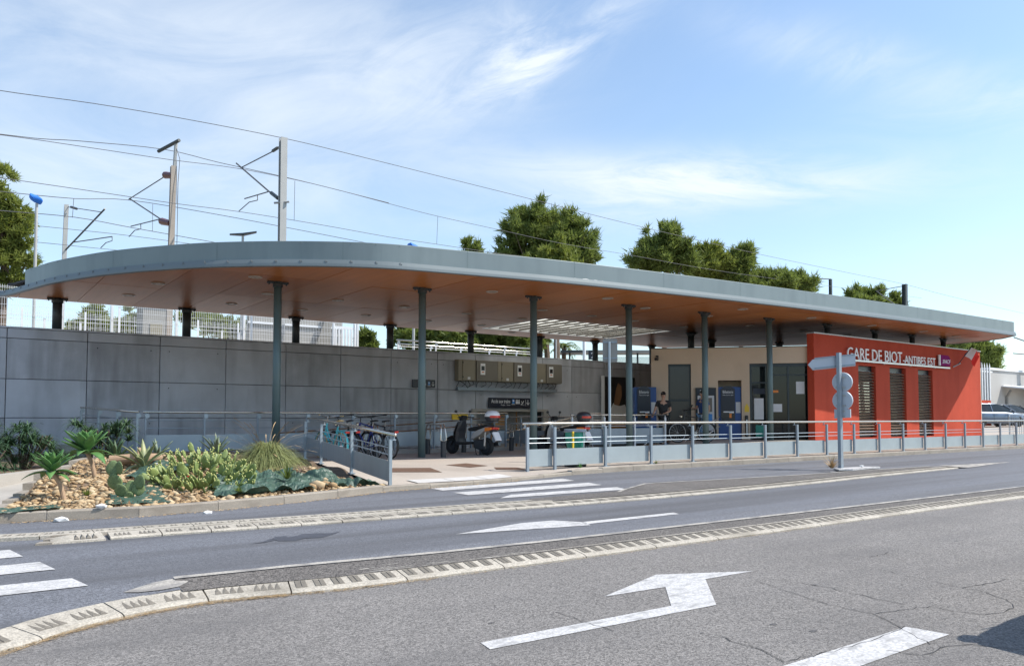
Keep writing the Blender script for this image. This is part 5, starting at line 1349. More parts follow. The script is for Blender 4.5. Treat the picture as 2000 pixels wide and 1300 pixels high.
    for s in (-.12,.14):
        b = MB(); b.tube([(s,-.02,.26),(s,-.06,.64)],.026,8); P('shock_absorber', b, M_leather if s > 0 else M_hub)
    for s in (-.14,.14):
        b = MB(); b.tube([(s*.6,.36,.22),(s,.26,.03),(s*1.2,.20,.01)],.014,6); P('stand_leg', b, M_black)
    tb = MB(); tb.loft([[(w*math.cos(a)*1.0,-.20+d*math.sin(a),z) for a in np.linspace(0,2*math.pi,13)[:-1]] for z,w,d in ((.93,.15,.15),(.95,.18,.18),(1.04,.215,.21),(1.06,.22,.215))]); bx = P('top_box', tb, M_scdark, smooth=False)
    tb = MB(); tb.loft([[(w*math.cos(a),-.20+d*math.sin(a),z) for a in np.linspace(0,2*math.pi,13)[:-1]] for z,w,d in ((1.062,.225,.22),(1.11,.22,.215),(1.17,.19,.185),(1.215,.12,.12),(1.228,.02,.02))]); P('lid', tb, lid_m, bx, True)
    tb = MB(); secs = [[(.228*math.cos(a),-.20+.224*math.sin(a),z) for z in (1.03,1.09)]+[(.205*math.cos(a),-.20+.20*math.sin(a),z) for z in (1.09,1.03)] for a in np.linspace(R(205),R(335),9)]
    tb.loft(secs); P('reflector', tb, M_redpl, bx)
    b = MB(); b.box(-.10,.10,-.34,.10,.885,.93); P('luggage_rack', b, M_scdark)
    return t
scooter((11.98,17.55,pz(12,17.6)), R(14), 'black and pale grey scooter with a white-lidded top box, nearer the bicycles', M_scgrey, M_scdark, M_whitepl)
scooter((14.75,16.9,pz(14.7,16.9)), R(12), 'dark scooter with grey leg shield and grey-lidded top box behind the street railing', M_scdark, M_scgrey, M_scdark)
# waste-bag stand
bx, by = 11.62, 13.42; z0 = pz(bx,by)
t = thing('bag_stand','waste stand with translucent green bag on a black base behind the street railing','waste bin',(bx,by,z0))
b = MB(); b.lathe([(.001,0),(.25,0),(.26,.03),(.25,.14),(.20,.17),(.001,.17)],(bx,by,z0),'z',20); part('base', b, M_black, t)
b = MB(); b.torus((bx,by,z0+.80),.245,.022,'z',24,8); b.cyl((bx,by,z0+.815),.255,.035,20); part('rim', b, M_galvd, t)
b = MB(); b.lathe([(.235,.79),(.23,.62),(.20,.46),(.15,.36),(.06,.31),(.001,.31)],(bx,by,z0),'z',14); part('bag', b, M_bag, t, True)
b = MB(); b.box(bx-.235,bx-.195,by-.19,by-.16,z0+.1,z0+.80); part('stand_post', b, M_yellow, t)
b = MB(); b.box(bx+.03,bx+.05,by-.26,by-.24,z0+.1,z0+.80); part('stand_post', b, M_galv, t)

# ------------------------------------------------------------------ people
def skin_mesh(V, E, Rd, mats, root=0, sub=2):
    me = bpy.data.meshes.new('figure'); me.from_pydata(V, E, []); ob = bpy.data.objects.new('figure', me); COL.objects.link(ob)
    md = ob.modifiers.new('skin','SKIN'); md.use_smooth_shade = True
    for i, v in enumerate(me.skin_vertices[0].data): v.radius = (Rd[i],Rd[i]) if not isinstance(Rd[i],tuple) else Rd[i]; v.use_root = (i == root)
    s = ob.modifiers.new('sub','SUBSURF'); s.levels = sub; s.render_levels = sub
    bpy.context.view_layer.update()
    r = bpy.data.meshes.new_from_object(ob.evaluated_get(bpy.context.evaluated_depsgraph_get()))
    mb = MB(); mb.v = [tuple(v.co) for v in r.vertices]; mb.f = [tuple(p.vertices) for p in r.polygons]; mb.m = [0]*len(mb.f)
    bpy.data.objects.remove(ob); bpy.data.meshes.remove(me); bpy.data.meshes.remove(r); return mb
def person(loc, rz, H, J, lab, shirt, trousers, cap=False, hair=M_hair):
    """J: joint positions for arms and legs in a body frame facing -Y, height 1.75 scale"""
    t = thing('person', lab, 'person', loc); k = H/1.75; X = lmat(loc, rz) @ Matrix.Scale(k,4)
    V, E, Rd = [], [], []
    def v(p, r): V.append(p); Rd.append(r); return len(V)-1
    def chain(ids): 
        for a, c in zip(ids, ids[1:]): E.append((a,c))
    pel = v((0,0,.95),(.15,.105)); w = v((0,0,1.10),(.135,.095)); ch = v((0,-.01,1.32),(.16,.11)); nb = v((0,.01,1.47),(.075,.07)); nk = v((0,-.005,1.54),.055); hd = v((0,-.02,1.62),(.072,.085)); hc = v((0,-.025,1.70),(.070,.085)); chain([pel,w,ch,nb,nk,hd,hc])
    body_arms = []
    for s in ('L','R'):
        sh, el, wr, kn = J['sh'+s], J['el'+s], J['wr'+s], J['ha'+s]
        a = v(sh,.062); e = v(el,.042); f = v(wr,.028); h = v(kn,(.036,.020)); chain([ch,a,e,f,h]); body_arms.append((sh,el,wr,kn))
        d = (Vector(kn)-Vector(wr)).normalized(); side = d.cross(Vector((0,0,1)));
        if side.length < .2: side = d.cross(Vector((0,1,0)))
        side.normalize(); dn = d.cross(side)
        for q, ln in ((-.027,.062),(-.009,.072),(.009,.068),(.027,.054)):
            b0 = Vector(kn)+side*q+d*.02; i0 = v(tuple(b0),.009); i1 = v(tuple(b0+d*ln*.55+dn*.010),.0085); i2 = v(tuple(b0+d*ln*.9+dn*.032),.007); E.append((h,i0)); chain([i0,i1,i2])
        b0 = Vector(wr).lerp(Vector(kn),.6)+side*.036; i0 = v(tuple(b0),.010); i1 = v(tuple(b0+side*.022+d*.035),.009); E.append((f,i0)); chain([i0,i1])
    legs = []
    for s in ('L','R'):
        hp, kn, an, to = J['hp'+s], J['kn'+s], J['an'+s], J['to'+s]
        a = v(hp,.085); b_ = v(kn,.055); c = v(an,.038); d_ = v(to,(.036,.028)); chain([pel,a,b_,c,d_]); legs.append((hp,kn,an,to))
    mb = skin_mesh(V,E,Rd,None,0,1)
    # face, on the same mesh
    mb.sphere((0,-.115,1.655),(.014,.024,.022),8); mb.sphere((.077,-.01,1.66),(.014,.022,.033),8); mb.sphere((-.077,-.01,1.66),(.014,.022,.033),8)
    mb.sphere((0,-.105,1.607),(.026,.010,.007),8,1)
    for s in (-1,1): mb.sphere((s*.031,-.101,1.682),(.013,.008,.008),8,2)
    part('body', mb.xf(X), [M_skin,M_redpl,M_black], t, True)
    # clothes follow the body a little further out
    V, E, Rd = [], [], []
    pel = v((0,0,.90),(.165,.125)); w = v((0,0,1.10),(.155,.115)); ch = v((0,-.01,1.32),(.178,.128)); nb = v((0,.008,1.46),(.098,.085)); chain([pel,w,ch,nb])
    for sh, el, wr, kn in body_arms: a = v(sh,.078); e = v(tuple(Vector(sh).lerp(Vector(el),.72)),.060); chain([ch,a,e])
    part('shirt', skin_mesh(V,E,Rd,None,0,1).xf(X), shirt, t, True)
    V, E, Rd = [], [], []
    pel = v((0,0,.97),(.160,.122))
    for hp, kn, an, to in legs: a = v(hp,.100); b_ = v(kn,.072); c = v(tuple(Vector(kn).lerp(Vector(an),.93)),.058); chain([pel,a,b_,c])
    part('trousers', skin_mesh(V,E,Rd,None,0,1).xf(X), trousers, t, True)
    for hp, kn, an, to in legs:
        A_, T_ = Vector(an), Vector(to); d = (T_-A_); d.z = 0; d.normalize(); n = Vector((-d.y,d.x,0)); b = MB(); secs = []
        for q, wd, hh in ((-.07,.03,.06),(-.03,.042,.085),(.05,.040,.085),(.13,.046,.055),(.19,.036,.035)):
            c = A_+d*q; z = min(A_.z,T_.z)-.04; secs.append([tuple(c+n*wd+Vector((0,0,z-c.z))),tuple(c+n*wd+Vector((0,0,z+hh-c.z))),tuple(c-n*wd+Vector((0,0,z+hh-c.z))),tuple(c-n*wd+Vector((0,0,z-c.z)))])
        b.loft(secs); part('shoe', b.xf(X), M_black, t)
    b = MB(); b.sphere((0,-.006,1.715),(.088,.102,.085),14)
    b.f, b.m = zip(*[(f,0) for f in b.f if sum(b.v[i][2] for i in f)/len(f) > (1.72 if cap else 1.70) or (sum(b.v[i][1] for i in f)/len(f) > .0 and sum(b.v[i][2] for i in f)/len(f) > 1.62)]); b.f = list(b.f); b.m = list(b.m)
    part('cap' if cap else 'hair', b.xf(X), M_black if cap else hair, t, True)
    if cap: b = MB(); b.loft([[(-.07,-.09,1.728),(.07,-.09,1.728),(.07,-.09,1.738),(-.07,-.09,1.738)],[(-.055,-.17,1.715),(.055,-.17,1.715),(.055,-.17,1.723),(-.055,-.17,1.723)]]); part('visor', b.xf(X), M_black, t)
    return t
legs0 = dict(hpL=(.09,0,.90),knL=(.11,-.02,.50),anL=(.12,.0,.09),toL=(.13,-.14,.05),hpR=(-.09,0,.90),knR=(-.10,-.03,.50),anR=(-.11,.02,.09),toR=(-.13,-.12,.05))
px_, py_ = 19.12, 17.62
person((px_,py_,pz(px_,py_)), R(-35), 1.69, dict(legs0, shL=(.19,0,1.42),elL=(.24,-.05,1.14),wrL=(.06,-.20,1.06),haL=(.0,-.22,1.05),shR=(-.19,0,1.42),elR=(-.30,-.06,1.17),wrR=(-.38,-.17,1.00),haR=(-.41,-.22,.965)),
       'person in black cap and black shirt leaning a hand on the stairwell railing', M_shirtk, M_shirtk, cap=True)
px_, py_ = 20.78, 17.35
person((px_,py_,pz(px_,py_)), R(-95), 1.68, dict(legs0, shL=(.19,0,1.42),elL=(.25,.08,1.16),wrL=(.22,.02,.94),haL=(.21,-.01,.86),shR=(-.19,0,1.42),elR=(-.24,-.06,1.15),wrR=(-.15,-.28,1.16),haR=(-.13,-.36,1.18)),
       'person in dark blue T-shirt and jeans behind a column, holding a phone', M_shirtb, M_jeans)
ph = Vector((px_,py_,pz(px_,py_))); 
b = MB(); b.cbox((0,0,0),(.075,.012,.15),0,.0); b.xf(Matrix.Translation((px_,py_,pz(px_,py_))) @ Matrix.Rotation(R(-95),4,'Z') @ Matrix.Translation((-.13,-.40,1.17)) @ Matrix.Rotation(R(-40),4,'X'))
solo('phone', b, M_black, 'phone held by the person in the dark blue T-shirt', 'phone', loc=(px_,py_,1.7))

# ------------------------------------------------------------------ cars
def car(loc, rz, lab, paint, group=''):
    t = thing('car', lab, 'car', loc, group); X = lmat(loc, rz)
    def P(name, b, m, par=None, smooth=False, auto=None): return part(name, b.xf(X), m, par or t, smooth, auto=auto)
    b = MB(); secs = []
    for y, zb, zt, wd in ((-2.05,.42,.80,.66),(-1.98,.30,.96,.76),(-1.4,.22,1.00,.85),(-.4,.20,.98,.87),(.6,.20,.95,.87),(1.1,.20,.92,.86),(1.6,.22,.82,.82),(1.95,.28,.70,.74),(2.08,.38,.58,.62)):
        m_ = (zb+zt)/2
        secs.append([(-wd*.94,y,zb),(-wd,y,m_-.06),(-wd*.99,y,m_+.12),(-wd*.90,y,zt-.02),(-wd*.5,y,zt+.03),(wd*.5,y,zt+.03),(wd*.90,y,zt-.02),(wd*.99,y,m_+.12),(wd,y,m_-.06),(wd*.94,y,zb)])
    b.loft(secs); P('body', b, paint, smooth=True, auto=None)
    b = MB(); secs = []
    for y, zt, w0, w1 in ((-1.92,1.02,.70,.66),(-1.55,1.36,.78,.60),(-.9,1.46,.80,.60),(.0,1.45,.80,.60),(.45,1.36,.80,.62),(1.15,.97,.80,.74)):
        secs.append([(-w0,y,.93),(-w1,y,zt-.03),(-w1*.5,y,zt),(w1*.5,y,zt),(w1,y,zt-.03),(w0,y,.93)])
    b.loft(secs); P('window_band', b, M_carglass, smooth=False)
    b = MB(); secs = []
    for y, zt, w1 in ((-1.62,1.33,.60),(-1.45,1.405,.61),(-.9,1.475,.61),(.0,1.465,.61),(.42,1.385,.63)):
        secs.append([(-w1-.01,y,zt-.045),(-w1*.5,y,zt+.01),(w1*.5,y,zt+.01),(w1+.01,y,zt-.045),(w1*.9,y,zt-.07),(-w1*.9,y,zt-.07)])
    b.loft(secs); P('roof', b, paint, smooth=True)
    for s in (-1,1):
        for (y0,y1) in ((-.52,-.46),(-1.30,-1.22)):
            b = MB(); b.add([(s*.808,y0,.95),(s*.808,y1,.95),(s*.62,y1,1.44),(s*.62,y0,1.44)],[(0,1,2,3)]); P('pillar', b, paint)
        b = MB(); b.tube([(s*.80,1.15,.95),(s*.635,.44,1.39)],.03,6); P('pillar', b, paint)
        b = MB(); b.tube([(s*.78,-1.9,.98),(s*.62,-1.56,1.36)],.06,6); P('pillar', b, paint)
        b = MB(); b.sphere((s*.95,.62,1.0),(.10,.06,.07),10); P('mirror', b, paint, smooth=True)
        b = MB(); b.sphere((s*.62,1.90,.66),(.17,.14,.09),12); P('headlight', b, M_whitepl, smooth=True)
        b = MB(); b.sphere((s*.70,-1.97,.80),(.10,.07,.14),12); P('tail_light', b, M_redpl, smooth=True)
        for y in (-.25,-1.15): b = MB(); b.cbox((s*.868,y,.78),(.02,.16,.03)); P('door_handle', b, paint)
        for y in (-.45,.55): b = MB(); b.cbox((s*.862,y,.62),(.02,.012,.58)); P('door_gap', b, M_black)
        for y in (-1.28,1.32):
            b = MB(); b.torus((s*.76,y,.31),.235,.075,'x',26,10); w = P('wheel', b, M_rubber, smooth=True)
            b = MB(); b.lathe([(.001,s*.055),(.20,s*.045),(.21,0),(.001,0)],(s*.76,y,.31),'x',20); P('rim', b, M_hub, w)
            b = MB()
            for k in range(5):
                a = 2*math.pi*(k+.5)/5; b.cbox((s*.815,y+.125*math.cos(a),.31+.125*math.sin(a)),(.012,.05,.05))
            o = P('rim_opening', b, M_black, w); o['kind'] = 'stuff'
            b = MB(); b.lathe([(.001,s*.0),(.345,s*.0),(.345,-s*.12),(.001,-s*.12)],(s*.83,y,.33),'x',24); P('wheel_arch', b, M_black)
    b = MB(); b.cbox((0,2.04,.46),(1.0,.08,.14)); P('grille', b, M_black); b = MB(); b.cbox((0,2.10,.45),(.50,.02,.11)); P('number_plate', b, M_num)
    b = MB(); b.cbox((0,-2.05,.70),(.50,.02,.11)); P('number_plate', b, M_num)
    return t
def heading(dx, dy): return math.atan2(-dx, dy)
cz_ = pz(55,20)
car((53.6,21.6,pz(53.6,19.6)), heading(.90,-.44), 'blue grey hatchback parked beyond the right end of the red wall', M_carb)
car((59.8,23.0,pz(59.8,19.6)), heading(.95,-.30), 'black car parked behind the blue grey hatchback', M_card)
car((7.86,1.02,0), heading(1,0), 'added unseen car on the near side of the street, casting a shadow on the road', M_carb)  # added out of view so that its shadow falls across the near road

# ------------------------------------------------------------------ beyond the building on the right
t = thing('white_outbuilding','low white flat-roofed building beyond the parked cars','building',(63,25,.8))
b = MB(); b.box(62.2,95,25,32,.6,4.95); part('wall', b, M_wbuild, t); b = MB(); b.box(62.1,95.1,24.9,32.1,4.95,5.12); part('parapet', b, M_white, t)
b = MB(); b.add([(64.2,24.98,3.75),(95,24.98,3.75),(95,23.2,3.5),(64.2,23.2,3.5),(64.2,24.98,3.82),(95,24.98,3.82),(95,23.2,3.6),(64.2,23.2,3.6)],[(0,3,2,1),(4,5,6,7),(0,4,7,3),(3,7,6,2),(1,2,6,5)]); part('awning', b, M_num, t)
for k in range(22):
    x = 64.3+k*1.4; b = MB(); b.add([(x,24.97,3.825),(x+.7,24.97,3.825),(x+.35,24.97,3.90),(x,23.22,3.605),(x+.7,23.22,3.605),(x+.35,23.22,3.68)],[(0,3,5,2),(2,5,4,1),(3,4,5)]); part('awning_rib', b, M_white, t)
for x in (68.6,75,82): b = MB(); b.box(x-.14,x+.14,23.3,23.55,.6,3.5); part('awning_post', b, M_white, t)
b = MB(); b.tube([(64.9,24.9,.8),(64.9,24.9,3.0),(64.5,24.5,3.45)],.09,8); part('drain_pipe', b, M_tent, t)
b = MB(); b.box(70.2,72.4,24.95,24.995,.7,3.2); part('door', b, M_num, t); b = MB(); b.box(66.1,68.3,24.9,24.995,1.0,2.1); d = part('shutter', b, M_frame, t)
for k in range(6): b = MB(); b.box(66.15,68.25,24.86,24.899,1.08+k*.17,1.16+k*.17); part('slat', b, M_boxd, d)
t = thing('red_low_wall','low red rendered wall behind the blue grey hatchback','low wall',(56,23.5,.7))
b = MB(); b.box(54.2,58.6,23.5,23.75,.5,2.62); part('wall', b, M_red, t); b = MB(); b.box(54.1,55.9,23.1,23.4,.5,2.66); part('pier', b, M_red, t)
t = thing('palisade_fence','white palisade fence between the red wall and the white outbuilding','fence',(57,25,.7))
for k in range(14):
    x = 55.6+.42*k; b = MB(); b.prism([(x-.055,24.5),(x+.055,24.5),(x+.055,24.54),(x-.055,24.54)],.8,5.15); b.add([(x-.055,24.5,5.15),(x+.055,24.5,5.15),(x+.055,24.54,5.15),(x-.055,24.54,5.15),(x,24.52,5.40)],[(0,1,4),(1,2,4),(2,3,4),(3,0,4)]); part('pale', b, M_white, t)
for z in (1.3,4.7): b = MB(); b.box(55.4,61.6,24.55,24.6,z,z+.1); part('cross_rail', b, M_white, t)
t = thing('crowd_barrier','grey tubular barrier behind the far end of the street railing','barrier',(41,14.5,.5))
zb = pz(40,14.5)
b = MB(); b.tube([(38.2,14.6,zb+.1),(38.2,14.6,zb+1.0),(38.3,14.6,zb+1.1),(41.4,14.4,zb+1.1),(41.5,14.4,zb+1.0),(41.5,14.4,zb+.1),(38.2,14.6,zb+.15)],.022,8); part('frame', b, M_galv, t)
for k in range(16): b = MB(); x = 38.35+.2*k; b.tube([(x,14.6-.0125*k,zb+.15),(x,14.6-.0125*k,zb+1.09)],.010,5); part('bar', b, M_galv, t)

# ------------------------------------------------------------------ overhead line
gm = 'catenary masts along the railway'
def mast(lab, p0, p1, w, m, extra):
    t = thing('catenary_mast', lab, 'mast', p0, gm); b = MB(); P0, P1 = Vector(p0), Vector(p1); d = P1-P0
    secs = []
    for f in (0,1):
        c = P0+d*f; secs.append([(c.x-w/2,c.y-w/2,c.z),(c.x+w/2,c.y-w/2,c.z),(c.x+w/2,c.y-w/2+.03,c.z),(c.x+.02,c.y-w/2+.03,c.z),(c.x+.02,c.y+w/2-.03,c.z),(c.x+w/2,c.y+w/2-.03,c.z),(c.x+w/2,c.y+w/2,c.z),(c.x-w/2,c.y+w/2,c.z),(c.x-w/2,c.y+w/2-.03,c.z),(c.x-.02,c.y+w/2-.03,c.z),(c.x-.02,c.y-w/2+.03,c.z),(c.x-w/2,c.y-w/2+.03,c.z)])
    b.loft(secs); part('pole', b, m, t)
    for name, pts, r, mm in extra:
        b = MB(); b.tube(pts, r, 8); part(name, b, mm, t)
    return t
mast('tall galvanised catenary mast rising behind the front edge of the canopy',(9.85,28.0,3.6),(9.73,27.67,11.77),.24,M_mast,
     [('tie_rod',[(9.69,27.84,11.52),(9.62,28.63,11.49),(9.38,31.66,11.64)],.022,M_wire),('strut',[(9.71,27.93,9.55),(9.66,28.69,9.92),(9.29,31.95,11.89)],.032,M_wire),('registration_arm',[(9.61,28.97,10.04),(9.45,31.30,10.29)],.024,M_wire),
      ('steady_arm',[(9.55,30.0,10.15),(9.56,30.0,9.95),(9.48,30.8,10.04),(9.40,31.86,9.90)],.018,M_wire),('insulator',[(9.63,28.5,11.50),(9.67,28.1,11.51)],.06,M_coldark),('insulator',[(9.66,28.69,9.94),(9.70,28.06,9.60)],.075,M_coldark),('clamp',[(9.5,27.9,9.35),(9.95,27.55,9.39)],.04,M_mast)])
mast('older rust-stained catenary mast with dark red insulators left of the galvanised one',(7.15,33.6,3.6),(7.15,33.28,11.7),.21,M_mastr,
     [('top_pole',[(7.18,33.28,11.5),(7.21,33.18,12.64)],.07,M_mast),('top_beam',[(6.75,34.2,12.5),(7.27,32.9,12.70)],.07,M_coldark),('tie_rod',[(6.99,33.79,11.42),(6.20,37.36,11.12)],.022,M_wire),('strut',[(6.96,33.91,9.53),(6.22,37.34,11.15)],.03,M_wire),('registration_arm',[(6.90,34.44,9.72),(6.27,37.13,9.87)],.024,M_wire),
      ('steady_arm',[(6.48,36.11,9.78),(6.49,36.12,9.58),(6.33,36.6,9.59),(6.21,37.19,9.41)],.018,M_wire),('insulator',[(6.98,33.92,11.47),(7.15,33.31,11.32)],[.15,.12],M_insul),('insulator',[(6.93,34.18,9.58),(7.11,33.44,9.37)],[.15,.12],M_insul),('cable',[(7.2,33.15,12.5),(7.35,33.1,12.0),(7.3,33.1,11.0),(7.3,33.1,8.0)],.012,M_wire)])
mast('distant catenary mast on the left, above the curved end of the canopy',(5.0,50.6,3.6),(5.10,50.18,13.58),.22,M_mast,
     [('tie_rod',[(5.15,50.15,13.46),(6.34,46.24,12.50)],.022,M_wire),('strut',[(5.08,50.35,10.94),(6.46,45.89,12.62)],.045,M_coldark),('registration_arm',[(5.44,49.32,11.31),(6.76,45.39,11.06)],.03,M_wire),('steady_arm',[(6.76,45.39,11.06),(6.77,45.39,10.84),(6.55,45.92,10.8),(6.38,46.43,10.59)],.022,M_wire),('insulator',[(5.3,49.9,13.42),(5.5,49.2,13.2)],.07,M_coldark)])
mast('dark catenary mast above the right end of the canopy',(62.0,31.2,.6),(61.96,30.98,12.16),.32,M_coldark,[('tie_rod',[(61.93,31.01,12.03),(64.02,34.43,12.28)],.03,M_wire),('strut',[(61.95,31.1,10.0),(64.1,34.5,12.3)],.04,M_wire)])
mast('thin distant mast with bent arm between the pines above the canopy',(64.5,39.1,.6),(64.48,38.96,14.01),.22,M_coldark,[('bent_arm',[(64.48,38.96,14.01),(65.35,40.78,14.42),(65.53,41.15,14.25)],.05,M_mast),('registration_arm',[(64.44,39.06,12.61),(65.25,40.32,12.75)],.05,M_insul)])
mast('dark catenary mast at the right edge beside the white outbuilding',(68.2,24.4,.6),(68.2,24.4,8.0),.30,M_coldark,[('strut',[(68.2,24.3,7.2),(66.2,24.8,7.6)],.05,M_wire),('registration_arm',[(68.2,24.3,6.3),(66.0,24.8,6.35)],.04,M_wire)])
WIRES = {'top feeder':[(-8,27,10.6),(0.22,27.4,11.18),(3.49,27.6,11.52),(6.30,27.65,11.68),(9.69,27.57,11.73),(12.84,27.87,11.78),(18.00,28.43,11.84),(22.72,28.95,11.90),(28.38,29.52,11.93),(35.19,30.11,12.00),(43.59,30.78,12.12),(53.63,31.1,12.2),(61.92,31.00,12.16),(71.02,31.79,12.20),(94.55,34.38,12.78),(117.98,37.04,13.61)],
'near messenger':[(-8,28,9.4),(0.27,29.09,10.36),(3.63,30.07,10.83),(6.44,30.73,11.14),(9.34,31.68,11.60),(12.81,32.00,11.64),(16.60,32.57,11.56),(19.45,32.97,11.50),(23.83,33.49,11.51),(28.76,34.22,11.58),(35.12,35.13,11.87),(44.88,36.04,12.12),(60.94,37.88,12.98),(83.44,39.96,14.15)],
'near contact':[(-8,28,8.7),(0.30,29.13,9.04),(3.67,30.13,9.33),(6.76,30.59,9.47),(9.35,31.77,9.85),(12.85,32.06,9.91),(16.64,32.63,9.98),(19.49,33.02,10.09),(23.41,33.86,10.32),(28.79,34.26,10.50),(38.89,35.53,10.67),(60.99,37.95,11.01)],
'middle messenger':[(-8,33,8.9),(0.37,34.01,9.79),(1.32,34.54,9.94),(3.84,35.17,10.24),(6.22,37.34,11.08),(9.94,37.48,11.07),(14.60,37.79,10.97),(21.03,38.67,10.94),(40,41,10.9)],
'middle contact':[(-8,33,8.6),(0.39,34.03,9.08),(1.34,34.57,9.22),(3.86,35.19,9.49),(6.26,37.14,9.82),(9.58,37.81,9.81),(14.83,38.32,9.68),(30,40,9.6)],
'upper tie':[(-8,32,10.9),(1.22,33.28,11.73),(3.68,33.33,12.03),(6.92,34.02,12.57),(9.24,34.19,12.51),(12.47,33.0,12.0),(16.6,32.6,11.6)],
'far messenger':[(-8,46,10.9),(3.16,46.76,11.41),(4.79,46.81,11.47),(7.81,47.07,11.59),(12.08,47.66,11.68),(18.54,47.90,11.58),(40,50,11.5)],
'far contact':[(-8,46.5,10.2),(2.75,47.10,10.61),(5.61,47.49,10.74),(9.41,48.41,10.95),(20,49,10.9)]}
for k, P in WIRES.items():
    b = MB(); b.tube([tuple(p) for p in catmull([Vector(p) for p in P],4)], .0125 if 'near' in k or 'top' in k else .015, 5)
    solo('overhead_wire', b, M_wire, k+' wire of the overhead railway line', 'wire', 'wires of the overhead railway line', P[1])
for lab_, P in zip(('dropper wire left of the rust-stained mast','dropper wire just right of the galvanised mast','dropper wire midway between the galvanised mast and the broad pine','dropper wire just right of the rust-stained mast, between the nearer wires','dropper wire right of the rust-stained mast, between the middle wires'),([(3.81,35.06,10.21),(3.79,35.14,9.45)],[(11.75,31.9,11.60),(11.76,31.95,9.90)],[(19.50,32.94,11.50),(19.49,33.02,10.09)],[(6.72,30.78,11.15),(6.73,30.65,9.48)],[(7.19,37.4,11.08),(7.20,37.4,9.83)])):
    b = MB(); b.tube(P,.010,5); solo('dropper_wire', b, M_wire, 'short vertical '+lab_, 'wire', 'dropper wires of the overhead line', P[0])
# platform lamps
gl = 'platform lamps wrapped in blue covers'
def lamp(x, y, z, lab, blue=True):
    t = thing('platform_lamp', lab, 'lamp', (x,y,3.6), gl if blue else ''); b = MB(); b.tube([(x,y,3.6),(x,y,z)],[.06,.05],10); part('pole', b, M_mast, t)
    b = MB()
    if blue: b.loft([[(x+dx,y+dy*.9,z+dz) for dx,dy,dz in ((o+.0-w,-w,-.0),(o+w,-w,.02),(o+w,w,.02),(o-w,w,-.0))] for o,w,z in ((0,.07,z) ,(0,.15,z+.10),(-.05,.19,z+.2),(-.12,.14,z+.28))] if False else [[(x+o-w,y-w,zz+.05),(x+o+w,y-w,zz-.02),(x+o+w,y+w,zz-.02),(x+o-w,y+w,zz+.05)] for o,w,zz in ((.02,.10,z),(.0,.19,z+.10),(-.05,.20,z+.20),(-.10,.13,z+.29))]); part('cover', b, M_bluecov, t, auto=.03)
    else:
        b.loft([[(x-.42,y+.35,z+.05),(x-.38,y+.5,z+.05),(x-.38,y+.5,z+.09),(x-.42,y+.35,z+.09)],[(x-.05,y-.12,z),(x+.05,y+.12,z),(x+.05,y+.12,z+.08),(x-.05,y-.12,z+.08)],[(x+.38,y-.55,z+.09),(x+.44,y-.35,z+.09),(x+.44,y-.35,z+.13),(x+.38,y-.55,z+.13)]]); part('lamp_head', b, M_coldark, t)
lamp(2.46,33.8,9.5,'tall platform lamp wrapped in a blue cover beside the left pine')
lamp(15.93,28.9,8.55,'platform lamp whose blue cover just shows above the canopy')
lamp(9.37,31.2,8.75,'dark double-headed platform lamp just above the canopy', False)

# ------------------------------------------------------------------ trees
def tree(name, lab, base, lobes, n, m=None, size=.34, width=.055, group='pines behind the station', up=.6, trunk_r=.22, per=11, cat='tree'):
    """lobes: (x,y,z,rx,ry,rz) world ellipsoids carrying needle sprays"""
    t = thing(name, lab, cat, base, group)
    b = MB(); top = Vector(max(lobes, key=lambda l: l[2])[:3]); B0 = Vector(base); mid = B0.lerp(top,.5)+Vector((random.uniform(-.3,.3),random.uniform(-.3,.3),0))
    b.tube([B0,B0.lerp(mid,.5),mid,mid.lerp(top,.6),top],[trunk_r,trunk_r*.85,trunk_r*.6,trunk_r*.35,trunk_r*.1],8)
    for l in lobes:
        for q in range(2):
            s = B0.lerp(top, random.uniform(.35,.8)); e = Vector(l[:3])+Vector((random.uniform(-.5,.5)*l[3],random.uniform(-.5,.5)*l[4],random.uniform(-.3,.4)*l[5])); b.tube([s,s.lerp(e,.5)+Vector((0,0,-.1)),e],[trunk_r*.35,trunk_r*.2,.02],5)
    part('trunk', b, M_bark, t)
    L = np.array(lobes); vol = (L[:,3]*L[:,4]*L[:,5])**.75; cs = []; nr = []
    nt_ = np.maximum(6,(vol/vol.sum()*n/9*1.45).astype(int))
    for l, c in zip(L, nt_):
        d = rng.normal(size=(c,3)); d /= np.linalg.norm(d,axis=1)[:,None]; rad = rng.uniform(.30,1.12,(c,1)); far_ = rng.random((c,1)) < .22; rad = np.where(far_, rng.uniform(1.1,1.5,(c,1)), rad)
        tc_ = l[:3]+d*rad*l[3:]; tr_ = np.where(far_, .08, .12+.15*rng.random((c,1)))*(l[3]*l[4]*l[5])**(1/3)
        k_ = 9; e = rng.normal(size=(c,k_,3)); e /= np.linalg.norm(e,axis=2)[:,:,None]; rr = rng.random((c,k_,1))**.5
        P = tc_[:,None,:]+e*rr*tr_[:,None,:]*np.array([1.0,1.0,1.05]); cs.append(P.reshape(-1,3)); nr.append((e*.8+d[:,None,:]*.5).reshape(-1,3))
    cs = np.concatenate(cs); nr = np.concatenate(nr); N = len(cs)
    cc = np.repeat(cs,per,0); dd = np.repeat(nr,per,0)*.7+rng.normal(size=(N*per,3))*.75; dd[:,2] += up; dd /= np.linalg.norm(dd,axis=1)[:,None]
    cc = cc+rng.normal(size=cc.shape)*size*.28; ln = size*rng.uniform(.55,1.2,(N*per,1)); sd = np.cross(dd,rng.normal(size=dd.shape)); sd /= np.linalg.norm(sd,axis=1)[:,None]; sd *= width*rng.uniform(.6,1.2,(N*per,1))
    v = np.stack([cc-sd,cc+sd,cc+dd*ln+sd*.15],1).reshape(-1,3); tr = np.arange(len(v)).reshape(-1,3)
    np_part('crown', v, tr, m or M_pine, t, stuff=True); return t
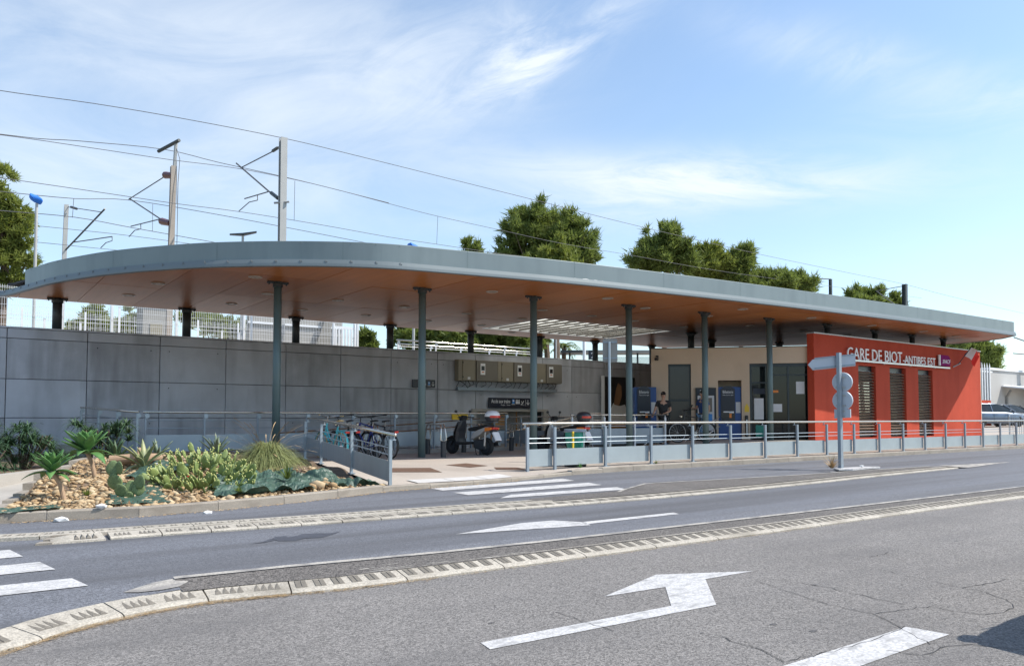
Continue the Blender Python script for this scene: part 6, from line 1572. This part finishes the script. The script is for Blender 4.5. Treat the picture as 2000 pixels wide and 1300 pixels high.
# left pine, reaching in from the left edge
# broad pine above the middle of the canopy
cxn, cyn = 32.7,40.6
def lob(px_, py_, d, rpx, rpy): 
    """ellipsoid lobe around the point seen at the given bearing (photo pixels) and distance"""
    u = (px_-1000)/1500; p = PITCH; v = (py_-(815-1500*math.tan(p)))/1500
    x = d*(.5906*math.cos(p)+.807*u+.5906*math.sin(p)*v); y = d*(.807*math.cos(p)-.5906*u+.807*math.sin(p)*v); z = 1.42+d*(math.sin(p)-v*math.cos(p))
    r = rpx*d/1500; return (x,y,z,r,r,rpy*d/1500)
def stand(name, lab, blobs, n, m=None, base_z=3.6, **k):
    L = [lob(*q) for q in blobs]; cx_ = sum(l[0] for l in L)/len(L); cy_ = sum(l[1] for l in L)/len(L)
    return tree(name, lab, (cx_,cy_,base_z), L, n, m, **k)
stand('pine_tree','green pine reaching in at the left edge above the mesh fence',[(-5,335,33,22,14),(-2,378,33,24,14),(-60,420,33,60,30),(30,408,33,24,14),(10,430,33,40,18),(35,450,33,22,16),(-40,470,33,60,30),(40,475,33,20,12),(20,505,33,38,14),(58,510,33,16,8),(0,540,33,34,18),(30,545,33,16,9),(-60,540,33,60,34),(12,565,33,14,8)],2600,M_pine2,size=.27,width=.035,up=.5)
stand('pine_tree','broad dark green pine standing tallest above the middle of the canopy',[(1040,430,53,36,28),(1010,455,52,30,26),(1080,445,54,40,28),(1115,450,53,34,30),(1140,470,52,24,30),(1075,480,53,56,26),(1120,500,52,40,24),(1020,495,53,38,14),(985,503,52,22,9),(1060,515,54,60,22),(1148,505,52,18,14)],2500,size=.50,width=.05)
stand('pine_tree','light green young pine in front of the broad dark pine',[(1088,478,47,12,14),(1085,500,47,22,16),(1090,520,47,30,16)],650,M_pine2,size=.38,width=.045)
stand('pine_tree','small pine top showing left of the broad dark pine',[(912,482,60,8,10),(932,486,60,9,8),(920,500,60,18,10)],220,size=.45)
stand('pine_tree','tall bushy pine, leftmost of the clump above the right half of the canopy',[(1300,475,60,38,26),(1285,505,60,44,24),(1330,510,60,30,24),(1250,515,60,18,10),(1310,455,60,20,12)],1500,size=.52,width=.055)
stand('pine_tree','slender pine in the middle of the clump above the right half of the canopy',[(1380,495,62,22,16),(1385,520,62,34,22),(1365,530,62,26,14)],800,M_pine2,size=.52,width=.055)
stand('pine_tree','rounded pine, right of the slender one in the clump above the canopy',[(1445,505,62,26,20),(1430,530,62,30,20),(1460,500,62,14,14)],800,size=.52,width=.055)
stand('pine_tree','low pine crown at the right end of the clump above the canopy',[(1490,545,64,24,14),(1535,548,64,28,14),(1565,555,64,22,16),(1480,540,64,10,10),(1520,562,64,60,12)],1000,size=.52,width=.055)
stand('pine_tree','small pine left of the thin pole at the far right above the canopy',[(1668,575,72,18,14),(1700,580,72,20,13),(1680,592,72,36,10)],500,size=.52,width=.06,base_z=.6)
stand('pine_tree','tiny pine top beside the dark mast above the right end of the canopy',[(1746,585,72,10,11),(1744,600,72,13,10)],220,size=.48,width=.06,base_z=.6)
stand('pine_tree','dark green pine behind the right end of the red wall',[(1910,690,66,28,20),(1925,705,66,22,24),(1890,690,66,30,16),(1915,725,66,22,24),(1935,720,66,12,10),(1860,680,66,40,10)],1300,size=.55,width=.06,base_z=.6)
# greenery under the canopy, beyond the wall
for lab, bl, n in (('bright green tree below the canopy edge left of the second tall column',[(790,655,47,24,14),(815,665,47,30,16)],420),('leafy tree right of the second tall column, behind the white railings',[(860,660,46,40,20),(890,672,46,36,18)],520),
                   ('darker leafy tree behind the white railings and the rear columns',[(945,668,48,38,22),(985,672,48,34,20),(965,650,48,50,16)],650),('dark tree behind the third tall column, over the platform ramp',[(1030,668,52,34,14),(1015,678,52,26,12)],420),
                   ('small round tree just right of the mesh fence',[(714,660,50,13,16),(716,678,50,14,10)],260)):
    stand('leafy_tree', lab, bl, n, M_leafd, group='trees behind the concrete wall', size=.34, width=.10, up=.1, per=12, trunk_r=.12)
for lab, bl, n in (('thin pine seen through the mesh fence left of the second rear column',[(182,612,56,20,12),(195,635,56,22,14)],200),('low green bushes seen through the left part of the mesh fence',[(150,640,56,22,10),(230,640,56,24,14),(260,630,56,20,20)],300),
                   ('row of green shrubs seen through the middle of the mesh fence',[(410,625,58,40,12),(460,640,58,50,18),(520,640,58,40,20),(390,622,58,20,10)],700)):
    stand('pine_tree', lab, bl, n, M_pine2, group='trees seen through the mesh fence', size=.4, width=.08, trunk_r=.10)
t = thing('palm_tree','small palm whose fronds show above the platform shelter','tree',(36.6,42.5,3.6)); b = MB(); b.tube([(36.6,43.5,3.6),(36.6,43.5,6.6)],[.2,.16],8); part('trunk', b, M_bark, t)
for k in range(16):
    a = 2*math.pi*k/16+random.random()*.3; e = random.uniform(.2,1.1); vv, tt = [], []; prev = None; L_ = random.uniform(1.3,1.8)
    P = [Vector((36.6,43.5,6.6))+Vector((math.cos(a)*L_*s*math.cos(e*.6),math.sin(a)*L_*s*math.cos(e*.6),L_*(s*math.sin(e)-.75*s*s))) for s in np.linspace(0,1,9)]
    b = MB()
    for q in range(1,9):
        d = (P[q]-P[q-1]).normalized(); s = d.cross(Vector((0,0,1))).normalized()
        for sg in (-1,1): b.add([tuple(P[q-1]),tuple(P[q]),tuple(P[q]+s*sg*.38*(1-q/11)+d*.2-Vector((0,0,.1)))],[(0,1,2)])
    part('frond', b, M_leafd, t)

# ------------------------------------------------------------------ planting bed
def gbed(X, Y):
    e = interp(Y,[(10,.45),(12.9,1.0),(15,1.7),(17.5,2.4),(19.6,3.0)])
    z = .27+.30*sm(Y,fy(X)+.1,14.5)
    z -= .22*sm(X,5.0,6.3)*sm(Y,11.5,13)
    z += .05*math.sin(X*3.1+Y*1.7)*sm(Y,11.5,13)
    return z
BL = [(10.7,.40),(12.9,.98),(15,1.66),(17.4,2.38),(19.6,3.0)]
b = MB(); NX, NY = 30, 44; G = {}
for j in range(NY+1):
    Y = 10.6+9.0*j/NY; x0 = interp(Y,BL)
    for i in range(NX+1):
        X = x0+(XL(Y)-x0)*i/NX; y = max(Y, fy(X)+.138); G[i,j] = len(b.v); b.v.append((X,y,gbed(X,y)))
for j in range(NY):
    for i in range(NX): b.f.append((G[i,j],G[i+1,j],G[i+1,j+1],G[i,j+1])); b.m.append(0)
bed = struct('planting_bed', b, M_soil, True, 'stony planting bed with succulents beside the forecourt')
# edging stones and sunken path on its left, low wall and rear soil
b = MB()
for (ya,xa),(yb,xb) in zip(BL,BL[1:]):
    n = 4
    for k in range(n):
        y0, y1 = ya+(yb-ya)*k/n+.01, ya+(yb-ya)*(k+1)/n-.01; x0, x1 = xa+(xb-xa)*k/n, xa+(xb-xa)*(k+1)/n
        b = MB(); zz = gbed(x0,y0)+.05
        b.add([(x0-.12,y0,-.02),(x0,y0,-.02),(x1,y1,-.02),(x1-.12,y1,-.02),(x0-.12,y0,zz),(x0,y0,zz),(x1,y1,zz),(x1-.12,y1,zz)],[(4,5,6,7),(0,1,5,4),(1,2,6,5),(2,3,7,6),(3,0,4,7)])
        part('edging_stone', b, M_kerbc, bed)
b = MB(); b.add([(-6,10.0,.16),(.30,10.75,.17),(.86,12.9,.20),(1.54,15,.26),(2.1,17.0,.34),(1.75,17.2,.34),(.5,15.0,.26),(-6,13.2,.18)],[tuple(range(8))]); struct('path', b, M_conc2, label='low concrete path between the planting bed and the low wall')
lw = [(-6,13.3),(-1,13.9),(.45,14.9),(1.75,17.0),(2.75,19.3)]
b = MB()
for p, q in zip(lw, lw[1:]):
    d = (Vector(q)-Vector(p)).normalized(); n = Vector((-d.y,d.x))*.16
    b.add([(p[0],p[1],.0),(q[0],q[1],.0),(q[0],q[1],.47),(p[0],p[1],.47),(p[0]+n.x,p[1]+n.y,.0),(q[0]+n.x,q[1]+n.y,.0),(q[0]+n.x,q[1]+n.y,.47),(p[0]+n.x,p[1]+n.y,.47)],[(0,1,2,3),(3,2,6,7),(5,4,7,6)])
solo('low_wall', b, M_conc2, 'low curved concrete wall on the left, in front of the dark green aloes', 'low wall', loc=(0,14.5,0))
b = MB(); b.add([(-12,14,.42),(-1,14.0,.42),(.4,15.0,.42),(1.7,17.1,.42),(2.7,19.4,.42),(2.9,25.1,.42),(-12,25.1,.42)],[tuple(range(7))]); struct('rear_bed', b, M_soil)
# pebbles
ico_v = np.array([(0,0,1),(.894,0,.447),(.276,.851,.447),(-.724,.526,.447),(-.724,-.526,.447),(.276,-.851,.447),(.724,.526,-.447),(-.276,.851,-.447),(-.894,0,-.447),(-.276,-.851,-.447),(.724,-.526,-.447),(0,0,-1)])
ico_f = np.array([(0,1,2),(0,2,3),(0,3,4),(0,4,5),(0,5,1),(1,6,2),(2,7,3),(3,8,4),(4,9,5),(5,10,1),(6,7,2),(7,8,3),(8,9,4),(9,10,5),(10,6,1),(6,11,7),(7,11,8),(8,11,9),(9,11,10),(10,11,6)])
def pebble_field(n, m, smin, smax, name):
    vs, fs = [], []; k = 0
    while k < n:
        Y = 10.8+8.0*rng.random()**1.7; x0 = interp(Y,BL); X = x0+(XL(Y)-x0)*rng.random()
        if Y < fy(X)+.17: continue
        if X > 4.9 and Y > 13.5 : continue
        if X > 3.9 and rng.random() < .6: continue
        if rng.random() > .35+1.1*max(0,mnoise.noise(Vector((X*1.3,Y*1.3,2)))+.35): continue
        s = smin+(smax-smin)*rng.random()**3; a = rng.uniform(0,6.28); sc3 = np.array([s*rng.uniform(.9,1.7),s*rng.uniform(.7,1.1),s*rng.uniform(.45,.8)])
        P = ico_v*(1+rng.normal(0,.07,(12,1)))*sc3; c, d = math.cos(a), math.sin(a)
        P = np.stack([P[:,0]*c-P[:,1]*d,P[:,0]*d+P[:,1]*c,P[:,2]+P[:,0]*rng.normal(0,.2)],1)+np.array([X,Y,gbed(X,Y)+s*.25]); vs.append(P); fs.append(ico_f+12*k); k += 1
    o = np_part(name, np.concatenate(vs), np.concatenate(fs), m, bed, stuff=True, smooth=True)
pebble_field(6500, M_peb, .010, .050, 'gravel'); pebble_field(2600, M_peb2, .012, .065, 'gravel')
vv, tt = [], []
for k in range(5200):   # dead leaves and chips over the soil
    Y = 10.85+6.5*rng.random()**1.5; x0 = interp(Y,BL); X = x0+.05+(min(XL(Y),5.6)-x0-.1)*rng.random(); l = rng.uniform(.012,.05); a = rng.uniform(0,6.28); z = gbed(X,max(Y,fy(X)+.16))+rng.uniform(.012,.05)
    if Y < fy(X)+.17: continue
    c, q = math.cos(a)*l, math.sin(a)*l; i = len(vv); vv += [(X,Y,z),(X+c,Y+q,z+rng.normal(0,.012)),(X-q*.35+c*.5,Y+c*.35+q*.5,z+rng.normal(0,.015))]; tt.append((i,i+1,i+2))
np_part('leaf_litter', vv, tt, mat('dead_leaf', (.24,.14,.07), .9, .3, 20, col2=(.11,.07,.04)), bed, stuff=True)
stones = []
for k in range(5):
    P = ico_v*(1+rng.normal(0,.09,(12,1)))*np.array([rng.uniform(.09,.14),rng.uniform(.06,.09),rng.uniform(.04,.06)]); stones.append(np_mesh('stone', P, ico_f, M_peb2 if k % 2 else M_peb, True))
for k in range(60):
    while True:
        Y = rng.uniform(10.9,14.5); x0 = interp(Y,BL); X = rng.uniform(x0+.1,4.6)
        if Y > fy(X)+.22: break
    o = share('stone', stones[k%5], bed, (X,Y,gbed(X,Y)+.03), rng.uniform(0,6.28)); s = rng.uniform(.4,.85); o.scale = (s,s,s*.8)
for X, Y, s in ((4.75,11.75,1.7),(4.95,11.9,1.3),(4.6,11.6,1.2),(5.0,11.7,1.1),(4.4,11.65,1.0)):
    o = share('stone', stones[1 if s > 1.4 else 0], bed, (X,Y,gbed(X,Y)+.06), s); o.scale = (s,s,s*1.2)
# tarps
def tarp(P, lab, amp=.05, n=40, lift=.03, seed=0):
    """crumpled sheet over the quadrilateral P"""
    b = MB(); A_,B_,C_,D_ = [Vector(p) for p in P]; r = random.Random(seed); ph = [(r.uniform(3,9),r.uniform(3,9),r.uniform(0,6)) for _ in range(5)]
    for j in range(n+1):
        for i in range(n+1):
            u, v = i/n, j/n; q = A_.lerp(B_,u).lerp(D_.lerp(C_,u),v)
            jit = Vector((math.sin(v*19+seed)*.03+math.sin(v*43)*.02, math.sin(u*23+seed)*.03+math.sin(u*51)*.015)) if (i in (0,n) or j in (0,n)) else Vector((0,0))
            nv = Vector((q.x*2.6,q.y*2.6,seed*3.1)); h = .3+.55*abs(mnoise.noise(nv+Vector((mnoise.noise(nv*2)*.5,0,0))))*1.6+.35*abs(mnoise.noise(nv*2.7))-.12
            q = q+jit; b.v.append((q.x,q.y,max(gbed(q.x,q.y),.25)+lift+amp*(h-.3)*2+r.uniform(-.004,.004)))
    for j in range(n):
        for i in range(n): b.f.append((j*(n+1)+i,j*(n+1)+i+1,(j+1)*(n+1)+i+1,(j+1)*(n+1)+i)); b.m.append(0)
    return solo('green_tarp', b, M_tarp, lab, 'tarp', 'green ground sheets in the planting bed', (A_.x,A_.y,.4), smooth=False)
tarp([(1.62,10.95),(2.35,10.9),(2.6,12.6),(2.0,12.5)],'flat green ground sheet among the stones in front of the prickly pear',.018,lift=.035,seed=1)
tarp([(3.05,11.05),(4.55,11.4),(4.9,13.3),(3.3,12.7)],'large crumpled green ground sheet in front of the grass tuft',.10,lift=.05,seed=2)
tarp([(4.6,11.75),(6.0,11.85),(5.7,12.5),(4.9,13.1)],'dark crumpled green ground sheet in the right corner of the planting bed',.12,lift=.02,seed=3)
tarp([(.45,10.85),(1.15,10.9),(1.1,11.3),(.5,11.3)],'small green and yellow scrap of ground sheet at the left end of the bed',.03,lift=.03,seed=4)
tarp([(2.6,12.8),(3.4,13.6),(3.0,14.3),(2.3,13.4)],'green ground sheet lying under the agave',.05,lift=.04,seed=5)
# --- succulents
def leaf_mesh(L, W, curve, fold=.25, th=.008, n=7, base=.45, prof=None):
    """pointed leaf along +Y with an upward or downward curve"""
    b = MB(); secs = []
    for k in range(n+1):
        f = k/n; w = W*(base+(1-base)*math.sin(min(1,f/.55)*math.pi/2))*(1-max(0,(f-.5)/.5)**1.6) if prof is None else W*prof(f); w = max(w,.002)
        y = L*f*math.cos(curve*f*.6); z = L*f*math.sin(curve*f)*.6
        secs.append([(-w,y,z+fold*w),(0,y,z),(w,y,z+fold*w),(w*.9,y,z+fold*w-th),(0,y,z-th*1.6),(-w*.9,y,z+fold*w-th)])
    b.loft(secs); return b
def place_leaf(name, me, parent, loc, az_, tilt, s=1.0, roll=0.0):
    o = bpy.data.objects.new(name, me); COL.objects.link(o); o.parent = parent; o.location = Vector(loc)-wloc(parent)
    o.rotation_euler = (Matrix.Rotation(az_,3,'Z') @ Matrix.Rotation(tilt,3,'X') @ Matrix.Rotation(roll,3,'Y')).to_euler(); o.scale = (s,s,s); return o
def rosette(X, Y, lean, H, s, lab, m=M_succ, n=34):
    z = gbed(X,Y); t = thing('agave_plant', lab, 'succulent', (X,Y,z), 'trunked rosette succulents in the planting bed'); top = Vector((X+lean[0],Y+lean[1],z+H))
    b = MB(); b.tube([(X,Y,z-.05),(X+lean[0]*.4,Y+lean[1]*.4,z+H*.55),tuple(top)],[.034,.030,.034],10); part('stem', b, M_wood, t)
    ms = [leaf_mesh(.40,.070,c,.30).mesh('leaf',[m],smooth=True) for c in (-.5,.1,-1.0)]
    for k in range(n):
        f = k/n; place_leaf('leaf', ms[0 if f < .5 else (2 if f > .8 else 1)], t, top+Vector((0,0,.05-.10*f)), k*2.399+random.uniform(-.2,.2), R(86-74*f**1.1+random.uniform(-7,7)), s*(.62+.45*min(1,f*1.6))*random.uniform(.9,1.1))
rosette(1.28,11.85,(-.16,.12),.40,.78,'green rosette succulent on a leaning stem, nearer the left kerb')
rosette(1.83,13.3,(-.12,.1),.42,1.0,'larger green rosette succulent on a stem, behind the first one')
def pad(w, h, th=.022):
    b = MB(); secs = []
    for k in range(9):
        f = k/8; ww = w*max(.10,math.sin(math.pi*min(.97,.12+.86*f))**.62); secs.append([(ww*math.cos(a),th*math.sin(a)*(1.2 if 0<k<8 else .5),h*f) for a in np.linspace(0,2*math.pi,13)[:-1]])
    b.loft(secs); return b
t = thing('prickly_pear','prickly pear cactus with large round pads in front of the stones','cactus',(1.98,11.55,.4))
pm = pad(.088,.185,.010).mesh('pad',[M_cact],smooth=True)
def put_pad(par, me, p, az_, tx, ty, s): 
    o = bpy.data.objects.new('pad', me); COL.objects.link(o); o.parent = par; o.location = Vector(p)-wloc(par); o.rotation_euler = (Matrix.Rotation(az_,3,'Z') @ Matrix.Rotation(ty,3,'Y') @ Matrix.Rotation(tx,3,'X')).to_euler(); o.scale = (s,s,s); return o
zb = gbed(1.98,11.55); RT = Vector((.807,-.59,0)); UPV = Vector((0,0,1))
def pp(r, u): v = Vector((1.98,11.55,zb-.05))+RT*r+UPV*u; return tuple(v)
for r, u, az_, ty, s in ((.02,.0,-.5,.1,.9),(-.05,.10,-.7,-.45,1.0),(.03,.12,-.3,.15,1.05),(.10,.12,-.4,.5,.95),(-.14,.20,-.6,-.30,1.15),(-.20,.38,-.5,-.10,1.1),(-.13,.40,-1.1,.25,.95),(.14,.20,-.9,.15,1.05)):
    put_pad(t, pm, pp(r,u), az_, random.uniform(-.2,.2), ty, s)
# broad opuntia bush with yellow fruits
t = thing('opuntia_bush','broad yellow-green cactus bush covered in pale yellow fruits','cactus',(3.2,13.3,.5)); om = [pad(.046,.165,.008).mesh('pad',[M_opun],smooth=True), pad(.056,.15,.009).mesh('pad',[M_opun],smooth=True)]
fv, ff = [], []; kf = 0
for k in range(290):
    a = random.uniform(0,6.283); rr = math.sqrt(random.random()); X, Y = 3.22+.76*rr*math.cos(a), 12.55+.85*rr*math.sin(a); hmax = (.54 if (X-3.22)*.807-(Y-12.55)*.59 < .1 else .45)*(1-.62*rr**2)*(1+.25*math.sin(a*5+rr*4)); u = max(0,random.random()**.75*hmax-.05)
    z = gbed(X,Y)+u-.05; az_ = math.atan2(Y-12.55,X-3.22); out_ = .25+.75*rr*random.uniform(.5,1.2); s = random.uniform(.65,1.15)
    o = bpy.data.objects.new('pad', om[k%2]); COL.objects.link(o); o.parent = t; o.location = Vector((X,Y,z))-wloc(t); M3 = Matrix.Rotation(az_,3,'Z') @ Matrix.Rotation(out_*.8,3,'Y') @ Matrix.Rotation(random.uniform(-.35,.35),3,'X') @ Matrix.Rotation(random.uniform(0,3.1),3,'Z'); o.rotation_euler = M3.to_euler(); o.scale = (s,s,s)
    if u > hmax*.3:
        tip = Vector((X,Y,z))+M3 @ Vector((0,0,.165*s))
        for q in range(random.choice((1,2,4,5))):
            e = tip+M3 @ Vector((random.uniform(-.035,.035),random.uniform(-.015,.015),random.uniform(-.06,.012))); P = ico_v*np.array([.011,.011,.016])+np.array(e); fv.append(P); ff.append(ico_f+12*kf); kf += 1
np_part('fruit', np.concatenate(fv), np.concatenate(ff), M_fruit, t, stuff=True, smooth=True)
def agave(X, Y, s, n, lab, m, z=None, spread=1.0):
    z = gbed(X,Y) if z is None else z; t = thing('agave_plant', lab, 'succulent', (X,Y,z)); me = leaf_mesh(.7,.055,-.35,.5,.012).mesh('leaf',[m],smooth=True); me2 = leaf_mesh(.75,.055,-1.1,.5,.012).mesh('leaf',[m],smooth=True)
    for k in range(n): f = k/n; place_leaf('leaf', me if f < .6 else me2, t, (X,Y,z+.02), k*2.4+random.uniform(-.2,.2), R(85-75*f*spread+random.uniform(-8,8)), s*random.uniform(.8,1.1))
agave(2.62,13.9,.70,20,'variegated agave with drooping yellow-edged leaves beside the cut log',M_agavey,spread=1.25)
agave(2.95,14.6,.62,12,'grey-green agave behind the variegated one',M_agave)
agave(4.35,16.0,.72,20,'dark pointed agave showing behind the cactus bush',M_agave,spread=.7)
agave(2.62,16.6,.75,16,'upright narrow-leaved agave in front of the ramp upstand',M_aloe,spread=.5)
t = thing('cut_log','short cut log lying behind the prickly pear','log',(2.4,14.3,.7)); zz = gbed(2.4,14.3); b = MB(); b.tube([(2.18,14.35,zz+.12),(2.62,14.2,zz+.15),(2.95,14.25,zz+.14)],[.085,.09,.08],14); part('trunk', b, M_wood, t); b = MB(); b.tube([(2.6,14.25,zz+.2),(2.62,14.3,zz+.32)],[.04,.03],8); part('branch_stub', b, M_wood, t)
def clump(X, Y, z, r, h, n, lab, m, ln=.5, w=.011, droop=.5, name='aloe_plant', cat='plant', group='', stems=9, seg=4):
    """tuft of many narrow arching leaves from several stems"""
    t = thing(name, lab, cat, (X,Y,z), group); vs, fs = [], []
    if stems:
        b = MB()
        for k in range(stems):
            a = random.uniform(0,6.28); q = random.random()**.5*r*.8; b.tube([(X+q*.3*math.cos(a),Y+q*.3*math.sin(a),z),(X+q*math.cos(a),Y+q*math.sin(a),z+h*random.uniform(.45,.75))],.014,5)
        part('stems', b, M_bark, t, stuff=True)
    for k in range(n):
        a = random.uniform(0,6.28)
        if stems: g = k % (stems*2); ra = random.Random(g*7+int(X*100)); aa = ra.uniform(0,6.28); q = ra.random()**.5*r*.85; c = np.array([X+q*math.cos(aa),Y+q*math.sin(aa),z+h*(.08+.75*ra.random())])
        else: q = random.random()*r*.15; c = np.array([X+q*math.cos(a),Y+q*math.sin(a),z+.02])
        L_ = ln*random.uniform(.45,1.15); el_ = random.uniform(.25,1.35) if stems else (1.5-1.25*random.random()**1.1 if n > 2000 else math.acos(min(.98,random.random()**.6))*.9+.15); d = np.array([math.cos(a)*math.cos(el_),math.sin(a)*math.cos(el_),math.sin(el_)]); s = np.array([-math.sin(a),math.cos(a),0]); i0 = len(vs)
        for j in range(seg+1):
            f = j/seg; p = c+d*L_*f-np.array([0,0,1])*droop*L_*f*f; ww = w*(1-f*.92); vs += [p-s*ww+np.array([0,0,ww*.5]),p+s*ww+np.array([0,0,ww*.5])]
        for j in range(seg): o = i0+2*j; fs += [(o,o+1,o+3),(o,o+3,o+2)]
    np_part('leaves', vs, fs, m, t, stuff=True); return t
ga = 'dark green aloe clumps along the foot of the concrete wall'
clump(.45,16.4,.42,.5,.6,900,'dark spiky aloe clump cut by the left edge of the picture',M_aloe,.42,.017,.55,group=ga)
clump(1.15,17.8,.42,.72,.95,1900,'large spiky aloe clump near the left end of the concrete wall',M_aloe,.50,.018,.6,group=ga,stems=16)
clump(2.0,19.6,.42,.45,.6,520,'fine dark grassy tuft between the two big aloe clumps',M_aloe,.8,.009,.8,group=ga,stems=0)
clump(2.62,18.4,.42,.70,1.0,1500,'spiky aloe clump in front of the short end railing',M_aloe,.50,.018,.6,group=ga,stems=16)
clump(4.72,14.1,gbed(4.7,14.1),.5,.5,2100,'large fountain of yellow-green tuft grass beside the entry railing',M_grass,1.3,.0065,.95,name='grass_tuft',stems=0,seg=6)
vs, fs = [], []
for k in range(45):      # seed stalks of the grass
    a = random.uniform(0,6.28); el_ = random.uniform(.5,1.2); L_ = random.uniform(1.0,1.6); d = np.array([math.cos(a)*math.cos(el_),math.sin(a)*math.cos(el_),math.sin(el_)]); i0 = len(vs); s = np.array([-math.sin(a),math.cos(a),0])
    for j in range(7):
        f = j/6; p = np.array([4.72,14.1,gbed(4.7,14.1)])+d*L_*f-np.array([0,0,1])*.35*L_*f*f; ww = .0025+(.005 if f > .75 else 0); vs += [p-s*ww,p+s*ww]
    for j in range(6): o = i0+2*j; fs += [(o,o+1,o+3),(o,o+3,o+2)]
o = np_mesh('seed_stalks', np.array(vs), np.array(fs), M_strawm); ob = bpy.data.objects.new('seed_stalks', o); COL.objects.link(ob); pr = [x for x in bpy.data.objects if x.name.startswith('grass_tuft')][0]; ob.parent = pr; ob.location = -pr.location; ob['kind'] = 'stuff'
# small weeds
gw = 'small weeds at the kerbs and in the bed'
for X, Y, z, n, ln, lab, m in ((11.25,12.82,.29,26,.16,'small green weed growing at the kerb under the waste stand',M_succ),(13.6,12.78,.30,30,.14,'low weed tuft at the foot of the street railing',M_leafd),(16.55,10.05,.22,60,.42,'dry brown weed standing beside the sign post',M_strawm),(4.35,12.0,.42,60,.35,'leafy green weed between the ground sheets',M_leafd),(3.35,11.15,.33,40,.18,'small grey-green weed by the garden kerb',M_leafd),(1.5,11.6,.36,40,.16,'small weed at the foot of the nearer rosette',M_leafd)):
    clump(X,Y,z,.10,.1,n,lab,m,ln,.012,.25,name='weed',stems=0,group='')
# litter
for k,(X,Y,z,s,lab) in enumerate(((1.55,10.72,.30,.10,'crumpled white paper on the garden kerb'),(1.12,10.70,.17,.13,'crumpled white bag lying in the gutter by the garden kerb'),(2.75,10.50,.165,.08,'small white scrap in the gutter, right of the white bag'),(2.85,14.0,.62,.10,'white scrap among the agave leaves'),(3.0,12.55,.50,.04,'small red wrapper in front of the cactus bush'),(17.75,10.0,.24,.09,'white scrap at the foot of the sign post'))):
    b = MB(); b.v = [tuple(p*np.array([s*.75,s*.45,s*.3])*(1+rng.normal(0,.22))+np.array([X,Y,z+s*.2])) for p in ico_v]; b.f = [tuple(f) for f in ico_f]; b.m = [0]*20
    solo('litter', b, M_redpl if 'red' in lab else M_paper, lab, 'litter', loc=(X,Y,z))
vv, tt = [], []
for k in range(900):   # dry leaves in the far gutter
    x = rng.uniform(.6,9); y = fy(x)-abs(rng.normal(0,.05))-.01; l = rng.uniform(.012,.035); a = rng.uniform(0,6.28); z = gz(y)+.006; c, s = math.cos(a)*l, math.sin(a)*l; i = len(vv); vv += [(x,y,z),(x+c,y+s,z+.004),(x-s*.5,y+c*.5,z+.006)]; tt.append((i,i+1,i+2))
o = np_part('gutter_litter', vv, tt, M_strawm, None); o['kind'] = 'stuff'; o['label'] = 'dry brown leaf litter in the far gutter'
